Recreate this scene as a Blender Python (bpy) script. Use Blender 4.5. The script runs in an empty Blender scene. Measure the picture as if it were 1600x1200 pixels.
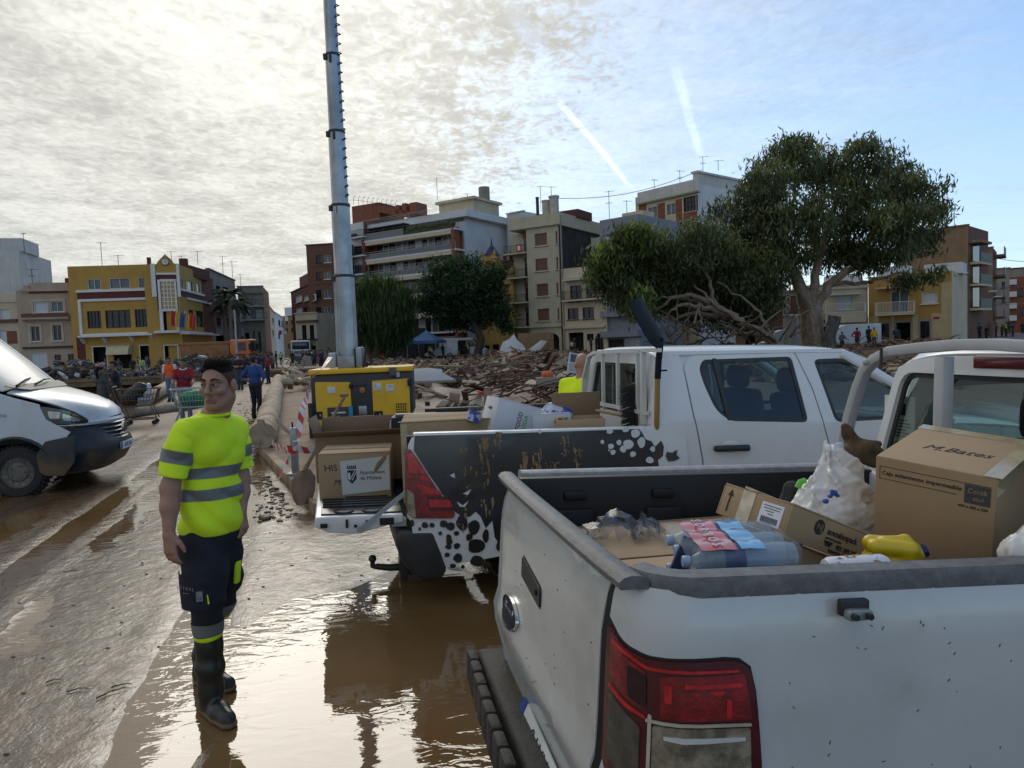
import bpy,bmesh,math,random
import numpy as np
from math import sin,cos,pi,radians,sqrt,atan2
from mathutils import Vector,Matrix,Euler
from mathutils.geometry import tessellate_polygon
random.seed(7);np.random.seed(7)
SC=bpy.context.scene;COL=SC.collection
# ------------------------------------------------------------------ camera
EYE=Vector((0,0,1.87));FPX=1110.0
PITCH,ROLL=radians(3.45),radians(-2.2)
CAMROT=Matrix.Rotation(pi/2-PITCH,3,'X') @ Matrix.Rotation(ROLL,3,'Z')
cd=bpy.data.cameras.new('camera');cam=bpy.data.objects.new('camera',cd);COL.objects.link(cam)
cam.matrix_world=Matrix.Translation(EYE) @ CAMROT.to_4x4()
cd.sensor_width=36;cd.lens=36*FPX/1600;cd.clip_start=.05;cd.clip_end=6000
SC.camera=cam
# ------------------------------------------------------------------ world sky
SUN_AZ,SUN_EL=radians(-14),radians(33)        # measured from +Y, negative = to the left
SUNV=Vector((sin(SUN_AZ)*cos(SUN_EL),cos(SUN_AZ)*cos(SUN_EL),sin(SUN_EL)))
SC.view_settings.view_transform='Standard';SC.view_settings.look='None'
SC.view_settings.exposure=0.46;SC.view_settings.gamma=1;SC.view_settings.use_curve_mapping=False
W=bpy.data.worlds.new('World');SC.world=W;W.use_nodes=True
class NT:
    """small helper for writing node trees"""
    def __init__(s,tree):s.t=tree;tree.nodes.clear()
    def n(s,typ,**kw):
        nd=s.t.nodes.new(typ)
        for k,v in kw.items():setattr(nd,k,v)
        return nd
    def put(s,sock,v):
        if hasattr(v,'is_output'):s.t.links.new(v,sock)
        elif v is not None:
            if hasattr(sock,'default_value'):
                try:sock.default_value=v
                except Exception:sock.default_value=(*v,1)
    def math(s,op,a,b=None,c=None,clamp=False):
        nd=s.n('ShaderNodeMath',operation=op);nd.use_clamp=clamp
        for i,v in enumerate((a,b,c)):
            if v is not None:s.put(nd.inputs[i],v)
        return nd.outputs[0]
    def vec(s,op,a,b=None):
        nd=s.n('ShaderNodeVectorMath',operation=op);s.put(nd.inputs[0],a)
        if b is not None:s.put(nd.inputs[1],b)
        return nd.outputs['Value'] if op in ('DOT_PRODUCT','LENGTH') else nd.outputs[0]
    def noise(s,vec,scale,detail=4,rough=.55,dist=0.):
        nd=s.n('ShaderNodeTexNoise');s.put(nd.inputs['Vector'],vec)
        nd.inputs['Scale'].default_value=scale;nd.inputs['Detail'].default_value=detail
        nd.inputs['Roughness'].default_value=rough;nd.inputs['Distortion'].default_value=dist
        return nd.outputs['Fac']
    def ramp(s,fac,a,b,lo=0.,hi=1.):
        nd=s.n('ShaderNodeMapRange');nd.interpolation_type='SMOOTHSTEP'
        s.put(nd.inputs[0],fac);s.put(nd.inputs[1],a);s.put(nd.inputs[2],b);s.put(nd.inputs[3],lo);s.put(nd.inputs[4],hi)
        return nd.outputs[0]
    def mix(s,f,a,b,blend='MIX'):
        nd=s.n('ShaderNodeMix',data_type='RGBA',blend_type=blend);s.put(nd.inputs[0],f)
        for i,v in ((6,a),(7,b)):
            if isinstance(v,(tuple,list)) and len(v) == 3:v=(*v,1)
            s.put(nd.inputs[i],v)
        return nd.outputs[2]
    def comb(s,x,y,z):
        nd=s.n('ShaderNodeCombineXYZ')
        for i,v in enumerate((x,y,z)):s.put(nd.inputs[i],v)
        return nd.outputs[0]
def build_sky():
    q=NT(W.node_tree)
    out=q.n('ShaderNodeOutputWorld');bg=q.n('ShaderNodeBackground');bg.inputs[1].default_value=.125
    sky=q.n('ShaderNodeTexSky',sky_type='NISHITA');sky.sun_disc=False
    sky.sun_elevation=SUN_EL;sky.sun_rotation=SUN_AZ;sky.air_density=1.0;sky.dust_density=.7;sky.ozone_density=2.0
    tc=q.n('ShaderNodeTexCoord');d=tc.outputs['Generated']
    sp=q.n('ShaderNodeSeparateXYZ');q.put(sp.inputs[0],d)
    zc=q.math('ADD',q.math('MAXIMUM',sp.outputs[2],0.0),.05)
    u=q.math('DIVIDE',sp.outputs[0],zc);v=q.math('DIVIDE',sp.outputs[1],zc)
    p=q.comb(u,v,0.)
    # cloud sheet: thick to the left, thinning out to the right
    big=q.noise(p,.42,3,.5)
    mid=q.noise(q.vec('ADD',p,(3.1,7.7,0)),1.5,5,.6,.4)
    rip=q.math('ADD',q.math('MULTIPLY',q.noise(q.vec('MULTIPLY',p,(25.0,19.0,1)),1.0,3,.55,.8),.5),q.math('ADD',q.math('MULTIPLY',q.noise(q.vec('MULTIPLY',p,(12.0,9.0,1)),1.0,3,.6,.8),.35),q.math('MULTIPLY',q.noise(q.vec('MULTIPLY',p,(4.5,3.8,1)),1.0,4,.6,.6),.25)))
    grad=q.ramp(q.math('ADD',q.math('MULTIPLY',u,1.0),q.math('MULTIPLY',v,.08)),-1.0,1.25,.42,-.26)
    low=q.ramp(v,2.6,6.5,0.,-.16)
    cov=q.math('ADD',q.math('ADD',q.math('MULTIPLY',big,.55),q.math('MULTIPLY',mid,.5)),q.math('ADD',grad,low))
    body=q.math('ADD',cov,q.math('MULTIPLY',q.math('SUBTRACT',rip,.55),1.1))
    mask=q.ramp(body,.40,.72)
    thin=q.ramp(q.noise(q.vec('MULTIPLY',p,(.55,2.3,1)),1.1,6,.62,1.2),.46,.80,0,.42)   # cirrus streaks
    # contrails: soft bands on the cloud plane
    def trail(ax,ay,bx,by,w,a):
        L=sqrt((bx-ax)**2+(by-ay)**2);tx,ty=(bx-ax)/L,(by-ay)/L
        rx,ry=q.math('SUBTRACT',u,ax),q.math('SUBTRACT',v,ay)
        wob=q.math('MULTIPLY',q.math('SUBTRACT',mid,.5),w*1.4)
        dist=q.math('ABSOLUTE',q.math('ADD',q.math('SUBTRACT',q.math('MULTIPLY',rx,ty),q.math('MULTIPLY',ry,tx)),wob))
        al=q.math('ADD',q.math('MULTIPLY',rx,tx),q.math('MULTIPLY',ry,ty))
        b=q.math('MULTIPLY',q.ramp(dist,w*.25,w,1,0),q.math('MULTIPLY',q.ramp(al,-.1,.25),q.ramp(al,L-.3,L+.1,1,0)))
        return q.math('MULTIPLY',b,a)
    def cp(px,py):
        r=CAMROT @ Vector(((px-800)/FPX,(600-py)/FPX,-1));r.normalize()
        z=max(r.z,0)+.05;return r.x/z,r.y/z
    tr=None
    for (a,b,w,al) in (((868,150),(985,292),.021,.85),((1050,90),(1096,250),.026,.5),((800,0),(868,110),.05,-.35),((222,0),(332,84),.03,-.3),((905,385),(1010,412),.03,.25)):
        t_=trail(*cp(*a),*cp(*b),w,al);tr=t_ if tr is None else q.math('ADD',tr,t_)
    m=q.math('ADD',q.math('MAXIMUM',mask,thin),q.math('MINIMUM',tr,0.),clamp=True)
    # cloud brightness: forward scattering round the hidden sun, greyer where thick
    cs=q.vec('DOT_PRODUCT',q.vec('NORMALIZE',d),tuple(SUNV))
    glow=q.math('POWER',q.math('MAXIMUM',cs,0.),22.)
    wide=q.math('POWER',q.math('MAXIMUM',q.math('ADD',q.math('MULTIPLY',cs,.5),.5),0.),3.)
    shade=q.ramp(q.math('ADD',q.math('MULTIPLY',mid,.62),q.math('MULTIPLY',rip,.72)),.52,.90,1.2,.70)
    val=q.math('MULTIPLY',q.math('ADD',q.math('ADD',q.math('MULTIPLY',glow,1.7),q.math('MULTIPLY',wide,1.1)),3.5),shade)
    tint=q.mix(q.ramp(cs,.5,.97),(.90,.97,1.05),(1.0,.975,.87))
    cc=q.mix(1.0,tint,q.comb(val,val,val),'MULTIPLY')
    blue=q.mix(q.ramp(v,.9,4.8,.02,.42),q.mix(1.0,sky.outputs[0],(.76,.91,1.03),'MULTIPLY'),(3.6,4.4,5.2))
    # thin veil around the sun even where the sheet is open
    veil=q.mix(q.math('MULTIPLY',q.ramp(cs,.55,1.0),.45),blue,cc)
    fin=q.mix(q.math('MULTIPLY',m,.93),veil,cc);fin=q.mix(q.math('MULTIPLY',q.math('MAXIMUM',tr,0.),.75),fin,q.mix(1.0,fin,(1.55,1.45,1.35),'MULTIPLY'))
    q.put(bg.inputs[0],fin);q.put(out.inputs[0],bg.outputs[0])
build_sky()
sd=bpy.data.lights.new('sun','SUN');sd.energy=.6;sd.angle=radians(28);sd.color=(1,.94,.84)
sun=bpy.data.objects.new('sun',sd);COL.objects.link(sun);sun.rotation_euler=SUNV.to_track_quat('Z','Y').to_euler()
# ------------------------------------------------------------------ pixel geometry: where a line of sight meets a real plane of the scene
def ray(px,py):return CAMROT @ Vector(((px-800)/FPX,(600-py)/FPX,-1))
def G(px,py,z=0.):
    d=ray(px,py);return EYE + d*((z-EYE.z)/d.z)
def AT(px,py,Y):
    d=ray(px,py);return EYE + d*(Y/d.y)
class Fr:
    """local frame: X along heading, Y to its left, Z up"""
    def __init__(s,O,deg):
        s.O=Vector(O).to_3d();s.a=radians(deg);s.M=Matrix.Translation(s.O) @ Matrix.Rotation(s.a,4,'Z');s.I=s.M.inverted()
    def loc(s,p):return s.I @ Vector(p)
    def w(s,p):return s.M @ Vector(p)
    def pl(s,px,py,P,N):
        o=s.I @ EYE;d=s.I.to_3x3() @ ray(px,py);N=Vector(N);return o + d*((Vector(P)-o).dot(N)/d.dot(N))
    def y(s,px,py,v):return s.pl(px,py,(0,v,0),(0,1,0))
    def x(s,px,py,v):return s.pl(px,py,(v,0,0),(1,0,0))
    def z(s,px,py,v):return s.pl(px,py,(0,0,v),(0,0,1))
# ------------------------------------------------------------------ materials
MATS={}
def M(name,base,rough=.6,var=.12,sc=4.,bump=0.,bsc=None,metal=0.,mud=0.,mudz=0.,spec=.5,coat=0.,streak=0.,trans=0.,stretch=(1,1,1),col2=None,c2sc=1.5,c2t=(.5,.62),obj=True,emit=0.):
    if name in MATS:return MATS[name]
    m=bpy.data.materials.new(name);m.use_nodes=True;q=NT(m.node_tree);MATS[name]=m
    out=q.n('ShaderNodeOutputMaterial');b=q.n('ShaderNodeBsdfPrincipled');q.put(out.inputs[0],b.outputs[0])
    tc=q.n('ShaderNodeTexCoord');geo=q.n('ShaderNodeNewGeometry')
    P=tc.outputs['Object'] if obj else geo.outputs['Position']
    if stretch != (1,1,1):P=q.vec('MULTIPLY',P,stretch)
    c=(*base,1)
    n1=q.noise(P,sc,5,.6)
    col=q.mix(q.ramp(n1,.3,.7),tuple(x*(1-var) for x in base),tuple(min(1,x*(1+var)) for x in base)) if var else None
    if col2 is not None:
        col=q.mix(q.ramp(q.noise(P,c2sc,6,.65),*c2t),col if col is not None else c,col2)
    if streak:
        sn=q.noise(q.vec('MULTIPLY',P,(3.,3.,.18)),2.,5,.65)
        col=q.mix(q.math('MULTIPLY',q.ramp(sn,.45,.75),streak),col if col is not None else c,tuple(x*.35 for x in base))
    rr=rough
    if mud or mudz:
        mn=q.noise(P,2.3,8,.68);f=q.ramp(mn,.50,.74,0,mud*.75) if mud else 0.
        if mudz:
            s2=q.n('ShaderNodeSeparateXYZ');q.put(s2.inputs[0],geo.outputs['Position'])
            h=q.math('ADD',s2.outputs[2],q.math('MULTIPLY',q.math('SUBTRACT',mn,.5),mudz*1.6))
            f=q.math('MAXIMUM',f,q.ramp(h,mudz*.35,mudz,.92,0.))
        col=q.mix(f,col if col is not None else c,(.155,.095,.048));rr=q.math('ADD',q.math('MULTIPLY',f,.3),rough)
    q.put(b.inputs['Base Color'],col if col is not None else c);q.put(b.inputs['Roughness'],rr)
    b.inputs['Metallic'].default_value=metal;b.inputs['Specular IOR Level'].default_value=spec
    b.inputs['Coat Weight'].default_value=coat;b.inputs['Coat Roughness'].default_value=.06
    if trans:b.inputs['Transmission Weight'].default_value=trans
    if emit:q.put(b.inputs['Emission Color'],c);b.inputs['Emission Strength'].default_value=emit
    if bump:
        bp=q.n('ShaderNodeBump');bp.inputs['Strength'].default_value=1.;bp.inputs['Distance'].default_value=bump
        q.put(bp.inputs['Height'],q.noise(P,bsc or sc*5,5,.6));q.put(b.inputs['Normal'],bp.outputs[0])
    return m
def glassmat(name,tint,refl=1.0,rough=.03):
    if name in MATS:return MATS[name]
    m=bpy.data.materials.new(name);m.use_nodes=True;q=NT(m.node_tree);MATS[name]=m
    out=q.n('ShaderNodeOutputMaterial');t=q.n('ShaderNodeBsdfTransparent');t.inputs[0].default_value=(*tint,1)
    g=q.n('ShaderNodeBsdfGlossy');g.inputs['Roughness'].default_value=rough
    geo=q.n('ShaderNodeNewGeometry');c=q.math('ABSOLUTE',q.vec('DOT_PRODUCT',geo.outputs['Normal'],geo.outputs['Incoming']))
    f=q.math('ADD',q.math('MULTIPLY',q.math('POWER',q.math('SUBTRACT',1.,c,clamp=True),5.),.94),.045)
    mx=q.n('ShaderNodeMixShader');q.put(mx.inputs[0],q.math('MULTIPLY',f,refl,clamp=True));q.put(mx.inputs[1],t.outputs[0]);q.put(mx.inputs[2],g.outputs[0])
    q.put(out.inputs[0],mx.outputs[0]);return m
# ------------------------------------------------------------------ mesh building
def thicken(bm,t):
    bm.normal_update();bm.verts.index_update();fs=bm.faces[:];be=[e for e in bm.edges if len(e.link_faces) == 1]
    nv={v:bm.verts.new(v.co-v.normal*t) for v in bm.verts[:] if v.link_faces}
    rims=[]
    for e in be:
        l=e.link_loops[0];a,b=l.vert,l.link_loop_next.vert;rims.append((b,a,nv[a],nv[b]))
    for f in fs:
        try:g=bm.faces.new([nv[v] for v in reversed(f.verts)]);g.material_index=f.material_index
        except ValueError:pass
    for r in rims:
        try:bm.faces.new(r)
        except ValueError:pass
def plasticmat(name,tint,col,a,rough=.12,coat=.3):
    if name in MATS:return MATS[name]
    m=M(name,col,rough,.06,12.,coat=coat);q=m.node_tree;o=[x for x in q.nodes if x.type == 'OUTPUT_MATERIAL'][0];b=[x for x in q.nodes if x.type == 'BSDF_PRINCIPLED'][0]
    t=q.nodes.new('ShaderNodeBsdfTransparent');t.inputs[0].default_value=(*tint,1);mx=q.nodes.new('ShaderNodeMixShader');mx.inputs[0].default_value=a
    q.links.new(t.outputs[0],mx.inputs[1]);q.links.new(b.outputs[0],mx.inputs[2]);q.links.new(mx.outputs[0],o.inputs[0]);return m
class MB:
    def __init__(s):s.v=[];s.f=[];s.m=[];s.k=0
    def add(s,vs,fs,T=None):
        o=len(s.v)
        s.v += [tuple(T @ Vector(p)) for p in vs] if T is not None else [tuple(p) for p in vs]
        s.f += [tuple(i+o for i in f) for f in fs];s.m += [s.k]*len(fs);return s
    def box(s,c,d,rz=0.,T=None,rot=None):
        x,y,z=d[0]/2,d[1]/2,d[2]/2
        vs=[(sx*x,sy*y,sz*z) for sz in (-1,1) for sy in (-1,1) for sx in (-1,1)]
        fs=[(0,2,3,1),(4,5,7,6),(0,1,5,4),(2,6,7,3),(0,4,6,2),(1,3,7,5)]
        R=Matrix.Translation(Vector(c)) @ (rot.to_4x4() if rot is not None else Matrix.Rotation(rz,4,'Z'))
        return s.add(vs,fs,(T @ R) if T is not None else R)
    def hexa(s,lo,hi):     # two quads of 4 points (bottom, top), same winding
        return s.add(list(lo)+list(hi),[(3,2,1,0),(4,5,6,7),(0,1,5,4),(1,2,6,5),(2,3,7,6),(3,0,4,7)])
    def tube(s,pts,r,n=8,cap=True,flat=None,up=None,closed=False):
        pts=[Vector(p) for p in pts];N=len(pts);rs=r if isinstance(r,(list,tuple)) else [r]*N
        u=None;vs=[];fs=[]
        for i,p in enumerate(pts):
            t=(pts[(i+1) % N if closed else min(i+1,N-1)]-pts[(i-1) % N if closed else max(i-1,0)])
            t=t.normalized() if t.length > 1e-9 else Vector((0,0,1))
            if u is None:
                a=Vector(up) if up else (Vector((0,0,1)) if abs(t.z) < .9 else Vector((1,0,0)))
                u=(a - t*a.dot(t)).normalized()
            else:
                w=u - t*u.dot(t);u=w.normalized() if w.length > 1e-6 else u
            w=t.cross(u)
            for k in range(n):
                an=2*pi*(k+.5)/n;ru=rs[i]*(flat if flat else 1)
                vs.append(p + u*(cos(an)*rs[i]) + w*(sin(an)*ru))
        for i in range(N if closed else N-1):
            j=(i+1) % N
            for k in range(n):
                fs.append((i*n+k,i*n+(k+1) % n,j*n+(k+1) % n,j*n+k))
        if cap and not closed:fs += [tuple(range(n-1,-1,-1)),tuple((N-1)*n+k for k in range(n))]
        return s.add(vs,fs)
    def lathe(s,prof,n=16,T=None,cap=True):   # prof: (r, z)
        vs=[(r*cos(2*pi*k/n),r*sin(2*pi*k/n),z) for r,z in prof for k in range(n)]
        fs=[(i*n+k,i*n+(k+1) % n,(i+1)*n+(k+1) % n,(i+1)*n+k) for i in range(len(prof)-1) for k in range(n)]
        if cap:fs += [tuple(range(n-1,-1,-1)),tuple((len(prof)-1)*n+k for k in range(n))]
        return s.add(vs,fs,T)
    def ell(s,c,r,n=10,m=6,rot=None):
        prof=[]
        vs=[(0,0,-1)]+[(sin(pi*j/m)*cos(2*pi*k/n),sin(pi*j/m)*sin(2*pi*k/n),-cos(pi*j/m)) for j in range(1,m) for k in range(n)]+[(0,0,1)]
        fs=[(0,1+(k+1) % n,1+k) for k in range(n)]
        fs += [(1+j*n+k,1+j*n+(k+1) % n,1+(j+1)*n+(k+1) % n,1+(j+1)*n+k) for j in range(m-2) for k in range(n)]
        fs += [(1+(m-2)*n+k,1+(m-2)*n+(k+1) % n,len(vs)-1) for k in range(n)]
        S=Matrix.Diagonal((*r,1));R=rot.to_4x4() if rot is not None else Matrix.Identity(4)
        return s.add(vs,fs,Matrix.Translation(Vector(c)) @ R @ S)
    def prism(s,poly,d,T=None):               # polygon in local XY pushed from z=0 to z=d
        n=len(poly);tri=tessellate_polygon([[Vector((x,y,0)) for x,y in poly]])
        a=sum(poly[i][0]*poly[(i+1) % n][1]-poly[(i+1) % n][0]*poly[i][1] for i in range(n))
        if a < 0:poly=poly[::-1];tri=[tuple(n-1-i for i in t) for t in tri]
        vs=[(x,y,0) for x,y in poly]+[(x,y,d) for x,y in poly]
        def ccw(t):
            (x0,y0),(x1,y1),(x2,y2)=(poly[i] for i in t);return t if (x1-x0)*(y2-y0)-(x2-x0)*(y1-y0) > 0 else t[::-1]
        fs=[]
        for t in tri:
            t=ccw(t);fs.append(tuple(i+n for i in t));fs.append(t[::-1])
        fs += [(i,(i+1) % n,n+(i+1) % n,n+i) for i in range(n)]
        return s.add(vs,fs,T)
    def loft(s,rings,closed=True,cap=True):   # list of rings of equal length
        n=len(rings[0]);vs=[p for r in rings for p in r];fs=[]
        for i in range(len(rings)-1):
            for k in range(n if closed else n-1):fs.append((i*n+k,i*n+(k+1) % n,(i+1)*n+(k+1) % n,(i+1)*n+k))
        if cap and closed:fs += [tuple(range(n-1,-1,-1)),tuple((len(rings)-1)*n+k for k in range(n))]
        return s.add(vs,fs)
    def grid(s,P):return s.loft(P,closed=False,cap=False)
    def mesh(s,name='mesh',mats=(),smooth=None,bevel=0.,seg=2,thick=0.):
        me=bpy.data.meshes.new(name);me.from_pydata(s.v,[],s.f)
        for m in mats:me.materials.append(m)
        if len(set(s.m)) > 1 or s.k:me.polygons.foreach_set('material_index',s.m)
        finish(me,smooth,bevel,seg,thick);return me
    def build(s,name,mat,parent=None,smooth=None,bevel=0.,seg=2,thick=0.,**tags):
        mats=mat if isinstance(mat,(list,tuple)) else [mat]
        return obj(name,s.mesh(name,mats,smooth,bevel,seg,thick),parent,**tags)
def finish(me,smooth=None,bevel=0.,seg=2,thick=0.):
    if bevel or thick:
        bm=bmesh.new();bm.from_mesh(me)
        if thick:thicken(bm,thick)
        if bevel:
            bmesh.ops.remove_doubles(bm,verts=bm.verts[:],dist=1e-5)
            es=[e for e in bm.edges if len(e.link_faces) == 2 and e.calc_face_angle(0) > .5]
            bmesh.ops.bevel(bm,geom=es,offset=bevel,segments=seg,profile=.5,affect='EDGES',clamp_overlap=True)
        bm.to_mesh(me);bm.free()
    if smooth is not None or bevel:
        me.polygons.foreach_set('use_smooth',[True]*len(me.polygons));me.set_sharp_from_angle(angle=radians(smooth if smooth else 40))
    me.update()
SHEAR=None          # set while the parts of a truck that stands a little twisted in the mud are built
def obj(name,me,parent=None,**tags):
    if SHEAR is not None:me.transform(SHEAR)
    o=bpy.data.objects.new(name,me);COL.objects.link(o)
    if parent is not None:o.parent=parent
    for k,v in tags.items():
        if v is not None:o[k]=v
    return o
def thing(name,label,cat,loc=(0,0,0),rz=0.,group=None):
    o=bpy.data.objects.new(name,None);COL.objects.link(o);o.location=loc;o.rotation_euler=(0,0,rz);o.empty_display_size=.2
    o['label']=label;o['category']=cat
    if group:o['group']=group
    return o
def fthing(name,label,cat,fr,group=None):return thing(name,label,cat,fr.O,fr.a,group)
def copy_tree(o,loc=None,rz=None,label=None,parent=None):
    c=o.copy();COL.objects.link(c);c.parent=parent
    if loc is not None:c.location=loc
    if rz is not None:c.rotation_euler=(0,0,rz)
    if label:c['label']=label
    for ch in list(o.children):copy_tree(ch,parent=c)
    return c
def panel(outer,holes,fmap,step=.12,thick=.02,mat=None,name='panel',parent=None,smooth=35,**tags):
    """sheet cut to a 2D outline with holes, subdivided, bent by fmap(u, v) -> xyz and given thickness"""
    bm=bmesh.new();es=[]
    for l in [outer]+list(holes):
        vs=[bm.verts.new((x,y,0)) for x,y in l]
        for i in range(len(vs)):es.append(bm.edges.new((vs[i-1],vs[i])))
    bmesh.ops.triangle_fill(bm,use_beauty=True,use_dissolve=False,edges=es,normal=(0,0,1))
    bmesh.ops.remove_doubles(bm,verts=bm.verts[:],dist=1e-6)
    for ax in (0,1):
        if not step:break
        lo=min(p[ax] for p in outer);hi=max(p[ax] for p in outer);n=int((hi-lo)/step)
        for i in range(1,n+1):
            c=[0,0,0];c[ax]=lo+(hi-lo)*i/(n+1);no=[0,0,0];no[ax]=1
            bmesh.ops.bisect_plane(bm,geom=bm.verts[:]+bm.edges[:]+bm.faces[:],plane_co=c,plane_no=no)
    bmesh.ops.recalc_face_normals(bm,faces=bm.faces[:])
    if bm.faces and sum(f.normal.z*f.calc_area() for f in bm.faces) < 0:bmesh.ops.reverse_faces(bm,faces=bm.faces[:])
    for v in bm.verts:v.co=Vector(fmap(v.co.x,v.co.y))
    bm.normal_update()
    if thick:thicken(bm,thick)
    bmesh.ops.recalc_face_normals(bm,faces=bm.faces[:])
    me=bpy.data.meshes.new(name);bm.to_mesh(me);bm.free()
    if mat is not None:me.materials.append(mat)
    finish(me,smooth);return obj(name,me,parent,**tags) if mat is not None else me
def rrect(x0,z0,x1,z1,r,n=4):
    out=[]
    for cx,cz,a0 in ((x1-r,z0+r,-pi/2),(x1-r,z1-r,0),(x0+r,z1-r,pi/2),(x0+r,z0+r,pi)):
        for i in range(n+1):a=a0+pi/2*i/n;out.append((cx+r*cos(a),cz+r*sin(a)))
    return out
def roundpoly(poly,r,n=4):
    out=[];N=len(poly)
    for i in range(N):
        p=Vector(poly[i]);a=Vector(poly[i-1])-p;b=Vector(poly[(i+1) % N])-p
        rr=min(r if not isinstance(r,(list,tuple)) else r[i],a.length*.45,b.length*.45)
        A=p+a.normalized()*rr;B=p+b.normalized()*rr
        for k in range(n+1):
            t=k/n;out.append(tuple(A*(1-t)**2+p*2*t*(1-t)+B*t*t))
    return out
def inset(poly,d):
    N=len(poly);ar=sum(poly[i][0]*poly[(i+1) % N][1]-poly[(i+1) % N][0]*poly[i][1] for i in range(N));sg=1 if ar > 0 else -1;out=[]
    for i in range(N):
        a,p,b=Vector(poly[i-1]),Vector(poly[i]),Vector(poly[(i+1) % N])
        e1=(p-a).normalized() if (p-a).length > 1e-9 else (b-p).normalized();e2=(b-p).normalized() if (b-p).length > 1e-9 else e1
        n=Vector((-(e1.y+e2.y),e1.x+e2.x));n=n.normalized() if n.length > 1e-6 else Vector((-e1.y,e1.x))
        out.append(tuple(p+n*(sg*d/max(.5,n.dot(Vector((-e1.y,e1.x)))))))
    return out
def text(s,size,mat,parent,T,name='lettering',align='CENTER',ext=.0008,spacing=1.,shear=0.):
    cu=bpy.data.curves.new(name,'FONT');cu.body=s;cu.size=size;cu.align_x=align;cu.align_y='CENTER';cu.extrude=ext;cu.space_character=spacing;cu.shear=shear;cu.resolution_u=2
    to=bpy.data.objects.new(name,cu);me=bpy.data.meshes.new_from_object(to);bpy.data.objects.remove(to);bpy.data.curves.remove(cu)
    me.transform(T);me.materials.clear();me.materials.append(mat);me.name=name
    return obj(name,me,parent)
def TM(o,ux,uy):      # matrix whose X is ux, Y is uy, at o
    ux=Vector(ux).normalized();n=ux.cross(Vector(uy)).normalized();uy=n.cross(ux)
    return Matrix(((ux.x,uy.x,n.x,o[0]),(ux.y,uy.y,n.y,o[1]),(ux.z,uy.z,n.z,o[2]),(0,0,0,1)))
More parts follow.
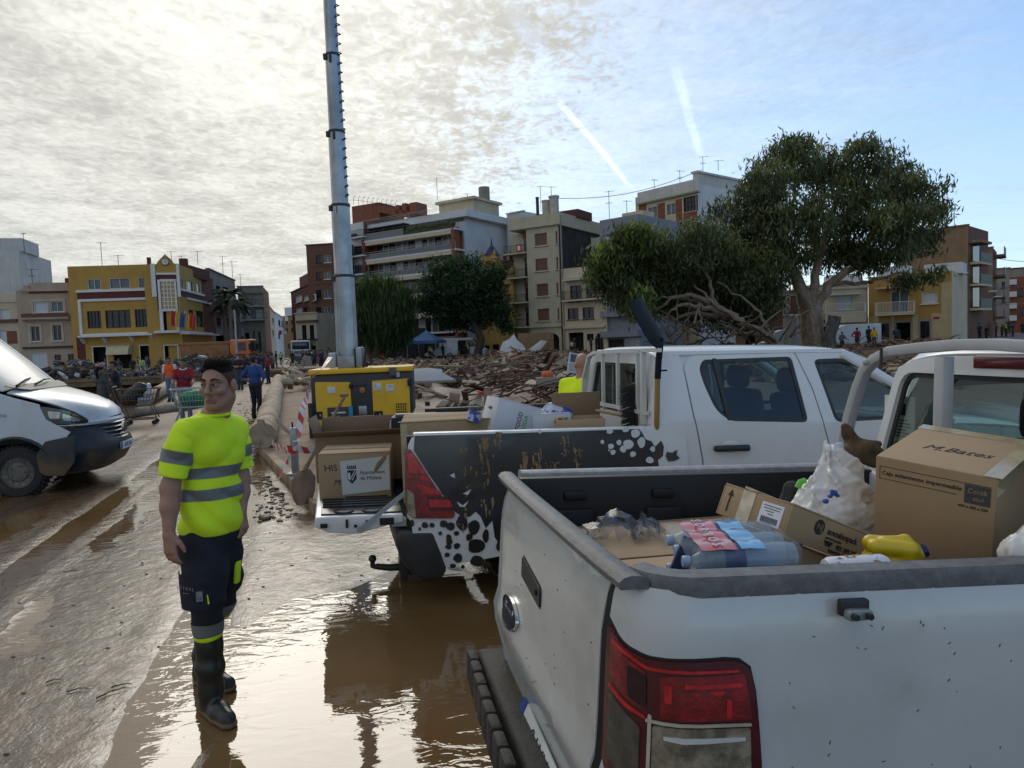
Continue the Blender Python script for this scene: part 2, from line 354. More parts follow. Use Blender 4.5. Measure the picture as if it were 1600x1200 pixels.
# ------------------------------------------------------------------ smooth solids: blended distance field -> one continuous mesh
class SDF:
    def __init__(s,vox=.01,k=.02):s.P=[];s.vox=vox;s.k=k;s.cut=[]
    def cap(s,a,b,ra,rb,m=0,k=None,sq=None):s.P.append(('c',np.array(a,float),np.array(b,float),ra,rb,m,k,sq));return s
    def chain(s,pts,rs,m=0,k=None,sq=None):
        for i in range(len(pts)-1):s.cap(pts[i],pts[i+1],rs[i],rs[i+1],m,k,sq)
        return s
    def ell(s,c,r,m=0,rot=None,k=None):s.P.append(('e',np.array(c,float),np.array(r,float),None if rot is None else np.array(rot),0,m,k,None));return s
    def sub(s,c,r,rot=None,k=.01):s.P.append(('s',np.array(c,float),np.array(r,float),None if rot is None else np.array(rot),0,-1,k,None));return s
    def plane(s,p,n):s.cut.append((np.array(p,float),np.array(n,float)/np.linalg.norm(n)));return s    # keeps the side n points away from
    def mesh(s,name,mats,disp=None,smooth_it=2):
        vox=s.vox;lo=np.full(3,1e9);hi=-lo
        for p in s.P:
            if p[0] == 's':continue
            if p[0] == 'c':r=max(p[3],p[4])*(1.6 if p[7] else 1);a=np.minimum(p[1],p[2])-r;b=np.maximum(p[1],p[2])+r
            else:r=max(p[2]);a=p[1]-r;b=p[1]+r
            lo=np.minimum(lo,a);hi=np.maximum(hi,b)
        lo -= 3*vox;hi += 3*vox;n=np.ceil((hi-lo)/vox).astype(int)+1
        D=np.full(n,1.,np.float32);I=np.zeros(n,np.int16);B=np.full(n,1.,np.float32)
        for idx,p in enumerate(s.P):
            k=p[6] if p[6] is not None else s.k
            if p[0] == 'c':r=max(p[3],p[4])*(1.6 if p[7] else 1);a=np.minimum(p[1],p[2])-r;b=np.maximum(p[1],p[2])+r
            else:r=max(p[2]);a=p[1]-r;b=p[1]+r
            mg=k+2*vox;i0=np.maximum(0,np.floor((a-mg-lo)/vox).astype(int));i1=np.minimum(n,np.ceil((b+mg-lo)/vox).astype(int)+1)
            if (i1 <= i0).any():continue
            gx,gy,gz=np.meshgrid(*[lo[j]+vox*np.arange(i0[j],i1[j]) for j in range(3)],indexing='ij')
            X=np.stack((gx,gy,gz),-1)
            if p[0] == 'c':
                A,Bv,ra,rb=p[1:5];ab=Bv-A;pa=X-A
                if p[7]:    # elliptical section: squash along a given axis (unit vector, factor)
                    ax=np.array(p[7][0]);fac=p[7][1];pa=pa+np.outer((pa@ax).ravel()*(1/fac-1),ax).reshape(pa.shape);ab=ab+ax*(ab@ax)*(1/fac-1)
                h=np.clip((pa@ab)/max(ab@ab,1e-9),0,1);d=np.linalg.norm(pa-h[...,None]*ab,axis=-1)-(ra+(rb-ra)*h)
            else:
                q=X-p[1]
                if p[3] is not None:q=q@p[3]
                k0=np.linalg.norm(q/p[2],axis=-1);k1=np.linalg.norm(q/(p[2]**2),axis=-1);d=k0*(k0-1)/np.maximum(k1,1e-6)
            sl=tuple(slice(i0[j],i1[j]) for j in range(3));old=D[sl]
            if p[0] == 's':
                h=np.clip(.5-.5*(old+d)/k,0,1);D[sl]=old*(1-h)+(-d)*h+k*h*(1-h);continue
            bs=B[sl];upd=d < bs;bs[upd]=d[upd];I[sl][upd]=p[5]
            h=np.clip(.5+.5*(d-old)/k,0,1) if k > 0 else (d > old).astype(float)
            D[sl]=d*(1-h)+old*h-k*h*(1-h)
        if s.cut or disp is not None:
            gx,gy,gz=np.meshgrid(*[lo[j]+vox*np.arange(n[j]) for j in range(3)],indexing='ij')
            if disp is not None:D=D+disp(gx,gy,gz).astype(np.float32)
            for p,nn in s.cut:D=np.maximum(D,(gx-p[0])*nn[0]+(gy-p[1])*nn[1]+(gz-p[2])*nn[2])
        ins=D < 0;c=[ins[i:n[0]-1+i,j:n[1]-1+j,k:n[2]-1+k] for i in (0,1) for j in (0,1) for k in (0,1)]
        cnt=sum(x.astype(np.int8) for x in c);act=(cnt > 0) & (cnt < 8);ids=np.full(act.shape,-1,np.int64);A=np.argwhere(act);ids[act]=np.arange(len(A))
        acc=np.zeros((len(A),3));num=np.zeros(len(A));x0,y0,z0=A.T
        for a in [(0,0,0),(0,0,1),(0,1,0),(0,1,1),(1,0,0),(1,0,1),(1,1,0),(1,1,1)]:
            for ax in range(3):
                if a[ax]:continue
                b=list(a);b[ax]=1
                da=D[x0+a[0],y0+a[1],z0+a[2]];db=D[x0+b[0],y0+b[1],z0+b[2]];cr=(da < 0) != (db < 0)
                t=np.where(cr,da/np.where(cr,da-db,1),0);q=np.tile(np.array(a,float),(len(A),1));q[:,ax] += t
                acc[cr] += q[cr];num[cr] += 1
        V=lo+vox*(A+acc/np.maximum(num,1)[:,None]);F=[]
        for ax in range(3):
            o1,o2=[(1,2),(2,0),(0,1)][ax]
            sl0=[slice(0,n[j]) for j in range(3)];sl0[ax]=slice(0,n[ax]-1);sl1=list(sl0);sl1[ax]=slice(1,n[ax])
            cr=np.argwhere(ins[tuple(sl0)] != ins[tuple(sl1)])
            cr=cr[(cr[:,o1] > 0) & (cr[:,o2] > 0) & (cr[:,o1] < n[o1]-1) & (cr[:,o2] < n[o2]-1)]
            fl=ins[tuple(cr.T)];e1=np.zeros(3,int);e1[o1]=1;e2=np.zeros(3,int);e2[o2]=1
            qd=np.stack([ids[tuple((cr-a).T)] for a in (e1+e2,e2,0*e1,e1)],1);qd[~fl]=qd[~fl][:,::-1];F.append(qd)
        F=np.concatenate(F);F=F[(F >= 0).all(1)]
        fm=I[x0,y0,z0][F[:,0]]
        E=np.concatenate([F[:,[0,1]],F[:,[1,2]],F[:,[2,3]],F[:,[3,0]]])
        for _ in range(smooth_it):
            Sx=np.zeros_like(V);nn=np.zeros(len(V));np.add.at(Sx,E[:,0],V[E[:,1]]);np.add.at(nn,E[:,0],1)
            np.add.at(Sx,E[:,1],V[E[:,0]]);np.add.at(nn,E[:,1],1);V=V*.5+.5*Sx/np.maximum(nn,1)[:,None]
        me=bpy.data.meshes.new(name);me.from_pydata(V.tolist(),[],F.tolist())
        for m in mats:me.materials.append(m)
        me.polygons.foreach_set('material_index',fm.astype(np.int32));me.polygons.foreach_set('use_smooth',[True]*len(F));me.update()
        return me
def slice_part(me,planes,push,mat,name,parent,keep=None):
    """copy of the part of a mesh between planes, lifted off the surface (a band sewn on cloth)"""
    bm=bmesh.new();bm.from_mesh(me)
    for p,n in planes:bmesh.ops.bisect_plane(bm,geom=bm.verts[:]+bm.edges[:]+bm.faces[:],plane_co=p,plane_no=n,clear_outer=True)
    if keep:
        dl=[f for f in bm.faces if not keep(f.calc_center_median(),f.normal)];bmesh.ops.delete(bm,geom=dl,context='FACES')
    bm.normal_update()
    for v in bm.verts:v.co += v.normal*push
    m2=bpy.data.meshes.new(name);bm.to_mesh(m2);bm.free();m2.materials.clear();m2.materials.append(mat)
    m2.polygons.foreach_set('material_index',[0]*len(m2.polygons));m2.polygons.foreach_set('use_smooth',[True]*len(m2.polygons))
    return obj(name,m2,parent)
# ------------------------------------------------------------------ colours used all over
WHITE_FRAME=M('white_frame',(.62,.61,.58),.5,.06)
DARKGLASS=M('dark_window_glass',(.018,.022,.028),.08,.3,1.)
SKYGLASS=M('sky_window_glass',(.10,.12,.14),.10,.3,.8)  # paler glass colour stands in for reflected sky
VOID=M('dark_interior',(.012,.011,.010),.9,0)
IRON=M('black_iron',(.02,.02,.022),.5,.2)
STEEL=M('galvanised_steel',(.30,.32,.33),.42,.2,3.,metal=.55,streak=.5)
BROWNSHUT=M('brown_shutter',(.145,.062,.036),.6,.1)
GREYSHUT=M('pale_shutter',(.52,.53,.54),.55,.06)
CONC=M('pale_concrete',(.42,.38,.32),.85,.15,1.5,streak=.4)
MUDM=M('dried_mud',(.17,.108,.058),.8,.3,1.3,bump=.03,obj=False)
# ------------------------------------------------------------------ ground relief
_lat=np.random.RandomState(3).rand(256,256)
def vn(x,y):
    x=np.asarray(x,float);y=np.asarray(y,float);i=np.floor(x).astype(int);j=np.floor(y).astype(int);fx=x-i;fy=y-j
    fx=fx*fx*(3-2*fx);fy=fy*fy*(3-2*fy);L=lambda a,b:_lat[a % 256,b % 256]
    return (L(i,j)*(1-fx)+L(i+1,j)*fx)*(1-fy)+(L(i,j+1)*(1-fx)+L(i+1,j+1)*fx)*fy
def fbm(x,y,o=4):
    r=0;a=.5;t=0
    for k in range(o):r=r+a*vn(x+17*k,y+9*k);t += a;x=x*2.03;y=y*2.03;a *= .5
    return r/t-.5
ss=lambda a,b,x:(lambda t:t*t*(3-2*t))(np.clip((x-a)/(b-a),0,1))
L1,L2=G(222,655),G(304,597)                   # fallen balustrade on the left edge of the bridge
K1,K2,K3=G(405,697,.15),G(437,590,.15),G(490,787,.15)      # kerb of the raised walk on the right
LD=(L2-L1).normalized();KD=(K2-K1).normalized()
def left_of(x,y):return -((x-L1.x)*LD.y-(y-L1.y)*LD.x)          # >0 left of the balustrade line
def right_of(x,y):return (x-K1.x)*KD.y-(y-K1.y)*KD.x            # >0 right of the kerb line
def zground(x,y):
    x=np.asarray(x,float);y=np.asarray(y,float)
    a=x*KD.y-y*KD.x;b=x*KD.x+y*KD.y               # across / along the road
    near=1-ss(30,45,y)
    z=.006+.020*fbm(a*1.1,b*.35,4)+.018*fbm(a*.35,b*.16,2)+.011*fbm(x*3.7+9,y*3.7,3)+.006*np.sin(a*4.3+3*fbm(b*.3,a*.3))*ss(1,-4,x)
    for a0 in (-.75,-2.3,-3.5,-5.05):
        d=(a-a0-.16*np.sin(b*.22+a0))/.15;z=z-.022*np.exp(-d*d)+.010*np.exp(-(np.abs(d)-1.7)**2*2.5)
    z=z*near
    z -= .03*np.exp(-(((x-.0)/1.9)**2+((y-3.9)/1.5)**2))             # low ground between the pickups
    z += .016*ss(2.6,1.2,y)*ss(.3,-1.2,x)
    z -= .035*np.exp(-(((x+.93)/.5)**2+((y-5.05)/.42)**2))
    z += .030*np.exp(-(((x+7.6)/1.0)**2+((y-17.)/6)**2))
    lo=left_of(x,y)
    z -= 3.4*ss(.9,2.2,lo)*ss(12,15,y)*(1-ss(47,48,y))
    r=right_of(x,y)
    m=ss(3.2,6.5,r)*ss(14,19,y)*(1-ss(84,92,y))
    z += m*(.05+1.9*np.maximum(0,fbm(x*.16+3,y*.11,4)+.06)+.6*fbm(x*.6,y*.5,3)-.25*np.exp(-((y-19)/5)**2))
    return z
def zg(x,y):return float(zground(x,y))
def axis(lo,hi,step,far0,far1,g=1.16):
    c=list(np.arange(lo,hi,step));s=step;p=c[-1]
    while p < far1:s *= g;s=min(s,60);p += s;c.append(p)
    s=step;p=c[0]
    while p > far0:s *= g;s=min(s,60);p -= s;c.insert(0,p)
    return np.array(c)
def build_ground():
    xs=axis(-13,4,.10,-900,900);ys=axis(.6,17,.10,-60,1800)
    ys=np.sort(np.concatenate([ys[ys < 17],np.arange(17,50,.45),np.array([50,52,55,58,62,66,70,75,80,86,92,100,115,140,180,260,400,700,1200,1900])]))
    xs=np.sort(np.concatenate([xs[(xs < 4)],np.arange(4,60,.8),np.array([62,70,85,110,160,260,420,700,1000])]))
    X,Y=np.meshgrid(xs,ys,indexing='ij');Z=zground(X,Y)
    n,k=X.shape;V=np.stack([X,Y,Z],-1).reshape(-1,3)
    i=np.arange(n*k).reshape(n,k);F=np.stack([i[:-1,:-1],i[1:,:-1],i[1:,1:],i[:-1,1:]],-1).reshape(-1,4)
    me=bpy.data.meshes.new('ground');me.from_pydata(V.tolist(),[],F.tolist());me.polygons.foreach_set('use_smooth',[True]*len(F))
    m=bpy.data.materials.new('wet_mud_ground');m.use_nodes=True;q=NT(m.node_tree)
    out=q.n('ShaderNodeOutputMaterial');b=q.n('ShaderNodeBsdfPrincipled');q.put(out.inputs[0],b.outputs[0])
    geo=q.n('ShaderNodeNewGeometry');P=geo.outputs['Position'];sp=q.n('ShaderNodeSeparateXYZ');q.put(sp.inputs[0],P)
    # stretched along the driving direction
    rot=q.n('ShaderNodeVectorRotate',rotation_type='Z_AXIS');q.put(rot.inputs['Vector'],P);rot.inputs['Angle'].default_value=-atan2(KD.y,KD.x)+pi/2
    R=q.vec('MULTIPLY',rot.outputs[0],(1,.32,1))
    n1=q.noise(R,1.6,8,.62,.6);n2=q.noise(P,7.,6,.65,.5);n3=q.noise(R,.45,3,.5);n4=q.noise(P,34.,4,.6)
    dry=q.math('ADD',q.ramp(sp.outputs[1],13.,20.,0.,.55),q.ramp(sp.outputs[1],60,90,0,.3))       # far stretch is drier
    wet=q.math('SUBTRACT',q.math('ADD',q.math('MULTIPLY',n3,.8),q.math('MULTIPLY',n1,.55)),dry)
    col=q.mix(q.ramp(n1,.32,.70),(.088,.048,.020),(.215,.132,.062))
    col=q.mix(q.ramp(q.math('ADD',n2,q.math('MULTIPLY',n4,.4)),.62,.86),col,(.070,.044,.024))
    # debris bank to the right and the dry strips carry redder earth
    drycol=q.mix(q.ramp(n2,.35,.7),(.145,.090,.046),(.235,.155,.088))
    red=q.mix(q.ramp(n2,.35,.7),(.075,.034,.017),(.155,.080,.042))
    aright=q.math('SUBTRACT',q.math('MULTIPLY',q.math('SUBTRACT',sp.outputs[0],K1.x),KD.y),q.math('MULTIPLY',q.math('SUBTRACT',sp.outputs[1],K1.y),KD.x))
    drycol=q.mix(q.ramp(aright,2.5,6.),drycol,red)
    dm=q.ramp(wet,.30,.62,1.,0.);col=q.mix(q.math('MULTIPLY',dm,q.ramp(sp.outputs[1],9.,17.)),col,drycol)
    q.put(b.inputs['Base Color'],col)
    q.put(b.inputs['Roughness'],q.ramp(q.math('ADD',wet,q.math('MULTIPLY',n2,.12)),.30,.74,.66,.20));b.inputs['Specular IOR Level'].default_value=.85
    bp=q.n('ShaderNodeBump');bp.inputs['Distance'].default_value=.022
    hh=q.math('ADD',q.math('ADD',q.math('MULTIPLY',n1,1.2),q.math('MULTIPLY',n2,.62)),q.math('MULTIPLY',n4,.16));q.put(bp.inputs['Height'],hh);bp.inputs['Strength'].default_value=.75
    q.put(b.inputs['Normal'],bp.outputs[0]);me.materials.append(m)
    obj('ground',me,kind='structure')
build_ground()
def build_water():
    m=bpy.data.materials.new('muddy_water');m.use_nodes=True;q=NT(m.node_tree)
    out=q.n('ShaderNodeOutputMaterial');b=q.n('ShaderNodeBsdfPrincipled');q.put(out.inputs[0],b.outputs[0])
    geo=q.n('ShaderNodeNewGeometry');P=geo.outputs['Position']
    q.put(b.inputs['Base Color'],q.mix(q.ramp(q.noise(P,.7,3),.35,.65),(.145,.080,.028),(.185,.108,.044)))
    b.inputs['Roughness'].default_value=.025;b.inputs['Specular IOR Level'].default_value=.9
    sp=q.n('ShaderNodeSeparateXYZ');q.put(sp.inputs[0],P)
    calm=q.ramp(q.noise(P,.55,2),.40,.66,.10,1.)
    bp=q.n('ShaderNodeBump');bp.inputs['Distance'].default_value=.009;q.put(bp.inputs['Strength'],calm)
    q.put(bp.inputs['Height'],q.math('ADD',q.noise(q.vec('MULTIPLY',P,(1,2.2,1)),4.2,3,.5,.8),q.math('MULTIPLY',q.noise(P,17,2,.5),.12)))
    q.put(b.inputs['Normal'],bp.outputs[0])
    mb=MB();xs=np.linspace(-9,4.5,28);ys=np.linspace(.3,13,28)
    mb.grid([[(x,y,-.004) for y in ys] for x in xs]);mb.build('water',m,kind='structure')
    mb=MB();mb.box((-24,34,-3.3),(22,30,.02));mb.build('water',m,kind='structure')
build_water()
# ------------------------------------------------------------------ raised walk with kerb
def build_walk():
    NR=Vector((KD.y,-KD.x,0))
    far=K1+KD*58;pts=[K3,K1,K1+KD*6,K1+KD*20,far,far+NR*4.2,K1+KD*20+NR*4.2,K1+KD*4+NR*4.2,Vector((.4,9.6,.15)),Vector((-.6,8.2,.15))]
    pm=M('muddy_paving',(.23,.145,.078),.75,.3,2.2,bump=.03,bsc=9,col2=(.13,.078,.04),c2sc=1.1,obj=False)
    poly=roundpoly([(p.x,p.y) for p in pts],[.5,.3,.1,.1,.1,.1,.1,.1,.3,.3])
    bmx=MB();bmx.prism(inset(poly,.14),.148);w=bmx.build('raised_walk',pm,kind='structure')
    km=M('muddy_kerb_stone',(.27,.19,.115),.7,.25,3,bump=.012,obj=False)
    # kerb stones, one by one
    edge=[K3+Vector((.35,-.02,0)),K3,K1,K1+KD*6,K1+KD*13]
    for a,b in zip(edge[:-1],edge[1:]):
        L=(b-a).length;n=max(1,round(L/.95))
        for i in range(n):
            p=a+(b-a)*((i+.5)/n);d=(b-a).normalized();nn=Vector((d.y,-d.x,0))
            mb=MB();mb.box((p.x+nn.x*.07,p.y+nn.y*.07,.075),(L/n-.012,.145,.155+.004*(i % 2)),atan2(d.y,d.x));mb.build('kerb_stone',km,w,bevel=.015)
build_walk()
# ------------------------------------------------------------------ buildings
def bframe(pL,YL,pR,YR,z=0.):
    P=AT(pL,556,YL);Q=AT(pR,556,YR);f=Fr((P.x,P.y,z),math.degrees(atan2(Q.y-P.y,Q.x-P.x)));f.W=((Q-P).to_2d()).length;return f
def rect(f,r):
    xm=(r[0]+r[2])/2;ym=(r[1]+r[3])/2
    return f.y(r[0],ym,0).x,f.y(xm,r[3],0).z,f.y(r[2],ym,0).x,f.y(xm,r[1],0).z
def top(f,px,py):return f.y(px,py,0).z
WK={'d':(DARKGLASS,WHITE_FRAME,2),'g':(SKYGLASS,WHITE_FRAME,2),'k':(DARKGLASS,IRON,4),'s':(BROWNSHUT,CONC,0),'w':(GREYSHUT,WHITE_FRAME,0),'v':(VOID,None,0),'f':(VOID,WHITE_FRAME,0),'n':(DARKGLASS,IRON,2),'b':(DARKGLASS,BROWNSHUT,2)}
def windows(f,wins,T,rev=.18,sill=True):
    for w in wins:
        x0,z0,x1,z1=rect(f,w[:4]);pane,frm,nb=WK[w[4]];nm=w[5] if len(w) > 5 else ('door' if w[4] in 'vf' else 'window')
        t=max(.05,min(.09,(x1-x0)*.07));fm=MB()
        if frm is not None:
            o=.03
            for (cx,cz,dx,dz) in ((x0+t/2-o,(z0+z1)/2,t,z1-z0+2*o),(x1-t/2+o,(z0+z1)/2,t,z1-z0+2*o),((x0+x1)/2,z1-t/2+o,x1-x0-2*t+2*o,t),((x0+x1)/2,z0+t/2-o,x1-x0-2*t+2*o,t)):
                fm.box((cx,-.02 if w[4] == 'f' else rev*.5,cz),(dx,.12 if w[4] == 'f' else .10,dz))
            for i in range(1,nb):fm.box((x0+(x1-x0)*i/nb,rev*.55,(z0+z1)/2),(t*.6,.05,z1-z0-2*t))
            if nb >= 4:[fm.box(((x0+x1)/2,rev*.5,z0+(z1-z0)*i/3),(x1-x0-2*t,.045,t*.5)) for i in (1,2)]
            if sill and w[4] not in 'f' and z0 > 3:fm.box(((x0+x1)/2,-.05,z0-.07),(x1-x0+.3,.22,.08))
            fo=fm.build(nm,frm,T)
        else:fo=None
        pm=MB()
        if w[4] in 'sw':
            k=max(3,int((z1-z0)/.16))
            for i in range(k):pm.box(((x0+x1)/2,rev+.012*(i % 2),z0+(z1-z0)*(i+.5)/k),(x1-x0-.02,.05,(z1-z0)/k*.98))
        else:pm.box(((x0+x1)/2,rev+.03+(.9 if w[4] in 'vf' else 0),(z0+z1)/2),(x1-x0-.01,.03,z1-z0-.01))
        pm.build('shutter' if w[4] in 'sw' else ('opening' if w[4] in 'vf' else 'pane'),pane,fo if fo is not None else T)
def cells(name,hs,x0,W,H,mat,T,thick=.18):
    """facade sheet with rectangular openings, reveals included"""
    X=sorted({x0,W,*[h[0] for h in hs],*[h[2] for h in hs]});Z=sorted({0.,H,*[h[1] for h in hs],*[h[3] for h in hs]})
    bm=bmesh.new();V={}
    def v(i,k):
        if (i,k) not in V:V[i,k]=bm.verts.new((X[i],0,Z[k]))
        return V[i,k]
    for i in range(len(X)-1):
        for k in range(len(Z)-1):
            cx,cz=(X[i]+X[i+1])/2,(Z[k]+Z[k+1])/2
            if any(h[0] < cx < h[2] and h[1] < cz < h[3] for h in hs):continue
            bm.faces.new((v(i,k),v(i+1,k),v(i+1,k+1),v(i,k+1)))
    thicken(bm,thick);me=bpy.data.meshes.new(name);bm.to_mesh(me);bm.free();me.materials.append(mat);return obj(name,me,T)
def wall(f,T,wins,H,D,mat,W=None,side=None,roof=None,outline=None,par=.5,name='wall',x0=0.):
    W=W or f.W
    hs=[]
    for w in wins:
        a,b,c,d=rect(f,w[:4]);hs.append((max(a,x0+.05),max(b,.02),min(c,W-.05),min(d,H-.05)))
    cells(name,hs,x0,W,H,mat,T)
    s=MB();sm=side or mat
    s.box((W-.09,D/2+.1,H/2),(.18,D-.21,H));s.box((x0+.09,D/2+.1,H/2),(.18,D-.21,H));s.box(((x0+W)/2,D+.08,H/2),(W-x0,.18,H));s.build('side_wall',sm,T)
    r=MB();r.box(((x0+W)/2,D/2+.1,H-par),(W-x0-.37,D-.22,.2));r.box(((x0+W)/2,D/2+.1,H/2-1),(W-x0-.5,.1,H-3.));r.build('roof',roof or CONC,T)
def bar(T,name,f,r,y0,dep,mat,bevel=0):       # box on the facade from pixel rect; y0 = how far it stands out
    x0,z0,x1,z1=rect(f,r);mb=MB();mb.box(((x0+x1)/2,-y0+dep/2,(z0+z1)/2),(x1-x0,dep,z1-z0));return mb.build(name,mat,T)
def slant(T,name,f,a,b,h,y0,dep,mat):        # horizontal moulding from pixel a to pixel b
    p,q=f.y(*a,0),f.y(*b,0);z=(p.z+q.z)/2;mb=MB();mb.box(((p.x+q.x)/2,-y0+dep/2,z),(q.x-p.x,dep,h));return mb.build(name,mat,T)
def vert(T,name,f,a,b,w,y0,dep,mat):
    p,q=f.y(*a,0),f.y(*b,0);x=(p.x+q.x)/2;mb=MB();mb.box((x,-y0+dep/2,(p.z+q.z)/2),(w,dep,abs(p.z-q.z)));return mb.build(name,mat,T)
def balcony(T,f,a,b,out,slabm,railm,hr=1.,sl=.18,n=None,solid=None):
    p,q=f.y(*a,0),f.y(*b,0);z=(p.z+q.z)/2;x0,x1=p.x,q.x
    mb=MB();mb.box(((x0+x1)/2,-out/2-.005,z),(x1-x0,out-.01,sl));sl_o=mb.build('balcony',slabm,T)
    r=MB();t=.035
    if solid:r.box(((x0+x1)/2,-out+.05,z+sl/2+hr/2),(x1-x0-.05,.06,hr));r.build('balcony_panel',solid,sl_o);return
    for zz in (z+sl/2+hr,z+sl/2+.08):r.box(((x0+x1)/2,-out+.05,zz),(x1-x0,t*1.3,t*1.3));r.box((x0+.03,-out/2,zz),(t,out-.1,t));r.box((x1-.03,-out/2,zz),(t,out-.1,t))
    n=n or int((x1-x0)/.14)
    for i in range(n+1):r.box((x0+.02+(x1-x0-.04)*i/n,-out+.05,z+sl/2+hr/2),(.022,.022,hr))
    for i in range(1,5):r.box((x0+.03,-out+.05+(out-.1)*i/5,z+sl/2+hr/2),(.022,.022,hr));r.box((x1-.03,-out+.05+(out-.1)*i/5,z+sl/2+hr/2),(.022,.022,hr))
    r.build('railing',railm,sl_o)
def aerial(px,pyb,pyt,Y,kind=0,label='thin rooftop television aerial',grp='television aerials on the roofs'):
    a,b=AT(px,pyb,Y),AT(px,pyt,Y);h=b.z-a.z;t=thing('roof_aerial',label,'aerial',(b.x,b.y,a.z-.4),random.uniform(-.5,.5),grp)
    mb=MB();mb.tube([(0,0,0),(0,0,h+.4)],.035,5);mb.build('mast',IRON,t)
    mb=MB();mb.box((.15,0,h+.3),(1.2,.03,.03))
    for i in range(6):mb.box((-.4+i*.2,0,h+.3),(.02,.5-.04*i,.02))
    if kind:mb.box((0,0,h*.7),(.8,.03,.03));[mb.box((-.3+i*.2,0,h*.7),(.02,.02,.35)) for i in range(4)]
    mb.build('antenna',IRON,t)
OCHRE=M('ochre_paint',(.42,.245,.052),.8,.10,.6,streak=.15);MAROON=M('maroon_paint',(.10,.022,.018),.8,.12,.8)
STUCW=M('white_stucco',(.56,.57,.58),.85,.07,.5,streak=.15);BRICKB=M('brown_brick_far',(.135,.062,.038),.85,.18,3.)
BEIGE=M('pink_beige_stucco',(.40,.30,.22),.85,.10,.7,streak=.2);CREAM=M('cream_stucco',(.50,.42,.30),.85,.10,.6,streak=.2)
CREAMY=M('grey_cream_stucco',(.42,.385,.275),.85,.08,.5,streak=.25);BLACKW=M('tarred_party_wall',(.045,.040,.036),.9,.35,.8,streak=.6)
BLUEG=M('blue_grey_paint',(.20,.225,.27),.8,.08,.6);TAN=M('tan_brick_far',(.235,.150,.088),.88,.14,1.2,streak=.2);YBRICK=M('yellow_brick',(.38,.22,.058),.85,.22,14.,stretch=(1,1,2.4))
GREYST=M('grey_stucco',(.25,.225,.19),.88,.15,.7,streak=.35);REDBR=M('red_brick_far',(.20,.068,.036),.85,.2,3.)
AWN=M('cream_canvas',(.50,.43,.26),.85,.08,2.)
# --- left bank
f=bframe(-60,97,42,99);T=fthing('apartment_building','tall blank white wall rising behind the low houses at the far left','building',f)
H=top(f,36,391);wall(f,T,[],H,12,M('stained_white_wall',(.50,.49,.47),.9,.1,.4,streak=.35));bar(T,'stair_tower',f,(-60,371,32,392),-.6,6,M('stained_white_wall',(.5,.49,.47)))
f=bframe(-40,78,32.5,78.5);T=fthing('terraced_house','cream house with curved brick-edged parapet, cut by the left edge','house',f)
ws=[(0,483,16,499,'w'),(-30,483,-14,499,'w'),(-1,516,11,537,'w'),(-30,540,-14,570,'v')]
H=top(f,10,468);wall(f,T,ws,H,9,CREAM);windows(f,ws,T)
slant(T,'cornice',f,(-38,472),(32,471),.2,.12,.3,CREAM);slant(T,'cornice',f,(-38,503),(28,501),.35,.3,.5,BRICKB);bar(T,'brick_panel',f,(11,517,27,537),.03,.1,REDBR)
mb=MB();cx=f.y(-4,460,0).x;z=H;mb.prism([(cx-2.9,0)]+[(cx+2.4*cos(a),.55*sin(a)+.15) for a in np.linspace(pi,0,12)]+[(cx+2.9,0)],.25,Matrix.Translation((0,.25,z)) @ Matrix.Rotation(pi/2,4,'X'));mb.build('parapet',CREAM,T)
f=bframe(32.5,78.2,124.5,79.6);T=fthing('terraced_house','pinkish beige two storey house beside the ochre clock building','house',f)
ws=[(53,472,74.5,488,'w'),(80,471,99,487,'g'),(48.5,510,62,533,'d'),(83,508,96,532,'d'),(48,551,74,578,'w','shop_shutter'),(86,554,96,578,'b','door'),(107,553,117.5,577,'b','door')]
H=top(f,80,453);wall(f,T,ws,H,10,BEIGE);windows(f,ws,T)
slant(T,'cornice',f,(33,455),(117,451),.3,.3,.5,BEIGE);slant(T,'parapet',f,(44,448.5),(105,446.5),.8,-.1,.3,BEIGE);slant(T,'band',f,(45,457.5),(104,455.5),.3,.06,.2,BRICKB)
slant(T,'cornice',f,(36,501),(116,497.5),.18,.45,.6,BEIGE);balcony(T,f,(37,499.5),(111,495.5),.7,BEIGE,BRICKB,.45,.2,solid=BRICKB);slant(T,'cornice',f,(36,544),(124,541),.22,.18,.3,IRON)
for px in (41,110):bar(T,'finial',f,(px-4,446,px+4,459),.1,.5,BEIGE)
for w in ws[:4]:x0,z0,x1,z1=rect(f,w[:4]);mb=MB();[mb.box(c,d) for c,d in (((x0-.14,-.02,(z0+z1)/2),(.16,.1,z1-z0+.5)),((x1+.14,-.02,(z0+z1)/2),(.16,.1,z1-z0+.5)),(((x0+x1)/2,-.02,z1+.16),(x1-x0+.1,.1,.18)))];mb.build('window_surround',CREAM,T)
mb=MB();mb.box((2.5,6,H+.6),(5,3.5,1.2));mb.box((3.6,5,H+1.4),(.5,.5,.7));mb.build('roof_shed',MAROON,T)
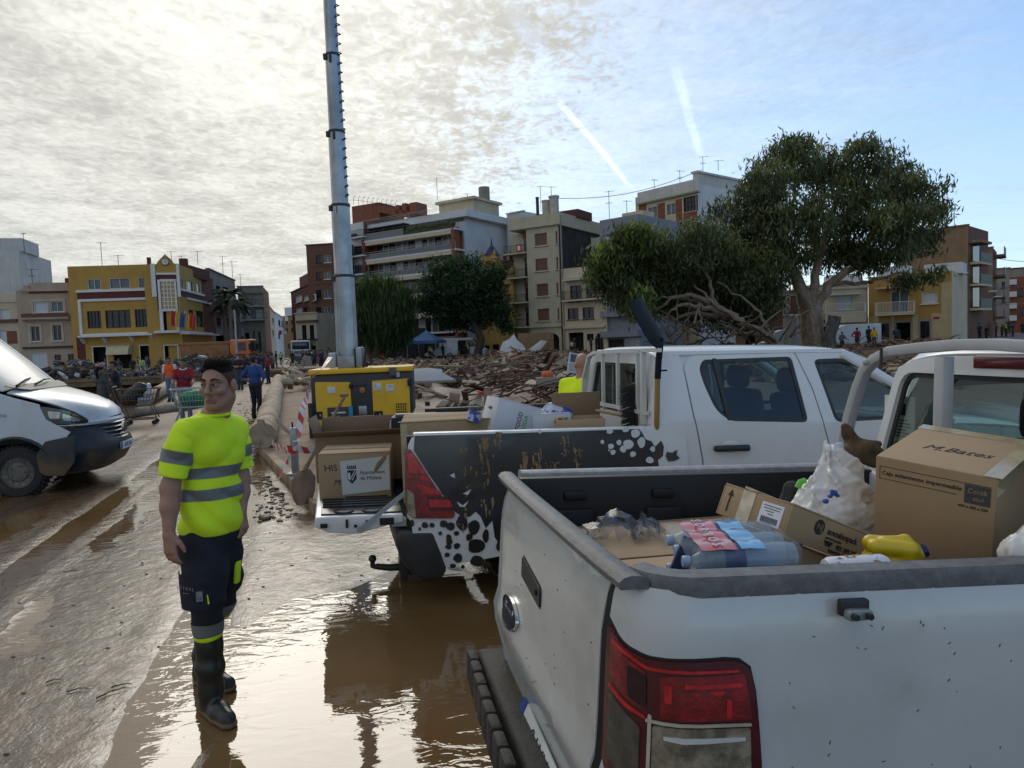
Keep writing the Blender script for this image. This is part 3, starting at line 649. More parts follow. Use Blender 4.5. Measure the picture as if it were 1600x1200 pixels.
# --- ochre clock building
f=bframe(115.5,78,238,78.7);T=fthing('town_building','ochre yellow corner building with maroon bands and a clock gable','building',f)
ws=[(137,436,157.5,452.5,'g'),(171,434.5,203,451,'g'),(216,433.5,236,450,'g'),(136.5,486,158,513,'k'),(165,484.5,204,512.5,'k'),(211,483,233,511,'k'),(145.5,541,168,577,'f'),(178,552,206,576,'v'),(219,539,241.5,575,'f')]
H=top(f,176,414.5);wall(f,T,ws,H,14,OCHRE);windows(f,ws,T,sill=False)
p=f.y(124,523,0);bar(T,'maroon_strip',f,(121,526,134,578),.02,.1,MAROON)
slant(T,'maroon_band',f,(121,462.5),(239,458.5),top(f,180,455)-top(f,180,467.5),.06,.15,MAROON)
for a,b in (((119,455.5),(240,452)),((122.5,470),(241,466)),((127,524.5),(243,519.5))):slant(T,'white_moulding',f,a,b,.26,.16,.26,WHITE_FRAME)
vert(T,'white_moulding',f,(124.3,470),(128,523),.28,.17,.25,WHITE_FRAME);vert(T,'white_moulding',f,(240,467),(242,519),.28,.17,.25,WHITE_FRAME)
slant(T,'balcony_slab',f,(128,526.5),(243,522),.2,1.0,1.1,WHITE_FRAME)
for px,py in ((132,529),(166,528),(208,526),(240,524)):
    q_=f.y(px,py,0);mb=MB();mb.prism([(0,0),(-.95,0),(-.12,-.6),(0,-.6)],.25,Matrix.Translation((q_.x-.12,-.001,q_.z)) @ Matrix(((0,0,1,0),(1,0,0,0),(0,1,0,0),(0,0,0,1))));mb.build('bracket',WHITE_FRAME,T)
x0,z0,x1,z1=rect(f,(173,539,207,554));mb=MB();R_=[]
for i in range(9):a=pi/2*i/8;R_.append([(x,-.05-1.15*sin(a),z0+(z1-z0)*cos(a)) for x in (x0,x1)])
mb.grid(R_);mb.loft([[(x0,-.05-1.15*sin(pi/2*i/8),z0+(z1-z0)*cos(pi/2*i/8)) for i in range(9)],[(x0,-.05,z0)]*9],False,False);mb.loft([[(x1,-.05-1.15*sin(pi/2*i/8),z0+(z1-z0)*cos(pi/2*i/8)) for i in range(9)],[(x1,-.05,z0)]*9],False,False);mb.build('awning',AWN,T,smooth=30,thick=.02)
# corner bay
g=Fr(f.w((f.W-.1,-.55,0)),f.a*180/pi+14);B0=g;Wb=3.15
def gp(px,py):p=g.y(px,py,0);return p.x,p.z
tz=[gp(*p) for p in ((243,414),(247,408),(257.5,397),(268,406),(271,411))]
C_T=fthing('clock_bay','','',g);del C_T['label'],C_T['category'];C_T.parent=T;C_T.matrix_world=g.M;C_T.matrix_parent_inverse=f.I
xr=gp(281,470)[0];out=[(0,0),(xr,0),(xr,gp(279,414)[1]),(tz[4][0]+.3,gp(276,413)[1]),tz[3],tz[2],tz[1],(tz[0][0]-.2,gp(240,414)[1]),(0,gp(238,415)[1])]
dr=rect(g,(254.5,485,275,517));dg=rect(g,(257,539,279,575))
zg_=gp(258,413)[1];cells('wall',[(dr[0],dr[1],dr[2],dr[3]),(dg[0],.05,dg[2],dg[3])],0,xr,zg_,OCHRE,C_T,.25)
mb=MB();mb.prism([(0,zg_),(xr,zg_),tz[4],tz[3],tz[2],tz[1],tz[0]],.25,Matrix(((1,0,0,0),(0,0,-1,.25),(0,1,0,0),(0,0,0,1))));mb.build('gable',OCHRE,C_T)
windows(g,[(254.5,485,275,517,'f','balcony_door'),(257,539,279,575,'f')],C_T)
bar(C_T,'maroon_panel',g,(245,429,277,484.5),.05,.1,MAROON)
for px0,px1 in ((235.5,243.5),(275.5,281)):bar(C_T,'white_pilaster',g,(px0+1,412,px1,464),.16,.3,WHITE_FRAME)
for px0,px1 in ((248.5,252.5),(274.5,277.5)):bar(C_T,'white_moulding',g,(px0,437,px1,517),.13,.2,WHITE_FRAME)
slant(C_T,'white_moulding',g,(250,438.5),(276,437.5),.25,.13,.2,WHITE_FRAME);slant(C_T,'white_moulding',g,(244,428.5),(278,427),.22,.14,.2,WHITE_FRAME);slant(C_T,'white_moulding',g,(252,485),(276,484),.25,.13,.2,WHITE_FRAME)
bar(C_T,'stair_window',g,(252.5,439,274.5,484),.07,.06,M('amber_glass',(.42,.25,.05),.3,.15,3.))
for i in range(1,4):x=dr[0]-.1+(gp(274.5,460)[0]-gp(252.5,460)[0])*i/4+.05;mb=MB();mb.box((x,-.10,(gp(262,439)[1]+gp(262,484)[1])/2),(.09,.08,gp(262,439)[1]-gp(262,484)[1]));mb.build('mullion',WHITE_FRAME,C_T)
for i in range(1,7):z=gp(262,484)[1]+(gp(262,439)[1]-gp(262,484)[1])*i/7;mb=MB();mb.box(((gp(252.5,460)[0]+gp(274.5,460)[0])/2,-.095,z),(gp(274.5,460)[0]-gp(252.5,460)[0],.06,.08));mb.build('mullion',WHITE_FRAME,C_T)
cz=gp(258,409);mb=MB();mb.lathe([(.42,0),(.42,.1)],24,Matrix.Translation((cz[0],-.001,cz[1])) @ Matrix.Rotation(pi/2,4,'X'));mb.build('clock_rim',IRON,C_T)
mb=MB();mb.lathe([(.35,0),(.35,.12)],24,Matrix.Translation((cz[0],-.001,cz[1])) @ Matrix.Rotation(pi/2,4,'X'));ck=mb.build('clock_face',WHITE_FRAME,C_T)
mb=MB();mb.box((cz[0],-.135,cz[1]+.1),(.04,.02,.25));mb.box((cz[0]+.07,-.135,cz[1]-.03),(.2,.02,.05));[mb.box((cz[0]+.29*sin(k*pi/6),-.13,cz[1]+.29*cos(k*pi/6)),(.035,.015,.05)) for k in range(12)];mb.build('clock_hands',IRON,ck)
slant(C_T,'balcony_slab',g,(243,519.5),(281,518),.25,1.2,1.3,WHITE_FRAME)
# right wing, running back along the side street
P1=g.w((xr-.05,.02,0));h=Fr(P1,90);e_=AT(335,556,93);h=Fr(P1,math.degrees(atan2(e_.y-P1.y,e_.x-P1.x)));h.W=(e_-P1).to_2d().length
D_T=fthing('street_wing','','',h);del D_T['label'],D_T['category'];D_T.parent=T;D_T.matrix_world=h.M;D_T.matrix_parent_inverse=f.I
ws=[(281.8,436,287.5,452.5,'g'),(292,439,303,455,'g'),(307.5,442,314,457,'g'),(296,484,302.5,510,'k'),(307,486,318,511,'k'),(321,487.5,327,511,'k'),(289,536,294,560,'f'),(301,537,308,560,'f'),(326,446,330,478,'n')]
Hh=top(h,300,421);wall(h,D_T,ws,Hh,1.3,OCHRE);windows(h,ws,D_T,sill=False)
bar(D_T,'maroon_band',h,(282,458,334.5,468.5),.05,.1,MAROON);bar(D_T,'maroon_panel',h,(317,433,334.5,523),.04,.09,MAROON)
for a,b in (((281.5,454),(318,460)),((292,467),(329,474)),((282,519),(332,521))):slant(D_T,'white_moulding',h,a,b,.24,.15,.25,WHITE_FRAME)
slant(D_T,'balcony_slab',h,(282,522),(331,523),.2,1.0,1.1,WHITE_FRAME)
mb=MB();mb.box((8.2,9.,H-.2),(5.5,7,1.3));mb.box((9.6,7.5,H+.8),(.8,.8,1.3));mb.box((6.6,5,H+.2),(.35,.35,2.4));mb.build('roof_shed',MAROON,T)
# flags at the balcony
for i,(cs_,lean) in enumerate((([(.5,.05,.03),(.55,.40,.05)],.12),([(.06,.10,.35),(.55,.35,.04),(.5,.06,.03)],.55))):
    o=gp(277.5+i*3,515);ft=thing('flag',['red and yellow flag hanging limp at the balcony door','blue and striped flag leaning out beside the limp one'][i],'flag',g.w((o[0],-1.2,o[1])),g.a,None)
    mb=MB();mb.tube([(0,0,-.4),(1.6*lean,-.4,2.3-lean*.5)],.035,6);mb.build('pole',WHITE_FRAME,ft)
    for j,c in enumerate(cs_):
        R_=[]
        for u in range(7):R_.append([(1.6*lean-.1*j-.05*v+.18*(u/6)*lean+.1*(j-.5)*2,-.42+.1*sin(u*2.+j*2),2.1-lean*.5-v*.40-u*.03*(j+1)) for v in range(5)])
        mb=MB();mb.grid([[(p[0]+(j-.5)*.38+.36*(u/6-.5),p[1],p[2]) for p in r] for u,r in enumerate(R_)]);mb.build('cloth',M('flag_cloth_%d%d' % (i,j),c,.8,.1),ft,smooth=60,thick=.01)
# --- up the street
def simple(pL,YL,pR,YR,tpx,name,label,mat,ws,D=9,side=None,cornice=None,par=.4,cat='building'):
    f=bframe(pL,YL,pR,YR);T=fthing(name,label,cat,f);H=top(f,*tpx);wall(f,T,ws,H,D,mat,side=side,par=par);windows(f,ws,T)
    mb=MB();mb.box((f.W/2,.1,H+.06),(f.W+.2,.5,.14));mb.build('coping',cornice or mat,T);return f,T,H
f,T,H=simple(334,95,374,112,(352,432),'apartment_building','grey concrete apartment block behind the palms',GREYST,[(338,447,345,460,'v'),(349,449,357,462,'v'),(338,470,345,484,'n'),(349,472,357,486,'n'),(338,496,345,510,'n'),(349,497,357,511,'n'),(361,500,366,512,'n'),(360,476,366,488,'n'),(338,524,352,552,'v')],12)
for a,b in (((336,462),(346,463)),((347,464),(359,465)),((336,487),(346,488)),((347,489),(359,490))):balcony(T,f,a,b,.9,GREYST,IRON,.9,.2,solid=GREYST)
for i,(z0) in enumerate((499,521)):bar(T,'white_balcony',f,(366,z0-8,373,z0+4),.9,.9,STUCW)
f,T,H=simple(377,112,417,113,(398,447.5),'corner_house','grey corner block with two tiers of long iron balconies',GREYST,[(384,463,389,476,'d'),(398,462.5,405,476,'d'),(386,484,392,498,'w'),(400,484,410,498,'w'),(384,520,390,550,'v'),(396,516,399,548,'n'),(404,518,408,550,'n')],14,side=REDBR)
for a,b in (((378,479),(418,479)),((379,500),(418,500))):balcony(T,f,a,b,1.,CONC,IRON,1.,.2)
slant(T,'cornice',f,(377,457.5),(418,457.5),.2,.3,.5,GREYST)
for (pL,YL,pR,YR,tp,lab,mt,ws) in (
    (424,125,433,150,(427,487),'narrow cream house just past the grey corner block',CREAM,[(425.5,497,428,505,'d'),(425.5,515,428,525,'d')]),
    (433,150,445,176,(438,494),'pale house with a red shop sign up the side street',STUCW,[(435,500,438,509,'n'),(440,502,443,510,'n'),(435,520,438,530,'v')]),
    (444,182,462,180,(452,494),'brown flats closing the end of the side street',TAN,[(447,500,450,506,'n'),(455,500,458,506,'n'),(447,512,450,519,'n'),(455,512,458,519,'n')])):
    simple(pL,YL,pR,YR,tp,'street_house',lab,mt,ws,10)
f=bframe(444,178,452,178);bx=thing('rooftop_hut','small square hut on the roof at the end of the street','roof hut',f.O,f.a);mb=MB();mb.box((.7,4,top(f,448,490)),(1.8,2,3.4));mb.build('hut_wall',STUCW,bx)
f2=bframe(436,146,447,147);sgn=thing('shop_sign','red and white shop sign projecting over the side street','sign',f2.O,f2.a);a=rect(f2,(436,516,439.5,523));b=rect(f2,(439.5,517,448,522))
for r_,m_,n_ in ((a,M('sign_red',(.4,.02,.04)),'red_end'),(b,STUCW,'white_board')):mb=MB();mb.box(((r_[0]+r_[2])/2,0,(r_[1]+r_[3])/2),(r_[2]-r_[0],.2,r_[3]-r_[1]));mb.build(n_,m_,sgn)
# brick block left of the mast and the cream house in front
f,T,H=simple(487.5,102,552,101,(520,381),'brick_building','tall brown brick block half hidden by the mast',BRICKB,[(x0,y0,x1,y1,k) for y0,y1 in ((399,410),(425,436),(453,466),(480,494),(507,521)) for x0,x1,k in ((494,502,'n'),(507,517,'g'),(524,532,'n'),(537,546,'n'))]+[(500,543,512,560,'v'),(518,543,530,560,'v')],14)
for y in (413,440,469,497):slant(T,'brick_band',f,(488,y),(552,y+2),.25,.08,.2,BRICKB)
f,T,H=simple(460,118,492,103,(476,448),'brick_building','lower dark red brick block with white shutters beside the taller one',MAROON,[(462,461,472,472,'w'),(475,462,482,470,'w'),(486,460.5,492,470,'w'),(463,480,472,490,'w'),(475,480,481,489,'n')],10)
mb=MB();mb.box((f.W*.62,3,H+.9),(f.W*.6,5,2.2));mb.build('penthouse',MAROON,T)
f,T,H=simple(464.5,98,497,97,(480,489.5),'old_house','small cream old house with two tall windows below the brick blocks',CREAM,[(472,508,479,530,'n'),(484,508,491,530,'n'),(470,540,480,558,'v'),(486,540,494,558,'v')],9)
slant(T,'cornice',f,(464,503),(496,501),.3,.25,.5,BRICKB);bar(T,'parapet',f,(465,490,495,501),-.02,.4,CREAM);slant(T,'balcony_slab',f,(468,531),(496,530),.15,.6,.7,IRON)
# red brick tower behind the white flats
f,T,H=simple(546,126,652,119,(600,352),'brick_tower','red brown brick penthouse with battlements behind the white flats',REDBR,[],8)
z1=top(f,572,318);zb=top(f,560,347)
mb=MB();xa,xb=f.y(547,330,0).x,f.y(590,330,0).x;mb.box(((xa+xb)/2,4,(z1+zb)/2),(xb-xa,7,z1-zb));mb.build('stair_tower',REDBR,T)
mb=MB();xc,xd=f.y(590,330,0).x,f.y(640,330,0).x;z2,z3=top(f,590,321),top(f,640,331)
mb.hexa([(xc,0,z2-1.1),(xd,0,z3-1.),(xd,3,z3-1.),(xc,3,z2-1.1)],[(xc,0,z2),(xd,0,z3),(xd,3,z3),(xc,3,z2)])
for a,b,t_ in ((618,623,322),(628,634,319),(640,651,318)):xa,xb=f.y(a,325,0).x,f.y(b,325,0).x;mb.box(((xa+xb)/2,1.5,(top(f,a,t_)+top(f,a,334))/2),(xb-xa,3,top(f,a,t_)-top(f,a,336)))
mb.build('battlement',REDBR,T)
mb=MB()
for i in range(10):px=551+i*7.3;p=f.y(px,318+i*.8,0);mb.tube([(p.x,.3,p.z-.2),(p.x,.3,p.z+1.),(p.x+.25,.3,p.z+1.35),(p.x+.5,.3,p.z+1.1)],.035,5)
p,q_=f.y(549,312,0),f.y(628,321,0);mb.tube([(p.x,.3,p.z),(q_.x,.3,q_.z)],.03,5);mb.build('roof_rail',IRON,T)
# white balcony flats
f=bframe(577,101.5,720.5,92.6);T=fthing('apartment_building','long white flats with glazed balconies above the blue tent','building',f)
rows=[((580,400),(716,379),(408,391)),((580,430),(716,409),(439,423)),((584,460),(716,441),(469,455)),((586,490),(716,472),(499,487))]
H=top(f,712,345.5);hol=[]
yb=[(385,400,366,378),(414,431,398,411),(444,460,429,443),(474,491,460,474)]
levels=[]
sl=[((577.5,377.5),(714,357)),((577.5,407),(715,389.5)),((579,437.5),(717,421)),((581,468),(718,453)),((583,497),(719,485)),((594,524),(722,518))]
zs=[(f.y(*a,0).z+f.y(*b,0).z)/2 for a,b in sl]
cols=[(i/14,(i+1)/14) for i in range(14)]
back=MB();back.box((f.W/2,1.6,zs[0]/2),(f.W-.3,.2,zs[0]-.1));back.build('wall',REDBR,T)
kinds=[None,'g','n','d','n','g','g','n','w','d','g','n','g',None]
for li in range(5):
    z0,z1=zs[li+1]+.15,zs[li]-.5
    for ci,(a,b) in enumerate(cols):
        k=kinds[(ci+li*3) % 12+1] if 0 < ci < 13 else None
        if not k:continue
        pane,frm,nb=WK[k];xa,xb=f.W*a+.03,f.W*b-.03;fm=MB()
        for cx,dx in ((xa+.04,.08),(xb-.04,.08)):fm.box((cx,1.47,(z0+z1)/2),(dx,.1,z1-z0))
        fm.box(((xa+xb)/2,1.47,z1-.04),(xb-xa-.16,.1,.08));fo=fm.build('window',frm,T);pm=MB();pm.box(((xa+xb)/2,1.49,(z0+z1)/2-.04),(xb-xa-.16,.03,z1-z0-.1));pm.build('pane',pane,fo)
CL=M('clear_balcony_glass',(.09,.10,.11),.12,.2)
for li,z in enumerate(zs):
    mb=MB();mb.box((f.W/2,.65,z),(f.W+.3,1.9,.24));so=mb.build('balcony',STUCW,T)
    if li:mb=MB();mb.box((f.W/2,.3,zs[li-1]-.36),(f.W-1.2,1.2,.45));mb.build('soffit_band',CREAM,so)
    if li in (1,2,3,4):
        mb=MB();mb.box((f.W/2,-.25,z+1.05),(f.W,.05,.05));mb.box((f.W/2,-.25,z+.75),(f.W,.04,.04));[mb.box((f.W*i/10,-.25,z+.58),(.05,.05,.95)) for i in range(11)];mb.build('railing',STEEL,so)
        mb=MB();mb.box((f.W/2,-.22,z+.5),(f.W-.1,.02,.7));mb.build('balcony_panel',CL,so)
mb=MB();mb.box((f.W*.24,-.25,zs[0]+.55),(f.W*.46,.06,1.));mb.build('balcony_panel',M('grey_screen',(.17,.17,.18),.7),T)
mb=MB();mb.box((f.W*.73,-.2,zs[0]+.35),(f.W*.5,.1,.6));[mb.ell((f.W*(.5+.48*random.random()),0,zs[0]+.7+random.random()*.3),(.5,.4,.4),7,5) for _ in range(22)];mb.build('planter',M('balcony_plants',(.05,.06,.03),.9,.4,6.),T)
for x in (.12,f.W-.35):mb=MB();mb.box((x,.3,zs[0]/2),(.5,1.2,zs[0]+.6));mb.build('brick_pier',REDBR,T)
mb=MB();x0=f.y(588,360,0).x;mb.box((f.W*.24,.9,zs[0]+1.75),(f.W*.46,2.,.12));[mb.box((f.W*(.02+.11*i),.0,zs[0]+1.3),(.08,.08,1.1)) for i in range(5)];mb.box((f.W*.24,1.9,zs[0]+1.2),(f.W*.46,.1,1.2));mb.build('pergola',M('dark_awning',(.03,.03,.033),.7),T)
zt=top(f,741,317)
mb=MB();mb.box((f.W/2+.1,8.2,zs[0]/2+.6),(f.W-.2,12.6,zs[0]+1.2));mb.box((f.W-2.9+2.6,9.2,zs[0]/2+1.3),(.25,13.6,zs[0]+2.9));mb.build('side_wall',STUCW,T)
mb=MB();mb.box((f.W/2-1,8.6,(zs[0]+zt-1.)/2),(f.W+1.6,11,zt-zs[0]-1.1));mb.box((f.W/2-1.5,7.6,zt-.75),(f.W+5,13,.9));mb.build('penthouse',STUCW,T)
mb=MB();[mb.box((f.W/2-4,1.0,zt-.3+.22*i),(f.W*.9,.04,.03)) for i in range(4)];mb.build('roof_rail',STEEL,T)
x0,x1=f.y(650,320,0).x,f.y(704,320,0).x;zh=top(f,690,309)
mb=MB();mb.box(((x0+x1)/2+1.5,6,(zh+zt)/2-.4),(x1-x0,6,zh-zt+.6));mb.build('stair_tower',CREAM,T);mb=MB();mb.box(((x0+x1)/2+1.5,6,zh+.05),(x1-x0+.7,6.7,.35));mb.build('coping',CREAM,T)
mb=MB();mb.lathe([(.75,0),(.75,1.7)],10,Matrix.Translation((x1+1.2,6,zh+.2)));mb.build('water_tank',GREYST,T)
mb=MB();mb.box((f.W/2,.1,zs[5]-1.),(f.W,.25,.9));mb.build('shop_fascia',M('grey_fascia',(.2,.19,.18)),T);p=f.y(598,541,-.6)
mb=MB();mb.box((p.x+3.6,-.2,2.1),(7.5,.3,4.));sf=mb.build('shop_front',M('navy_shopfront',(.012,.014,.02),.4),T)
pt=f.y(608,534,-.4);text('perfumería',1.0,WHITE_FRAME,sf,TM((pt.x+1.3,-.37,pt.z),(1,0,0),(0,0,1)))
mb=MB();mb.box((f.W*.68,-.02,zs[5]/2-.3),(f.W*.6,.1,zs[5]-1.2));mb.build('shop_opening',VOID,T)
# left bay of the same frontage
f=bframe(549,104,577,101.8);T=fthing('apartment_building','narrow white bay of flats with planted balconies next to the mast','building',f)
ws=[(553,384,575,398,'n'),(553,413,575,429,'g'),(553,442,575,458,'n')];H=top(f,565,347);wall(f,T,ws,H,9,STUCW,side=REDBR);windows(f,ws,T)
for a,b in (((550,374),(576,371)),((550,403),(576,400)),((550,431),(576,429))):balcony(T,f,a,b,1.1,STUCW,IRON,.9,.2)
mb=MB();[mb.ell((random.uniform(1,f.W-1),-.6,top(f,560,369+i % 3*29)),(.5,.3,.35),7,5) for i in range(12)];mb.build('planter',M('balcony_plants',(.05,.06,.03)),T)
# set-back white block to the right of it
f,T,H=simple(800,101,826,99,(812,331),'apartment_building','plain white block set back behind the beige flats',STUCW,[(782,345,785,352,'v')][:0],9)
# ornate yellow house with a little blue domed tower
YEL=M('ornate_yellow',(.42,.27,.085),.85,.15,1.2)
f,T,H=simple(752,94.5,806,90.5,(780,420),'ornate_house','ornate yellow house with a small blue tiled turret behind the pine',YEL,[(757,540,765,556,'n'),(770,538,780,556,'n'),(786,500,792,512,'n'),(786,470,792,482,'n')],9)
x,z=f.y(761,408,0).x,top(f,761,420);mb=MB();mb.box((x,1,z+.2),(1.5,1.5,3.2));tw=mb.build('turret',YEL,T)
mb=MB();mb.lathe([(1.05,0),(.95,.1),(.75,.4),(.45,.9),(.12,1.3),(.08,1.9),(.03,2.3)],8,Matrix.Translation((x,1,z+1.8)));mb.build('turret_roof',M('cobalt_tiles',(.012,.018,.10),.35),tw)
mb=MB();[mb.box((x+i*.32,.22,z+.6),(.2,.08,.9)) for i in (-1,0,1)];mb.build('turret_window',BRICKB,tw)
for i,px in enumerate((752,770,786,795)):q_=f.y(px,415,0);mb=MB();mb.lathe([(.35,0),(.35,.6),(.5,.65),(.2,.9),(.25,1.3),(.04,1.9)],8,Matrix.Translation((q_.x,.4,z-.1+(1.4 if i < 2 else .2)*.5)));mb.build('finial',MAROON if i > 1 else YEL,T)
for a,b,t_ in ((772,784,411),(784,797,418)):r_=rect(f,(a,t_,b,424));mb=MB();mb.box(((r_[0]+r_[2])/2,.5,(r_[1]+r_[3])/2),(r_[2]-r_[0],.4,r_[3]-r_[1]));mb.build('parapet',YEL,T)
# beige flats with brown shutters
f=bframe(797,90,878.5,86.0);T=fthing('apartment_building','beige four storey flats with brown roller shutters and an arched garage','building',f)
ws=[(835,364,855,384,'s'),(836,403.5,856,423.5,'s'),(838,443,857,463,'s'),(839.5,482,858.5,501.5,'s'),(868,361,871,381,'s'),(869,401.5,872,421,'s'),(869.5,441.5,872.5,460.5,'s'),(871,481,874,500,'s'),(843,519,874,560,'v'),(813,522,833,560,'v')]
H=top(f,840,338);xo=f.y(824,420,0).x
wall(f,T,ws,H,11.5,CREAMY,side=BLACKW,x0=xo);windows(f,ws,T)
mb=MB();mb.box((xo/2,1.5,H/2-.8),(xo-.02,.2,H-1.6));mb.box((.1,6,H/2-.8),(.2,9,H-1.6));mb.build('wall',CREAMY,T,None)
slant(T,'parapet',f,(797,351),(876,343),1.5,.1,11.,CREAMY);slant(T,'cornice',f,(797,358.5),(876,350.5),.2,.35,.6,CREAMY)
for i,(a,b,r_) in enumerate((((799,396.5),(823.5,395.5),(811,369,823,393)),((800,434.5),(825,433.5),(813,408,824,431)),((801,473.5),(826,472.5),(814,446,825,470)),((802,512),(827,511),(815,484,826,509)))):
    p,q_=f.y(*a,0),f.y(*b,0);z=(p.z+q_.z)/2;mb=MB();mb.box((xo/2-.1,.55,z),(xo+.1,1.9,.2));so=mb.build('balcony',CREAMY,T)
    mb=MB();[mb.box((xo/2-.1,-.36,z+zz),(xo,.05,.05)) for zz in (.15,1.)];[mb.box((-.1+xo*k/22,-.36,z+.55),(.025,.025,.9)) for k in range(23)];mb.build('railing',IRON,so)
    r2=rect(f,r_);mb=MB();mb.box(((r2[0]+r2[2])/2-.2,1.36,z+1.3),(r2[2]-r2[0],.06,2.3));dd=mb.build('balcony_door',DARKGLASS,T);mb=MB();mb.box(((r2[0]+r2[2])/2-.2,1.35,z+2.2),(r2[2]-r2[0]+.04,.1,.7));mb.build('shutter',BROWNSHUT,dd)
    mb=MB();[mb.box(((r2[0]+r2[2])/2-.2+k,1.33,z+1.1),(.07,.06,1.8)) for k in (-.5,0,.5)];mb.build('door_frame',GREYSHUT,dd)
pb=f.y(811,389,-.4);mb=MB();mb.box((pb.x,-.42,pb.z+.1),(.75,.03,1.05));bn=mb.build('banner',M('red_banner',(.42,.05,.06),.8),T);mb=MB();mb.ell((pb.x,-.44,pb.z+.1),(.2,.02,.32),10,6);mb.build('banner_mark',WHITE_FRAME,bn)
vert(T,'drainpipe',f,(877,336),(882,555),.14,.1,.14,GREYST);slant(T,'cornice',f,(803,513),(878,508),.22,.25,.5,CREAMY)
x0,z0,x1,z1=rect(f,(843,519,874,560));mb=MB()
mb.prism([(x0,z1+.02),(x0,z1-.9)]+[(x0+(x1-x0)*(.5-.5*cos(a)),z1-.9+.85*sin(a)) for a in np.linspace(0,pi,13)]+[(x1,z1-.9),(x1,z1+.02)],.16,Matrix.Translation((0,.17,0)) @ Matrix.Rotation(pi/2,4,'X'));mb.build('garage_arch',CREAMY,T)
for px,py,h_,r_ in ((848,330,2.6,.55),(860,328,3.,.6),(834,330,3.2,.2)):q_=f.y(px,py,3);mb=MB();mb.lathe([(r_,0),(r_,h_),(r_*1.15,h_),(r_*1.15,h_+.2)],12,Matrix.Translation((q_.x,4,H-.2)));mb.build('chimney',CONC if r_ > .3 else IRON,T)
mb=MB();mb.box((5.2,6,H+.5),(6,4,1.));mb.build('roof_shed',MAROON,T);mb=MB();mb.box((9,14.5,H-1.5),(6.5,3.5,4));mb.build('stair_tower',CONC,T)
# low white wall and cream two storey house
f=bframe(881,85.9,950,82.6);T=fthing('terraced_house','cream two storey house between the beige flats and the blue grey block','house',f)
ws=[(891,446,908.5,471,'n'),(916,445,929,469,'n'),(887,481.5,904,499,'n'),(910.5,480,928,498,'n'),(889,519.5,912,556,'v'),(917,521.5,927.5,532,'n'),(933,521,943,550,'b','door')]
H=top(f,900,418);wall(f,T,ws,H,8,CREAM);windows(f,ws,T)
slant(T,'cornice',f,(882,434),(948,430),.25,.35,.6,CREAM);slant(T,'awning',f,(884,438),(948,434),.15,.9,1.,GREYSHUT);balcony(T,f,(883,470.5),(947,466.5),.9,CREAM,IRON,1.,.2);slant(T,'cornice',f,(882,513),(946,509),.25,.3,.5,CREAM)
mb=MB();mb.box((4,8.2,H+1.7),(8,.3,5.5));mb.build('back_wall',STUCW,T)
f=bframe(943.5,83.5,1003,80);T=fthing('apartment_building','blue grey block with white windows behind the leaning spade','building',f)
ws=[(949,373,965,389,'g'),(968,372,986,387,'g'),(945,412,961,428,'g'),(946,362,998,370,'s','loggia')]
H=top(f,970,339);wall(f,T,ws,H,9,BLUEG);windows(f,ws,T,sill=False)
for a in ((944,491),(944,523)):slant(T,'balcony',f,a,(a[0]+58,a[1]-3),.7,.8,.9,BLUEG)
slant(T,'white_band',f,(946,371.5),(1000,368),.35,.06,.2,STUCW);slant(T,'white_band',f,(946,400),(1000,396),.3,.06,.2,STUCW)
bar(T,'shop_front',f,(952,530,975,556),.05,.1,VOID);bar(T,'roller_shutter',f,(978,528,1000,556),.05,.1,STEEL);mb=MB();mb.box((3.0,3.5,H+.35),(2.8,2.5,.9));mb.build('penthouse',CREAM,T)
# white and brick tower block
f=bframe(999.5,96,1093,88.6);T=fthing('apartment_building','white and brick tower block behind the left of the big gum tree','building',f)
ws=[(1012,323,1027,341,'g'),(1041,318,1056,336,'g'),(1068,307,1089,330,'k'),(1068,348,1089,366,'n'),(1012,360,1027,378,'g')]
H=top(f,1050,295.5);wall(f,T,ws,H,10,CREAM,side=STUCW);windows(f,ws,T,sill=False)
for a in ((1000,319.5,1011.5,450),(1029,317,1040.5,450),(1057.5,311,1067,450),(1068,331,1089,343)):bar(T,'brick_panel',f,a,.04,.12,REDBR)
slant(T,'parapet',f,(998,309.5),(1093,291),1.6,.25,.4,M('stained_white_wall',(.5,.49,.47)));slant(T,'cornice',f,(998,318),(1093,301),.22,.35,.6,M('green_trim',(.16,.2,.1)))
for y in (344,380):slant(T,'band',f,(1000,y+12),(1092,y),.25,.3,.5,M('green_trim',(.16,.2,.1)))
x0=f.y(1079,280,0).x;zt=top(f,1090,268);mb=MB();mb.box(((x0+f.W)/2,5.2,(zt+H)/2),(f.W-x0-.1,9.6,zt-H+.1));mb.box(((x0+f.W)/2,5.2,zt+.1),(f.W-x0+.3,9.9,.25));mb.build('stair_tower',M('stained_white_wall',(.5,.49,.47)),T)
# --- right bank behind the gum tree
f,T,H=simple(1150,74,1224,72,(1190,450),'terraced_house','reddish brown house deep in the shade of the gum tree',BRICKB,[(1160,470,1176,490,'n'),(1190,470,1206,490,'n'),(1165,510,1180,545,'v'),(1195,510,1210,545,'v')],8,cat='house')
f,T,H=simple(1224,70,1262,69,(1243,455),'terraced_house','brown house with a rust balcony left of the gum trunk',M('dull_pink',(.30,.24,.20),.85,.1,.7),[(1234.5,461,1260,492,'s'),(1236,506,1256,545,'v')],8,cat='house');balcony(T,f,(1226,493.5),(1262,491),.6,CONC,IRON,.8,.2)
f,T,H=simple(1262,68.5,1357,67,(1310,445.5),'terraced_house','cream house with a white balcony right of the gum trunk',CREAM,[(1308,463.5,1332.5,483,'w'),(1285,510,1302,545,'v'),(1335,512,1351,545,'b','garage_door'),(1270,465,1284,483,'w')],8,cat='house')
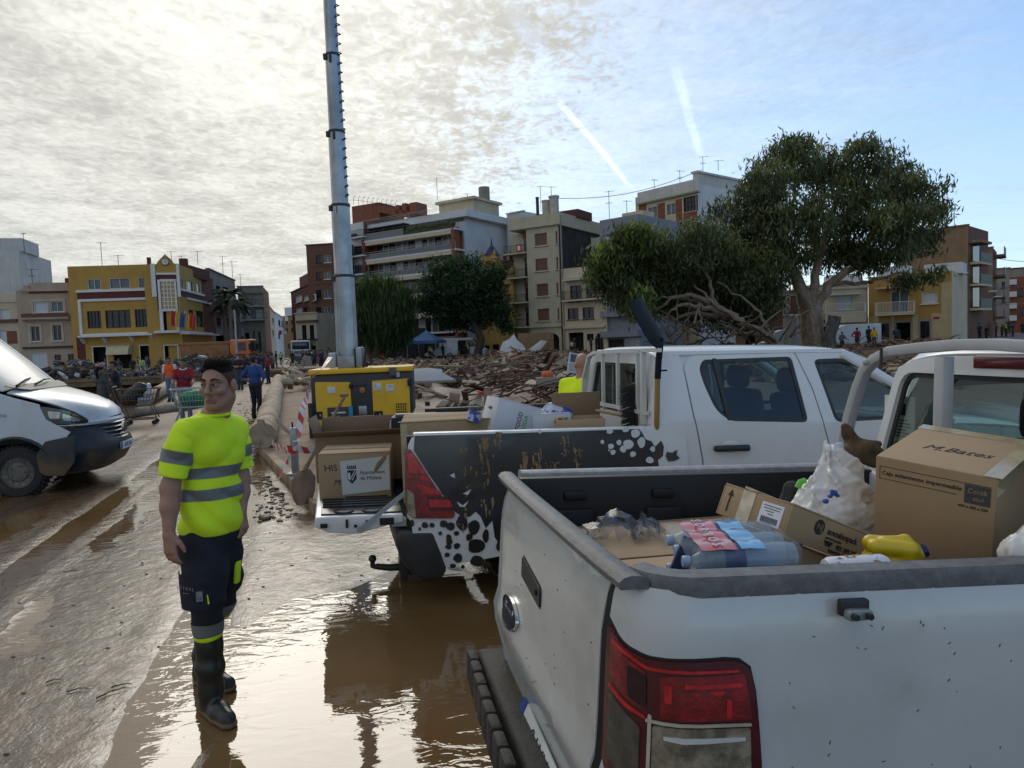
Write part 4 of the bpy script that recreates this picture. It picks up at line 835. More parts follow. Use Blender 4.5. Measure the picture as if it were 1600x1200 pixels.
balcony(T,f,(1289,499),(1351,494.5),.9,CREAM,WHITE_FRAME,.9,.9);slant(T,'awning',f,(1295,462),(1344,458.5),.12,.9,.9,GREYSHUT);slant(T,'cornice',f,(1263,453),(1356,447),.2,.2,.4,CREAM)
bar(T,'roof_room',f,(1300,425,1356,446),-2.5,3,STUCW);slant(T,'cornice',f,(1286,503),(1356,498),.22,.1,.3,IRON)
f=bframe(1357.5,66.8,1487,62.5);T=fthing('terraced_house','yellow brick house with a white balcony near the right side street','house',f)
ws=[(1391.5,454,1420,488,'g','balcony_door'),(1440,456,1465,474,'w'),(1376,505.5,1390,540,'n','door'),(1400.5,504,1423,540,'v'),(1438,502,1453,540,'n','door')]
H=top(f,1410,429);wall(f,T,ws,H,9,YBRICK,side=CREAM);windows(f,ws,T)
zc=top(f,1410,492);mb=MB();mb.box((f.W/2,-.035,zc/2),(.01,.01,.01));x1=f.W
for a,b in ((0,ws[2]),(ws[2],ws[3]),(ws[3],ws[4]),(ws[4],1)):
    xa=0 if a == 0 else rect(f,a[:4])[2]+.12;xb=f.W if b == 1 else rect(f,b[:4])[0]-.12;mb.box(((xa+xb)/2,-.02,zc/2),(xb-xa,.08,zc))
mb.build('plaster_base',M('pale_yellow_plaster',(.46,.36,.19),.85,.1,.8,streak=.25),T)
bar(T,'plaster_strip',f,(1471,440,1487,540),.05,.12,M('pale_yellow_plaster',(.46,.36,.19)))
balcony(T,f,(1371,492.5),(1431,489.5),1.,CREAM,WHITE_FRAME,1.,.2,n=26);slant(T,'canopy',f,(1371,451.5),(1431,447),.15,.8,.9,CREAM);bar(T,'street_plate',f,(1458.5,495,1468,498.5),.08,.03,M('red_plate',(.25,.02,.04)))
bar(T,'roof_room',f,(1360,414,1408,429),-2.2,3,STUCW);bar(T,'roof_room',f,(1433,408,1494,426),-3.2,3,STUCW)
for w in ws[2:]:x0,z0,x1,z1=rect(f,w[:4]);mb=MB();[mb.box(c,d) for c,d in (((x0-.08,-.04,z1/2),(.16,.14,z1)),((x1+.08,-.04,z1/2),(.16,.14,z1)),(((x0+x1)/2,-.04,z1+.1),(x1-x0+.32,.14,.2)))];mb.build('door_surround',GREYST,T)
f,T,H=simple(1400,79,1512,74,(1480,356),'apartment_building','tall tan brick gable above the yellow brick house',TAN,[],8,side=BRICKB)
for i,y in enumerate((412,446,484)):mb=MB();p=f.y(1500,y,0);mb.box((f.W+.5,3,p.z),(1.0,4.5,.25));so=mb.build('balcony',CREAM,T);mb=MB();mb.box((f.W+.98,3,p.z+.6),(.05,4.5,1.));mb.build('railing',IRON,so);mb=MB();mb.box((f.W+.02,3,p.z+1.4),(.06,2.5,2.2));mb.build('balcony_door',DARKGLASS,T)
mb=MB();mb.box((f.W+.55,2.5,top(f,1500,379)),(1.2,4,.25));mb.build('canopy',TAN,T)
f,T,H=simple(1487,78,1510,82,(1500,430),'side_street_wall','cream side of a house along the right side street',CREAM,[(1493,455,1498,475,'n'),(1493,495,1499,545,'v')],5,cat='house')
f,T,H=simple(1503,92,1551,90,(1530,388.5),'apartment_building','tan brick gable with glazed roof terrace along the right side street',TAN,[],8,side=BRICKB)
for y in (400,432,465,497):mb=MB();p=f.y(1545,y,0);mb.box((f.W+.6,2.5,p.z),(1.2,4,.3));so=mb.build('balcony',BRICKB,T);mb=MB();mb.box((f.W+1.15,2.5,p.z+.6),(.08,4,1.));mb.build('railing',IRON,so)
f,T,H=simple(1545,108,1577,107,(1560,420),'apartment_building','grey brown block with a white wall part, further along the right street',GREYST,[(1549,450,1556,470,'w'),(1565,440,1570,450,'n'),(1565,462,1570,472,'n')],8)
f,T,H=simple(1572,122,1660,118,(1600,418.5),'apartment_building','brick block with white balconies closing the right street',REDBR,[(1590,450,1598,462,'n'),(1590,480,1598,492,'n')],8,side=TAN)
bar(T,'grey_top',f,(1572,418.5,1660,431),.06,.2,GREYST)
for y in (441,460,478,497):slant(T,'balcony',f,(1576,y),(1588,y),.9,1.,1.,STUCW)
f,T,H=simple(1510,84,1545,100,(1525,450),'street_house','low brown houses lining the right side street',BRICKB,[(1514,470,1518,490,'w'),(1524,475,1530,492,'n'),(1516,505,1522,540,'v')],8,cat='house')
for i,(px,b,t,Y,k) in enumerate(((36,390,364,97,0),(49,440,420,86,1),(157,415,378,86,0),(184,414,398,86,0),(267,402,392,88,0),(283,413,399,92,1),(308,409,392,96,0),(347,426,400,100,1),(362,430,408,104,0),(375,447,428,112,0),(682,308,277,110,0),(730,316,302,104,0),(844,326,290,92,0),(861,320,291,94,0),(951,345,298,88,1),(979,340,313,88,0),(896,338,327,100,0),(1022,302,280,95,0),(1062,290,266,96,1),(1098,266,244,95,1),(1122,262,250,95,0),(1491,352,325,80,1))):aerial(px,b,t,Y,k)
# ------------------------------------------------------------------ vehicles
class AFr:
    """truck frame: X forward with a nose-down pitch, Z up, Y across (a little skewed); origin below the near rear rail corner"""
    def __init__(s,a,b,Wd,head,pitch,zr):
        th,p=radians(head),radians(pitch);s.X=Vector((cos(th)*cos(p),sin(th)*cos(p),-sin(p)));Yo=Vector((-sin(th),cos(th),0));s.Z=s.X.cross(Yo)
        Y=(b-a)/Wd;s.O=a-s.Z*zr
        s.E=Matrix(((s.X.x,Yo.x,s.Z.x,s.O.x),(s.X.y,Yo.y,s.Z.y,s.O.y),(s.X.z,Yo.z,s.Z.z,s.O.z),(0,0,0,1)))
        s.S=Matrix(((1,Y.dot(s.X),0,0),(0,Y.dot(Yo),0,0),(0,Y.dot(s.Z),1,0),(0,0,0,1)));s.M=s.E @ s.S;s.I=s.M.inverted()
    pl=Fr.pl;y=Fr.y;x=Fr.x;z=Fr.z;w=Fr.w;loc=Fr.loc
def athing(name,label,cat,f):
    o=thing(name,label,cat);o.matrix_world=f.E;return o
SCL=1.122
far_pt=lambda px,py,z:EYE+(G(px,py,z)-EYE)*SCL
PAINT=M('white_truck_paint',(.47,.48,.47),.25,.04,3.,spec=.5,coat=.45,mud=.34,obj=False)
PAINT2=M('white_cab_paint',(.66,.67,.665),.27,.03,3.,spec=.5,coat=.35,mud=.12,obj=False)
BPLAST=M('black_plastic',(.022,.022,.023),.45,.3,6.,bump=.0015,bsc=300,mud=.35,obj=False)
GPLAST=M('grey_grained_cap',(.125,.126,.127),.40,.25,30.,bump=.0035,bsc=240)
LINER=M('bed_liner',(.010,.010,.011),.55,.3,5.)
RUBBER=M('tyre_rubber',(.022,.020,.018),.8,.3,6.,mud=.9,obj=False)
SEAT=M('seat_fabric',(.025,.025,.028),.9,.2)
CARGLASS=glassmat('car_glass',(.50,.60,.56),1.3);CLEARGL=glassmat('clear_glass',(.80,.84,.83),1.2)
REDL=M('red_lens',(.20,.004,.006),.12,.45,26.,coat=.6,bump=.002,bsc=90);REDB=M('bright_red_lens',(.46,.012,.012),.15,.3,30.,coat=.6);REDD=M('dark_red_lens',(.07,.002,.004),.12,.2,10.,coat=.6)
CLEARL=M('clear_lens',(.30,.255,.18),.12,.5,22.,metal=.45,coat=.6,bump=.002,bsc=80);CHROME=M('chrome',(.62,.62,.62),.12,.05,metal=1.)
SEAM=M('dark_seam',(.012,.012,.012),.8,0)
lerp=lambda t,x:float(np.interp(x,[p[0] for p in t],[p[1] for p in t]))
def wheel(T,x,y,z,R=.37,w=.25,side=-1,name='wheel'):
    Mx=Matrix.Translation((x,y,z)) @ Matrix.Rotation(pi/2,4,'X')
    mb=MB();mb.lathe([(R*.62,-w/2),(R*.9,-w/2),(R*.985,-w/2+.03),(R,-w/4),(R,w/4),(R*.985,w/2-.03),(R*.9,w/2),(R*.62,w/2)],36,Mx,cap=False)
    for i in range(36):a=2*pi*i/36;[mb.box((0,0,0),(.025,.02,w*.42),T=Mx @ Matrix.Rotation(a+(.08 if s_ > 0 else 0),4,'Z') @ Matrix.Translation((R+.004,0,s_*w*.24))) for s_ in (-1,1)]
    t=mb.build('wheel',RUBBER,T,smooth=35)
    mb=MB();s_=-side
    mb.lathe([(R*.64,s_*w*.40),(R*.60,s_*w*.42),(R*.56,s_*w*.30),(R*.40,s_*w*.26),(R*.34,s_*w*.33),(R*.16,s_*w*.36),(.001,s_*w*.36)],30,Mx,cap=False)
    for i in range(12):a=2*pi*i/12;mb.ell(tuple((Mx @ Vector((R*.47*cos(a),R*.47*sin(a),s_*w*.285)))),(.022,.012,.022),8,4)
    for i in range(5):a=2*pi*i/5;mb.ell(tuple((Mx @ Vector((R*.25*cos(a),R*.25*sin(a),s_*w*.37)))),(.014,.014,.014),6,4)
    mb.lathe([(R*.62,-w*.45),(R*.62,w*.45)],30,Mx,cap=False)
    mb.build('rim',M('muddy_steel_rim',(.13,.115,.095),.5,.3,6.,metal=.3,mud=.9,obj=False),t,smooth=30)
def seat(T,x,y,z):
    mb=MB();mb.box((x,y,z),(.5,.5,.2));mb.box((x-.25,y,z+.38),(.14,.5,.68),rot=Matrix.Rotation(-.18,3,'Y'));mb.box((x-.33,y,z+.82),(.1,.28,.2));mb.build('seat',SEAT,T,bevel=.05,seg=3)
def cab(T,P):
    """double cab body: P holds the measured outline"""
    y0,y1,xr,zr,zb=P['y0'],P['y1'],P['xr'],P['zr'],P['zb'];k=P.get('k',.22);paint=PAINT2
    ins=lambda z:k*max(0,z-zb)+.05*max(0,z-zb)**2
    near=lambda o:(lambda x,z:(x,y0+ins(z)-o,z));farf=lambda o:(lambda x,z:(x,y1-ins(z)+o,z))
    for side,fm in (('near',near),('far',farf)):
        for nm,out,hole in P['panels']:
            panel(out,[hole] if hole else [],fm(0),step=.10,thick=.03,mat=paint,name=nm,parent=T)
            if hole:
                panel(hole,[inset(hole,.028)],fm(-.006),step=.2,thick=.012,mat=BPLAST,name='window_seal',parent=T)
                panel(inset(hole,.024),[],fm(-.014),step=.2,thick=0,mat=CARGLASS,name='side_window',parent=T)
        panel(P['inner'],[],(lambda f_:(lambda x,z:f_(x,z)))(fm(-.05)),step=.3,thick=.02,mat=SEAM,name='door_lining',parent=T)
        for a,b,w_ in P.get('bars',[]):
            (ax,az),(bx,bz)=a,b;panel([(ax-w_,az),(ax+w_,az),(bx+w_,bz),(bx-w_,bz)],[],fm(.001),step=.1,thick=.012,mat=BPLAST,name='window_bar',parent=T)
        if P.get('handle') and side == 'near':
            hx,hz=P['handle'];mb=MB();mb.tube([(hx-.13,y0-.012,hz),(hx-.11,y0-.045,hz+.004),(hx,y0-.052,hz+.006),(hx+.11,y0-.045,hz+.004),(hx+.13,y0-.012,hz)],[.022,.026,.024,.026,.022],8,flat=.6);mb.build('door_handle',BPLAST,T,smooth=50)
            mb=MB();mb.ell((hx,y0-.002,hz+.01),(.075,.006,.045),16,6);mb.build('handle_cup',PAINT2,T,smooth=60)
    # roof
    rows=[]
    for x,ze in P['roof']:
        yn,yf=y0+ins(ze)-.0,y1-ins(ze);r_=[]
        for i in range(17):
            t=-1+2*i/16;yy=(yn+yf)/2+(yf-yn)/2*t;r_.append((x,yy,ze+P['crown']*(1-abs(t)**5)**.8*min(1,1.15)))
        rows.append(r_)
    mb=MB();mb.grid(rows);mb.build('roof',paint,T,smooth=50,thick=-.02)
    # back wall with its window
    xs=lambda z:xr+.10*max(0,z-zb)
    zt=P['roof'][0][1]
    yl=lambda z:y0+ins(z);yr=lambda z:y1-ins(z)
    n=8;out=[(y0+.02,.5)]+[(yl(z)+.012,z) for z in np.linspace(zb,zt-.03,n)]
    top_=[(yl(zt)+(yr(zt)-yl(zt))*t,zt+P['crown']*(1-abs(2*t-1)**5)**.8-.012) for t in np.linspace(.02,.98,13)]
    out=out+top_+[(yr(z)-.012,z) for z in np.linspace(zt-.03,zb,n)]+[(y1-.02,.5)]
    wy0,wz0,wy1,wz1=P['rwin'];hole=roundpoly([(wy0-.02,wz0),(wy1+.02,wz0),(wy1-.07,wz1),(wy0+.07,wz1)],.07)
    panel(out,[hole],lambda y,z:(xs(z)+.02*((y-(y0+y1)/2)/.7)**4,y,z),step=.12,thick=.025,mat=paint,name='cab_back',parent=T)
    panel(hole,[inset(hole,.02)],lambda y,z:(xs(z)+.006+.02*((y-(y0+y1)/2)/.7)**4,y,z),step=.2,thick=.012,mat=BPLAST,name='window_seal',parent=T)
    panel(inset(hole,.018),[],lambda y,z:(xs(z)+.012+.02*((y-(y0+y1)/2)/.7)**4,y,z),step=.2,thick=0,mat=CARGLASS,name='rear_window',parent=T)
    # windscreen and bonnet
    xa,za=P['roof'][-1];xb,zbn=P['cowl'];hx=P['nose']
    ws=[[(xa+(xb-xa)*s_,y0+ins(za+(zbn-za)*s_)+.03+(y1-y0-2*ins(za+(zbn-za)*s_)-.06)*t,za+(zbn-za)*s_+.02) for t in np.linspace(0,1,9)] for s_ in np.linspace(0,1,6)]
    mb=MB();mb.grid(ws);mb.build('windscreen',CARGLASS,T,smooth=50)
    for yy,sg in ((y0,1),(y1,-1)):mb=MB();mb.tube([(xa-.02,yy+sg*(ins(za)+.02),za),((xa+xb)/2,yy+sg*(ins((za+zbn)/2)+.015),(za+zbn)/2+.02),(xb+.02,yy+sg*(ins(zbn)+.01),zbn)],.045,8);mb.build('windscreen_pillar',paint,T,smooth=50)
    hd=[[(xb+(hx-xb)*s_,y0+.06+(y1-y0-.12)*t,zbn-.01-.13*s_**2.2+.045*(1-abs(2*t-1)**3)) for t in np.linspace(0,1,11)] for s_ in np.linspace(0,1,9)]
    mb=MB();mb.grid(hd);mb.build('bonnet',paint,T,smooth=50,thick=-.02)
    # front end, sills, underbody, wings
    for yy,sg in ((y0,-1),(y1,1)):
        fen=[(xb-.15,.35),(xb+.18,.35),(xb+.22,.62),(xb+.38,.82),(xb+.62,.84),(xb+.86,.7),(xb+.93,.4),(hx,.4),(hx+.02,zbn-.2),(hx-.1,zbn-.12),(xb,zbn+.0),(xb-.15,zbn+.0)]
        panel(fen,[],(lambda Y,s2:(lambda x,z:(x,Y+s2*.03*sin(pi*min(1,max(0,(z-.3)/.9))),z)))(yy,sg),step=.12,thick=.03,mat=paint,name='front_wing',parent=T)
    mb=MB();mb.box((hx-.02,(y0+y1)/2,.72),(.14,y1-y0-.1,.5));mb.box((hx+.06,(y0+y1)/2,.45),(.22,y1-y0,.26));mb.build('front_bumper',BPLAST,T,bevel=.05,seg=3)
    for yy in (y0+.22,y1-.22):mb=MB();mb.box((hx+.03,yy,.86),(.12,.36,.16));mb.build('headlight',CLEARL,T,bevel=.03)
    mb=MB();mb.box(((xr+hx)/2,(y0+y1)/2,.42),(hx-xr-.3,y1-y0-.25,.18));mb.box(((xr+xb)/2,(y0+y1)/2,.52),(xb-xr-.1,y1-y0-.12,.06));mb.build('underbody',SEAM,T)
    mb=MB();mb.box((xb-.2,(y0+y1)/2,zbn-.14),(.45,y1-y0-.2,.22));mb.build('dashboard',SEAT,T,bevel=.05)
    for xx in P['seats']:
        for yy in (y0+.42,y1-.42):seat(T,xx,yy,zb-.52)
# ---------- spotted pickup with its tailgate down
HX=AFr(far_pt(632,680,1.3),far_pt(607,650,1.3),1.48,6,1.42,1.232)
def HS(px,py):
    p=HX.y(px,py,-.06)
    if p.z > 1.25:p=HX.pl(px,py,(0,-.06,1.25),(0,1,-.24))
    return (p.x,p.z)
hil=athing('pickup_truck','white pickup with a black spotted load bed and its tailgate down','pickup',HX);SHEAR=HX.S
def build_spotted():
    T=hil;y0,y1=-.06,1.54;zr=1.232;LB=2.03
    side=lambda o:(lambda x,z:(x,y0-o-.025*sin(pi*min(1,max(0,(z-.3)/.9)))**.7,z))
    # near and far bed sides
    arch=[(1.12+.46*cos(a),.30+.46*sin(a)) for a in np.linspace(pi-.1,.1,15)]
    out=[(.05,.255),(.03,.62),(.0,.66),(-.012,.90),(.02,1.17),(.045,zr-.012),(.09,zr),(LB,zr),(LB+.005,1.1),(LB+.03,.9),(LB+.03,.28),(1.6,.28)]+[p for p in arch[::-1]]+[(.62,.255)]
    out=[(.05,.255),(.03,.62),(.0,.66),(-.012,.90),(.02,1.17),(.045,zr-.012),(.09,zr),(LB,zr),(LB+.03,.9),(LB+.03,.3)]+arch[::-1]
    panel(out,[],side(0),step=.11,thick=.03,mat=PAINT2,name='bed_side',parent=T)
    panel(out,[],lambda x,z:(x,y1+.03*sin(pi*min(1,max(0,(z-.3)/.9))),z),step=.2,thick=.03,mat=PAINT2,name='bed_side',parent=T)
    # rails
    for yy in (y0+.055,y1-.055):mb=MB();mb.box((LB/2+.03,yy,zr+.004),(LB-.06,.085,.03));mb.build('bed_rail',PAINT2 if yy < .5 else GPLAST,T,bevel=.01)
    mb=MB();mb.box((LB/2,(y0+y1)/2,.60),(LB,y1-y0-.16,.05));mb.build('bed_floor',LINER,T)
    for yy in (y0+.11,y1-.11):mb=MB();mb.box((LB/2,yy,.92),(LB-.04,.04,.6));[mb.box((.2+i*.3,yy+(.03 if yy < .5 else -.03),.92),(.08,.03,.52)) for i in range(6)];mb.build('bed_liner',LINER,T)
    mb=MB();mb.box((LB-.03,(y0+y1)/2,.92),(.05,y1-y0-.16,.62));mb.build('bed_front',PAINT2,T,bevel=.01)
    # vinyl: black field with white dots, black blots on white
    VB=M('black_vinyl',(.012,.014,.019),.22,.3,3.,coat=.4,mud=.25,obj=False);VW=M('white_vinyl',(.60,.63,.65),.3,.04)
    fld=[HS(*p) for p in ((648,681),(820,676),(998,670),(1003,676),(1008,686),(1017,689),(1022,698),(1032,688),(1036,697),(1034,712),(1026,718),(1028,733),(1010,760),(1000,840),(960,880),(800,880),(772,838),(768,812),(758,824),(750,806),(742,798),(733,806),(722,806),(709,798),(690,770),(668,738),(654,716),(646,703))]
    panel(fld,[],side(.004),step=.12,thick=.002,mat=VB,name='vinyl_field',parent=T)
    def blot(px,py,rx,ry,mat,o=.008,wob=.10,name='vinyl_spot',seed=0):
        rr=random.Random(px*31+py);ph=rr.random()*6;c=HS(px,py);sx=HS(px+rx,py)[0]-c[0];sz=c[1]-HS(px,py+ry)[1]
        panel([(c[0]+sx*cos(a)*(1+wob*sin(3*a+ph)),c[1]+sz*sin(a)*(1+wob*sin(2*a+ph))) for a in np.linspace(0,2*pi,19)[:-1]],[],side(o),step=0,thick=.0015,mat=mat,name=name,parent=T)
    for a in ((952,674,5,4),(977,671,6,4),(992,677,7,7),(940,690,3,3),(953,697,4.5,4.5),(966,691,4,4),(972,701,5,5),(980,694,8,8),(1001,691,6,8),(956,706,4,4),(987,709,4.5,4.5),(1018,701,4,4),(1013,718,6,5),(950,703,1.5,1.5),(843,674,3,3)):blot(*a,VW)
    for a in ((643,816,3,6),(663,819,5,5),(655,825,2,3),(674,819,4,4),(692,817,6,6),(703,821,7,6),(721,815,9,12),(739,823,9,12),(687,832,3,3),(712,832,4,4),(700,838,4,5),(701,845,5,6),(700,853,5,4),(713,852,5,5),(743,852,13,12),(698,866,4,4),(715,871,7,7),(707,884,5,4),(745,876,11,9),(723,885,3,3),(761,882,6,6),(758,836,5,10),(732,838,5,6),(788,850,14,14),(800,880,12,8)):blot(*a,VB)
    for pts in (((702,742),(709,738),(710,746)),((712,782),(722,788),(731,781),(725,791),(717,790)),((722,770),(735,763),(730,772)),((1040,705),(1048,707),(1056,702),(1055,710),(1060,715),(1052,719),(1042,720),(1038,712))):panel([HS(*p) for p in pts],[],side(.008),step=0,thick=.0015,mat=VW if pts[0][0] < 1000 else VB,name='vinyl_spot',parent=T)
    # dried mud splashes
    MS=M('mud_splash',(.22,.145,.075),.85,.25,8.,bump=.004)
    rr=random.Random(9)
    for cx,y0_,y1_,sp,n in ((757,678,800,11,46),(778,676,700,6,10),(818,706,742,9,20),(838,702,735,8,16),(880,678,712,8,14),(900,700,730,7,14),(860,720,740,16,12),(725,700,830,12,14)):
        for i in range(n):
            px=rr.gauss(cx,sp*.55);py=y0_+(y1_-y0_)*rr.random()**1.4;w=rr.uniform(.6,2.6);h=rr.uniform(1.5,4)*(4.5 if rr.random() < .35 else 1);k=rr.uniform(-1.5,1.5)
            P_=[HS(px-w,py),HS(px-w*.4,py-h*.3),HS(px+w*.6,py-h*.2),HS(px+w,py+h*.2),HS(px+w*.3+k,py+h*.8),HS(px+k,py+h),HS(px-w*.6+k*.5,py+h*.5)];panel(roundpoly(P_,.01,2),[],side(.010),step=0,thick=.002,mat=MS,name='mud_splash',parent=T)
    # tail light
    def lens(pts,o,mat,name,par=None,r=.012,yf=None):return panel(roundpoly([HS(*p) for p in pts],r,3),[],side(o),step=.06,thick=.02 if o < .03 else .008,mat=mat,name=name,parent=par or T)
    tl=lens(((632,700),(641,701),(655,721),(678,757),(701,790),(710,801),(707,808),(645,808),(635,801),(632,760)),.018,REDL,'tail_light',r=.02)
    lens(((634,762),(645,768),(649,806),(640,805),(636,799)),.026,CLEARL,'clear_lens',tl)
    for pts in (((636,708),(645,708),(655,726),(650,740),(637,735)),((652,724),(661,733),(664,738),(654,737)),((655,741),(668,745),(671,750),(656,748)),((650,754),(684,764),(690,771),(660,770)),((668,778),(701,779),(706,790),(670,790))):lens(pts,.028,REDB,'light_bar',tl,.006)
    lens(((666,774),(698,774),(709,796),(668,794)),.024,REDD,'light_frame',tl)
    # rear end below: crossmember, bumper, tow hook
    B=[HX.y(px,py,-.05) for px,py in ((620,829),(677,828),(683,845),(698,890),(688,905),(662,907),(648,898),(628,876),(618,852))]
    mb=MB();mb.prism([(p.x,p.z) for p in B],1.62,Matrix(((1,0,0,0),(0,0,1,-.085),(0,1,0,0),(0,0,0,1))));mb.build('bumper',BPLAST,T,bevel=.03,seg=3)
    mb=MB();mb.box((.03,.74,.58),(.06,1.5,.1));mb.build('crossmember',SEAM,T);mb=MB();mb.box((-.02,.05,.60),(.16,.1,.05));mb.build('hinge',STEEL,T)
    hb=HX.y(582,873,.60);q_=HX.y(610,884,.60);mb=MB();mb.ell((hb.x,.60,hb.z),(.032,.032,.032),12,8)
    mb.tube([(hb.x,.60,hb.z-.01),(hb.x,.60,hb.z-.06),(hb.x+.03,.60,q_.z+.0),(q_.x,.60,q_.z-.015),(q_.x+.12,.60,q_.z-.01)],[.02,.022,.025,.027,.03],10);mb.box((q_.x+.1,.60,q_.z+.01),(.06,.16,.2));mb.box((q_.x+.2,.60,q_.z-.02),(.2,.1,.1));mb.build('tow_hook',IRON,T,smooth=45)
    # tailgate lowered flat
    zt=.665
    mb=MB();mb.prism([(-.64,zt),(-.02,zt),(-.02,zt-.06),(-.12,zt-.075),(-.35,zt-.13),(-.55,zt-.115),(-.645,zt-.07)],1.48,Matrix(((1,0,0,0),(0,0,1,-.01),(0,1,0,0),(0,0,0,1))));tg=mb.build('tailgate',PAINT2,T,bevel=.012,seg=3)
    mb=MB();mb.box((-.31,.74,zt+.006),(.58,1.40,.014));mb.build('tailgate_liner',M('glossy_liner',(.02,.022,.026),.25,.2),tg,bevel=.004)
    mb=MB();[mb.box((-.34,.25+i*.085,zt+.018),(.5,.04,.012)) for i in range(14)];[mb.lathe([(.07,0),(.075,.008),(.055,.008),(.05,0)],20,Matrix.Translation((x,.1,zt+.012)),cap=False) for x in (-.44,-.24)];mb.build('liner_rib',M('glossy_liner',(.02,.022,.026)),tg,smooth=30)
    for x,z,d in ((-.42,zt-.05,(.018,.006,.06)),(-.58,zt-.06,(.05,.006,.03)),(-.36,zt-.07,(.02,.006,.02)),(-.28,zt-.04,(.018,.006,.018)),(-.14,zt-.045,(.10,.008,.05))):mb=MB();mb.box((x,-.021,z),d);mb.build('latch_hole',SEAM,tg)
    a,b=HX.y(563,828,-.035),HX.y(640,765,-.02);mb=MB();mb.tube([tuple(a),tuple((a+b)/2+Vector((0,0,.004))),tuple(b)],.022,4,flat=.25,up=(0,0,1));[mb.lathe([(.022,0),(.022,.014)],12,Matrix.Translation(tuple(p)) @ Matrix.Rotation(pi/2,4,'X')) for p in (a,)];mb.build('tailgate_stay',STEEL,T)
    # cab
    q_=lambda *L:[HS(*p) for p in L]
    pil=[(1.80,.5),(1.805,1.25),(1.83,1.5),(1.87,1.70),(1.90,1.755)]
    dtop=HS(1078,554)[1];sm=q_((1068,572),(1074,600),(1084,650),(1098,718));lo=(2.21,.5)
    quarter=pil+[(HS(1062,553)[0],1.77),(sm[0][0]-.006,sm[0][1])]+[(x-.006,z) for x,z in sm[1:]]+[(lo[0]-.006,lo[1])]
    rd_top=[(HS(1078,554)[0],1.765),(HS(1243,551)[0],1.772)];rs=[(HS(1270,608)[0],HS(1270,608)[1]),HS(1287,662),HS(1302,718),(3.22,.5)]
    rear=roundpoly([(lo[0]+.006,lo[1])]+[(x+.006,z) for x,z in sm[::-1]]+rd_top+[(x-.005,z) for x,z in rs],[.01,.01,.01,.02,.05,.06,.03,.02,.02,.02,.01])
    rh=roundpoly(q_((1093,576),(1099,562),(1238,557),(1264,660),(1140,658),(1118,640),(1100,600)),[.06,.05,.04,.05,.06,.12,.08])
    fr_=[(rs[3][0]+.006,.5)]+[(x+.006,z) for x,z in rs[2::-1]]+[(rd_top[1][0]+.01,1.772),(3.35,1.765),(3.60,1.66),(4.05,1.32),(4.12,1.2),(4.1,.5)]
    fh=roundpoly(q_((1272,562),(1318,560))+[(3.52,1.655),(3.93,1.345),(3.95,1.27)]+q_((1306,660)),[.04,.06,.08,.05,.05,.05])
    top_strip=[(1.90,1.755),(HS(1062,553)[0]+.01,1.772),(rd_top[1][0],1.778),(3.35,1.77),(3.62,1.67),(3.62,1.69),(3.36,1.80),(1.93,1.80)]
    cab(T,dict(y0=-.06,y1=1.54,xr=1.83,zr=1.8,zb=1.25,k=.24,crown=.055,handle=(HS(1142,700)[0],HS(1142,700)[1]),
        panels=[('roof_rail',top_strip,None),('rear_quarter',quarter,None),('rear_door',rear,rh),('front_door',fr_,fh)],inner=[(1.84,.5),(1.84,1.2),(4.1,1.2),(4.1,.5)],
        bars=[(HS(1117,560),HS(1140,657),.016)],roof=[(1.88,1.755),(1.93,1.775),(2.1,1.782),(2.6,1.785),(3.1,1.78),(3.36,1.762)],rwin=(.12,1.30,1.36,1.70),cowl=(4.12,1.22),nose=5.3,seats=(2.55,3.45)))
    panel(q_((1048,556),(1094,554),(1090,562),(1086,575),(1078,600),(1066,590)),[],lambda x,z:(x,-.06+.24*max(0,z-1.25)+.05*max(0,z-1.25)**2+.02,z),step=0,thick=.01,mat=PAINT2,name='door_jamb',parent=T)
    wheel(T,1.12,.07,.27);wheel(T,1.12,1.41,.27,side=1);wheel(T,4.55,.07,.27);wheel(T,4.55,1.41,.27,side=1)
    # headache rack in front of the rear window
    RK=M('white_rack_steel',(.58,.59,.57),.4,.08,mud=.3,obj=False);X=1.80
    def rp(px,py):p=HX.x(px,py,X);return (X,p.y,p.z)
    mb=MB();mb.tube([rp(911,640),rp(913,590),rp(921,556),rp(930,551),rp(975,548),rp(1030,547)],.026,4,flat=.8);mb.tube([(X,.12,1.25),(X,.12,1.79),(X,.16,1.795)],.026,4);mb.build('load_rack',RK,T)
    for px in (942,965,996):mb=MB();a,b=rp(px,552),rp(px+1,632);mb.tube([a,b,(X+.02,b[1]-.02,1.26)],.018,4);mb.build('rack_bar',RK,T)
    mb=MB();mb.tube([(X,0.05,1.34),(X,1.45,1.34)],.02,4);mb.build('rack_rail',RK,T)
build_spotted();SHEAR=None
# ---------- near white pickup
RG=AFr(far_pt(1000,905,1.35),far_pt(790,735,1.35),1.56,6,1.9,1.287)
rgr=athing('pickup_truck','muddy white pickup loaded with cardboard boxes and water bottles, nearest of all','pickup',RG);SHEAR=RG.S
TBT=[(.34,.0),(.42,.03),(.55,.05),(.68,.085),(.72,.088),(.77,.066),(.9,.058),(1.1,.048),(1.2,.03),(1.27,.0)];SBT=[(.34,.0),(.5,.03),(.75,.045),(1.0,.048),(1.15,.04),(1.22,.022),(1.27,-.004)]
def RSH(u,z,o=0.):     # outer skin: u<-.2 tailgate (u=-.2-y'), -.2..0 corner, >0 side
    tb,sb=lerp(TBT,z)+o,lerp(SBT,z)+o;c=.15
    if u <= -.2:y=c+(-.2-u);return (-tb*(1-.25*((y-.78)/.78)**4),y,z)
    if u <= 0:a=(u+.2)/.2*pi/2;return (c-(c+tb*.75)*cos(a)**.8,c-(c+sb)*sin(a)**.8,z)
    return (c+u,-sb,z)
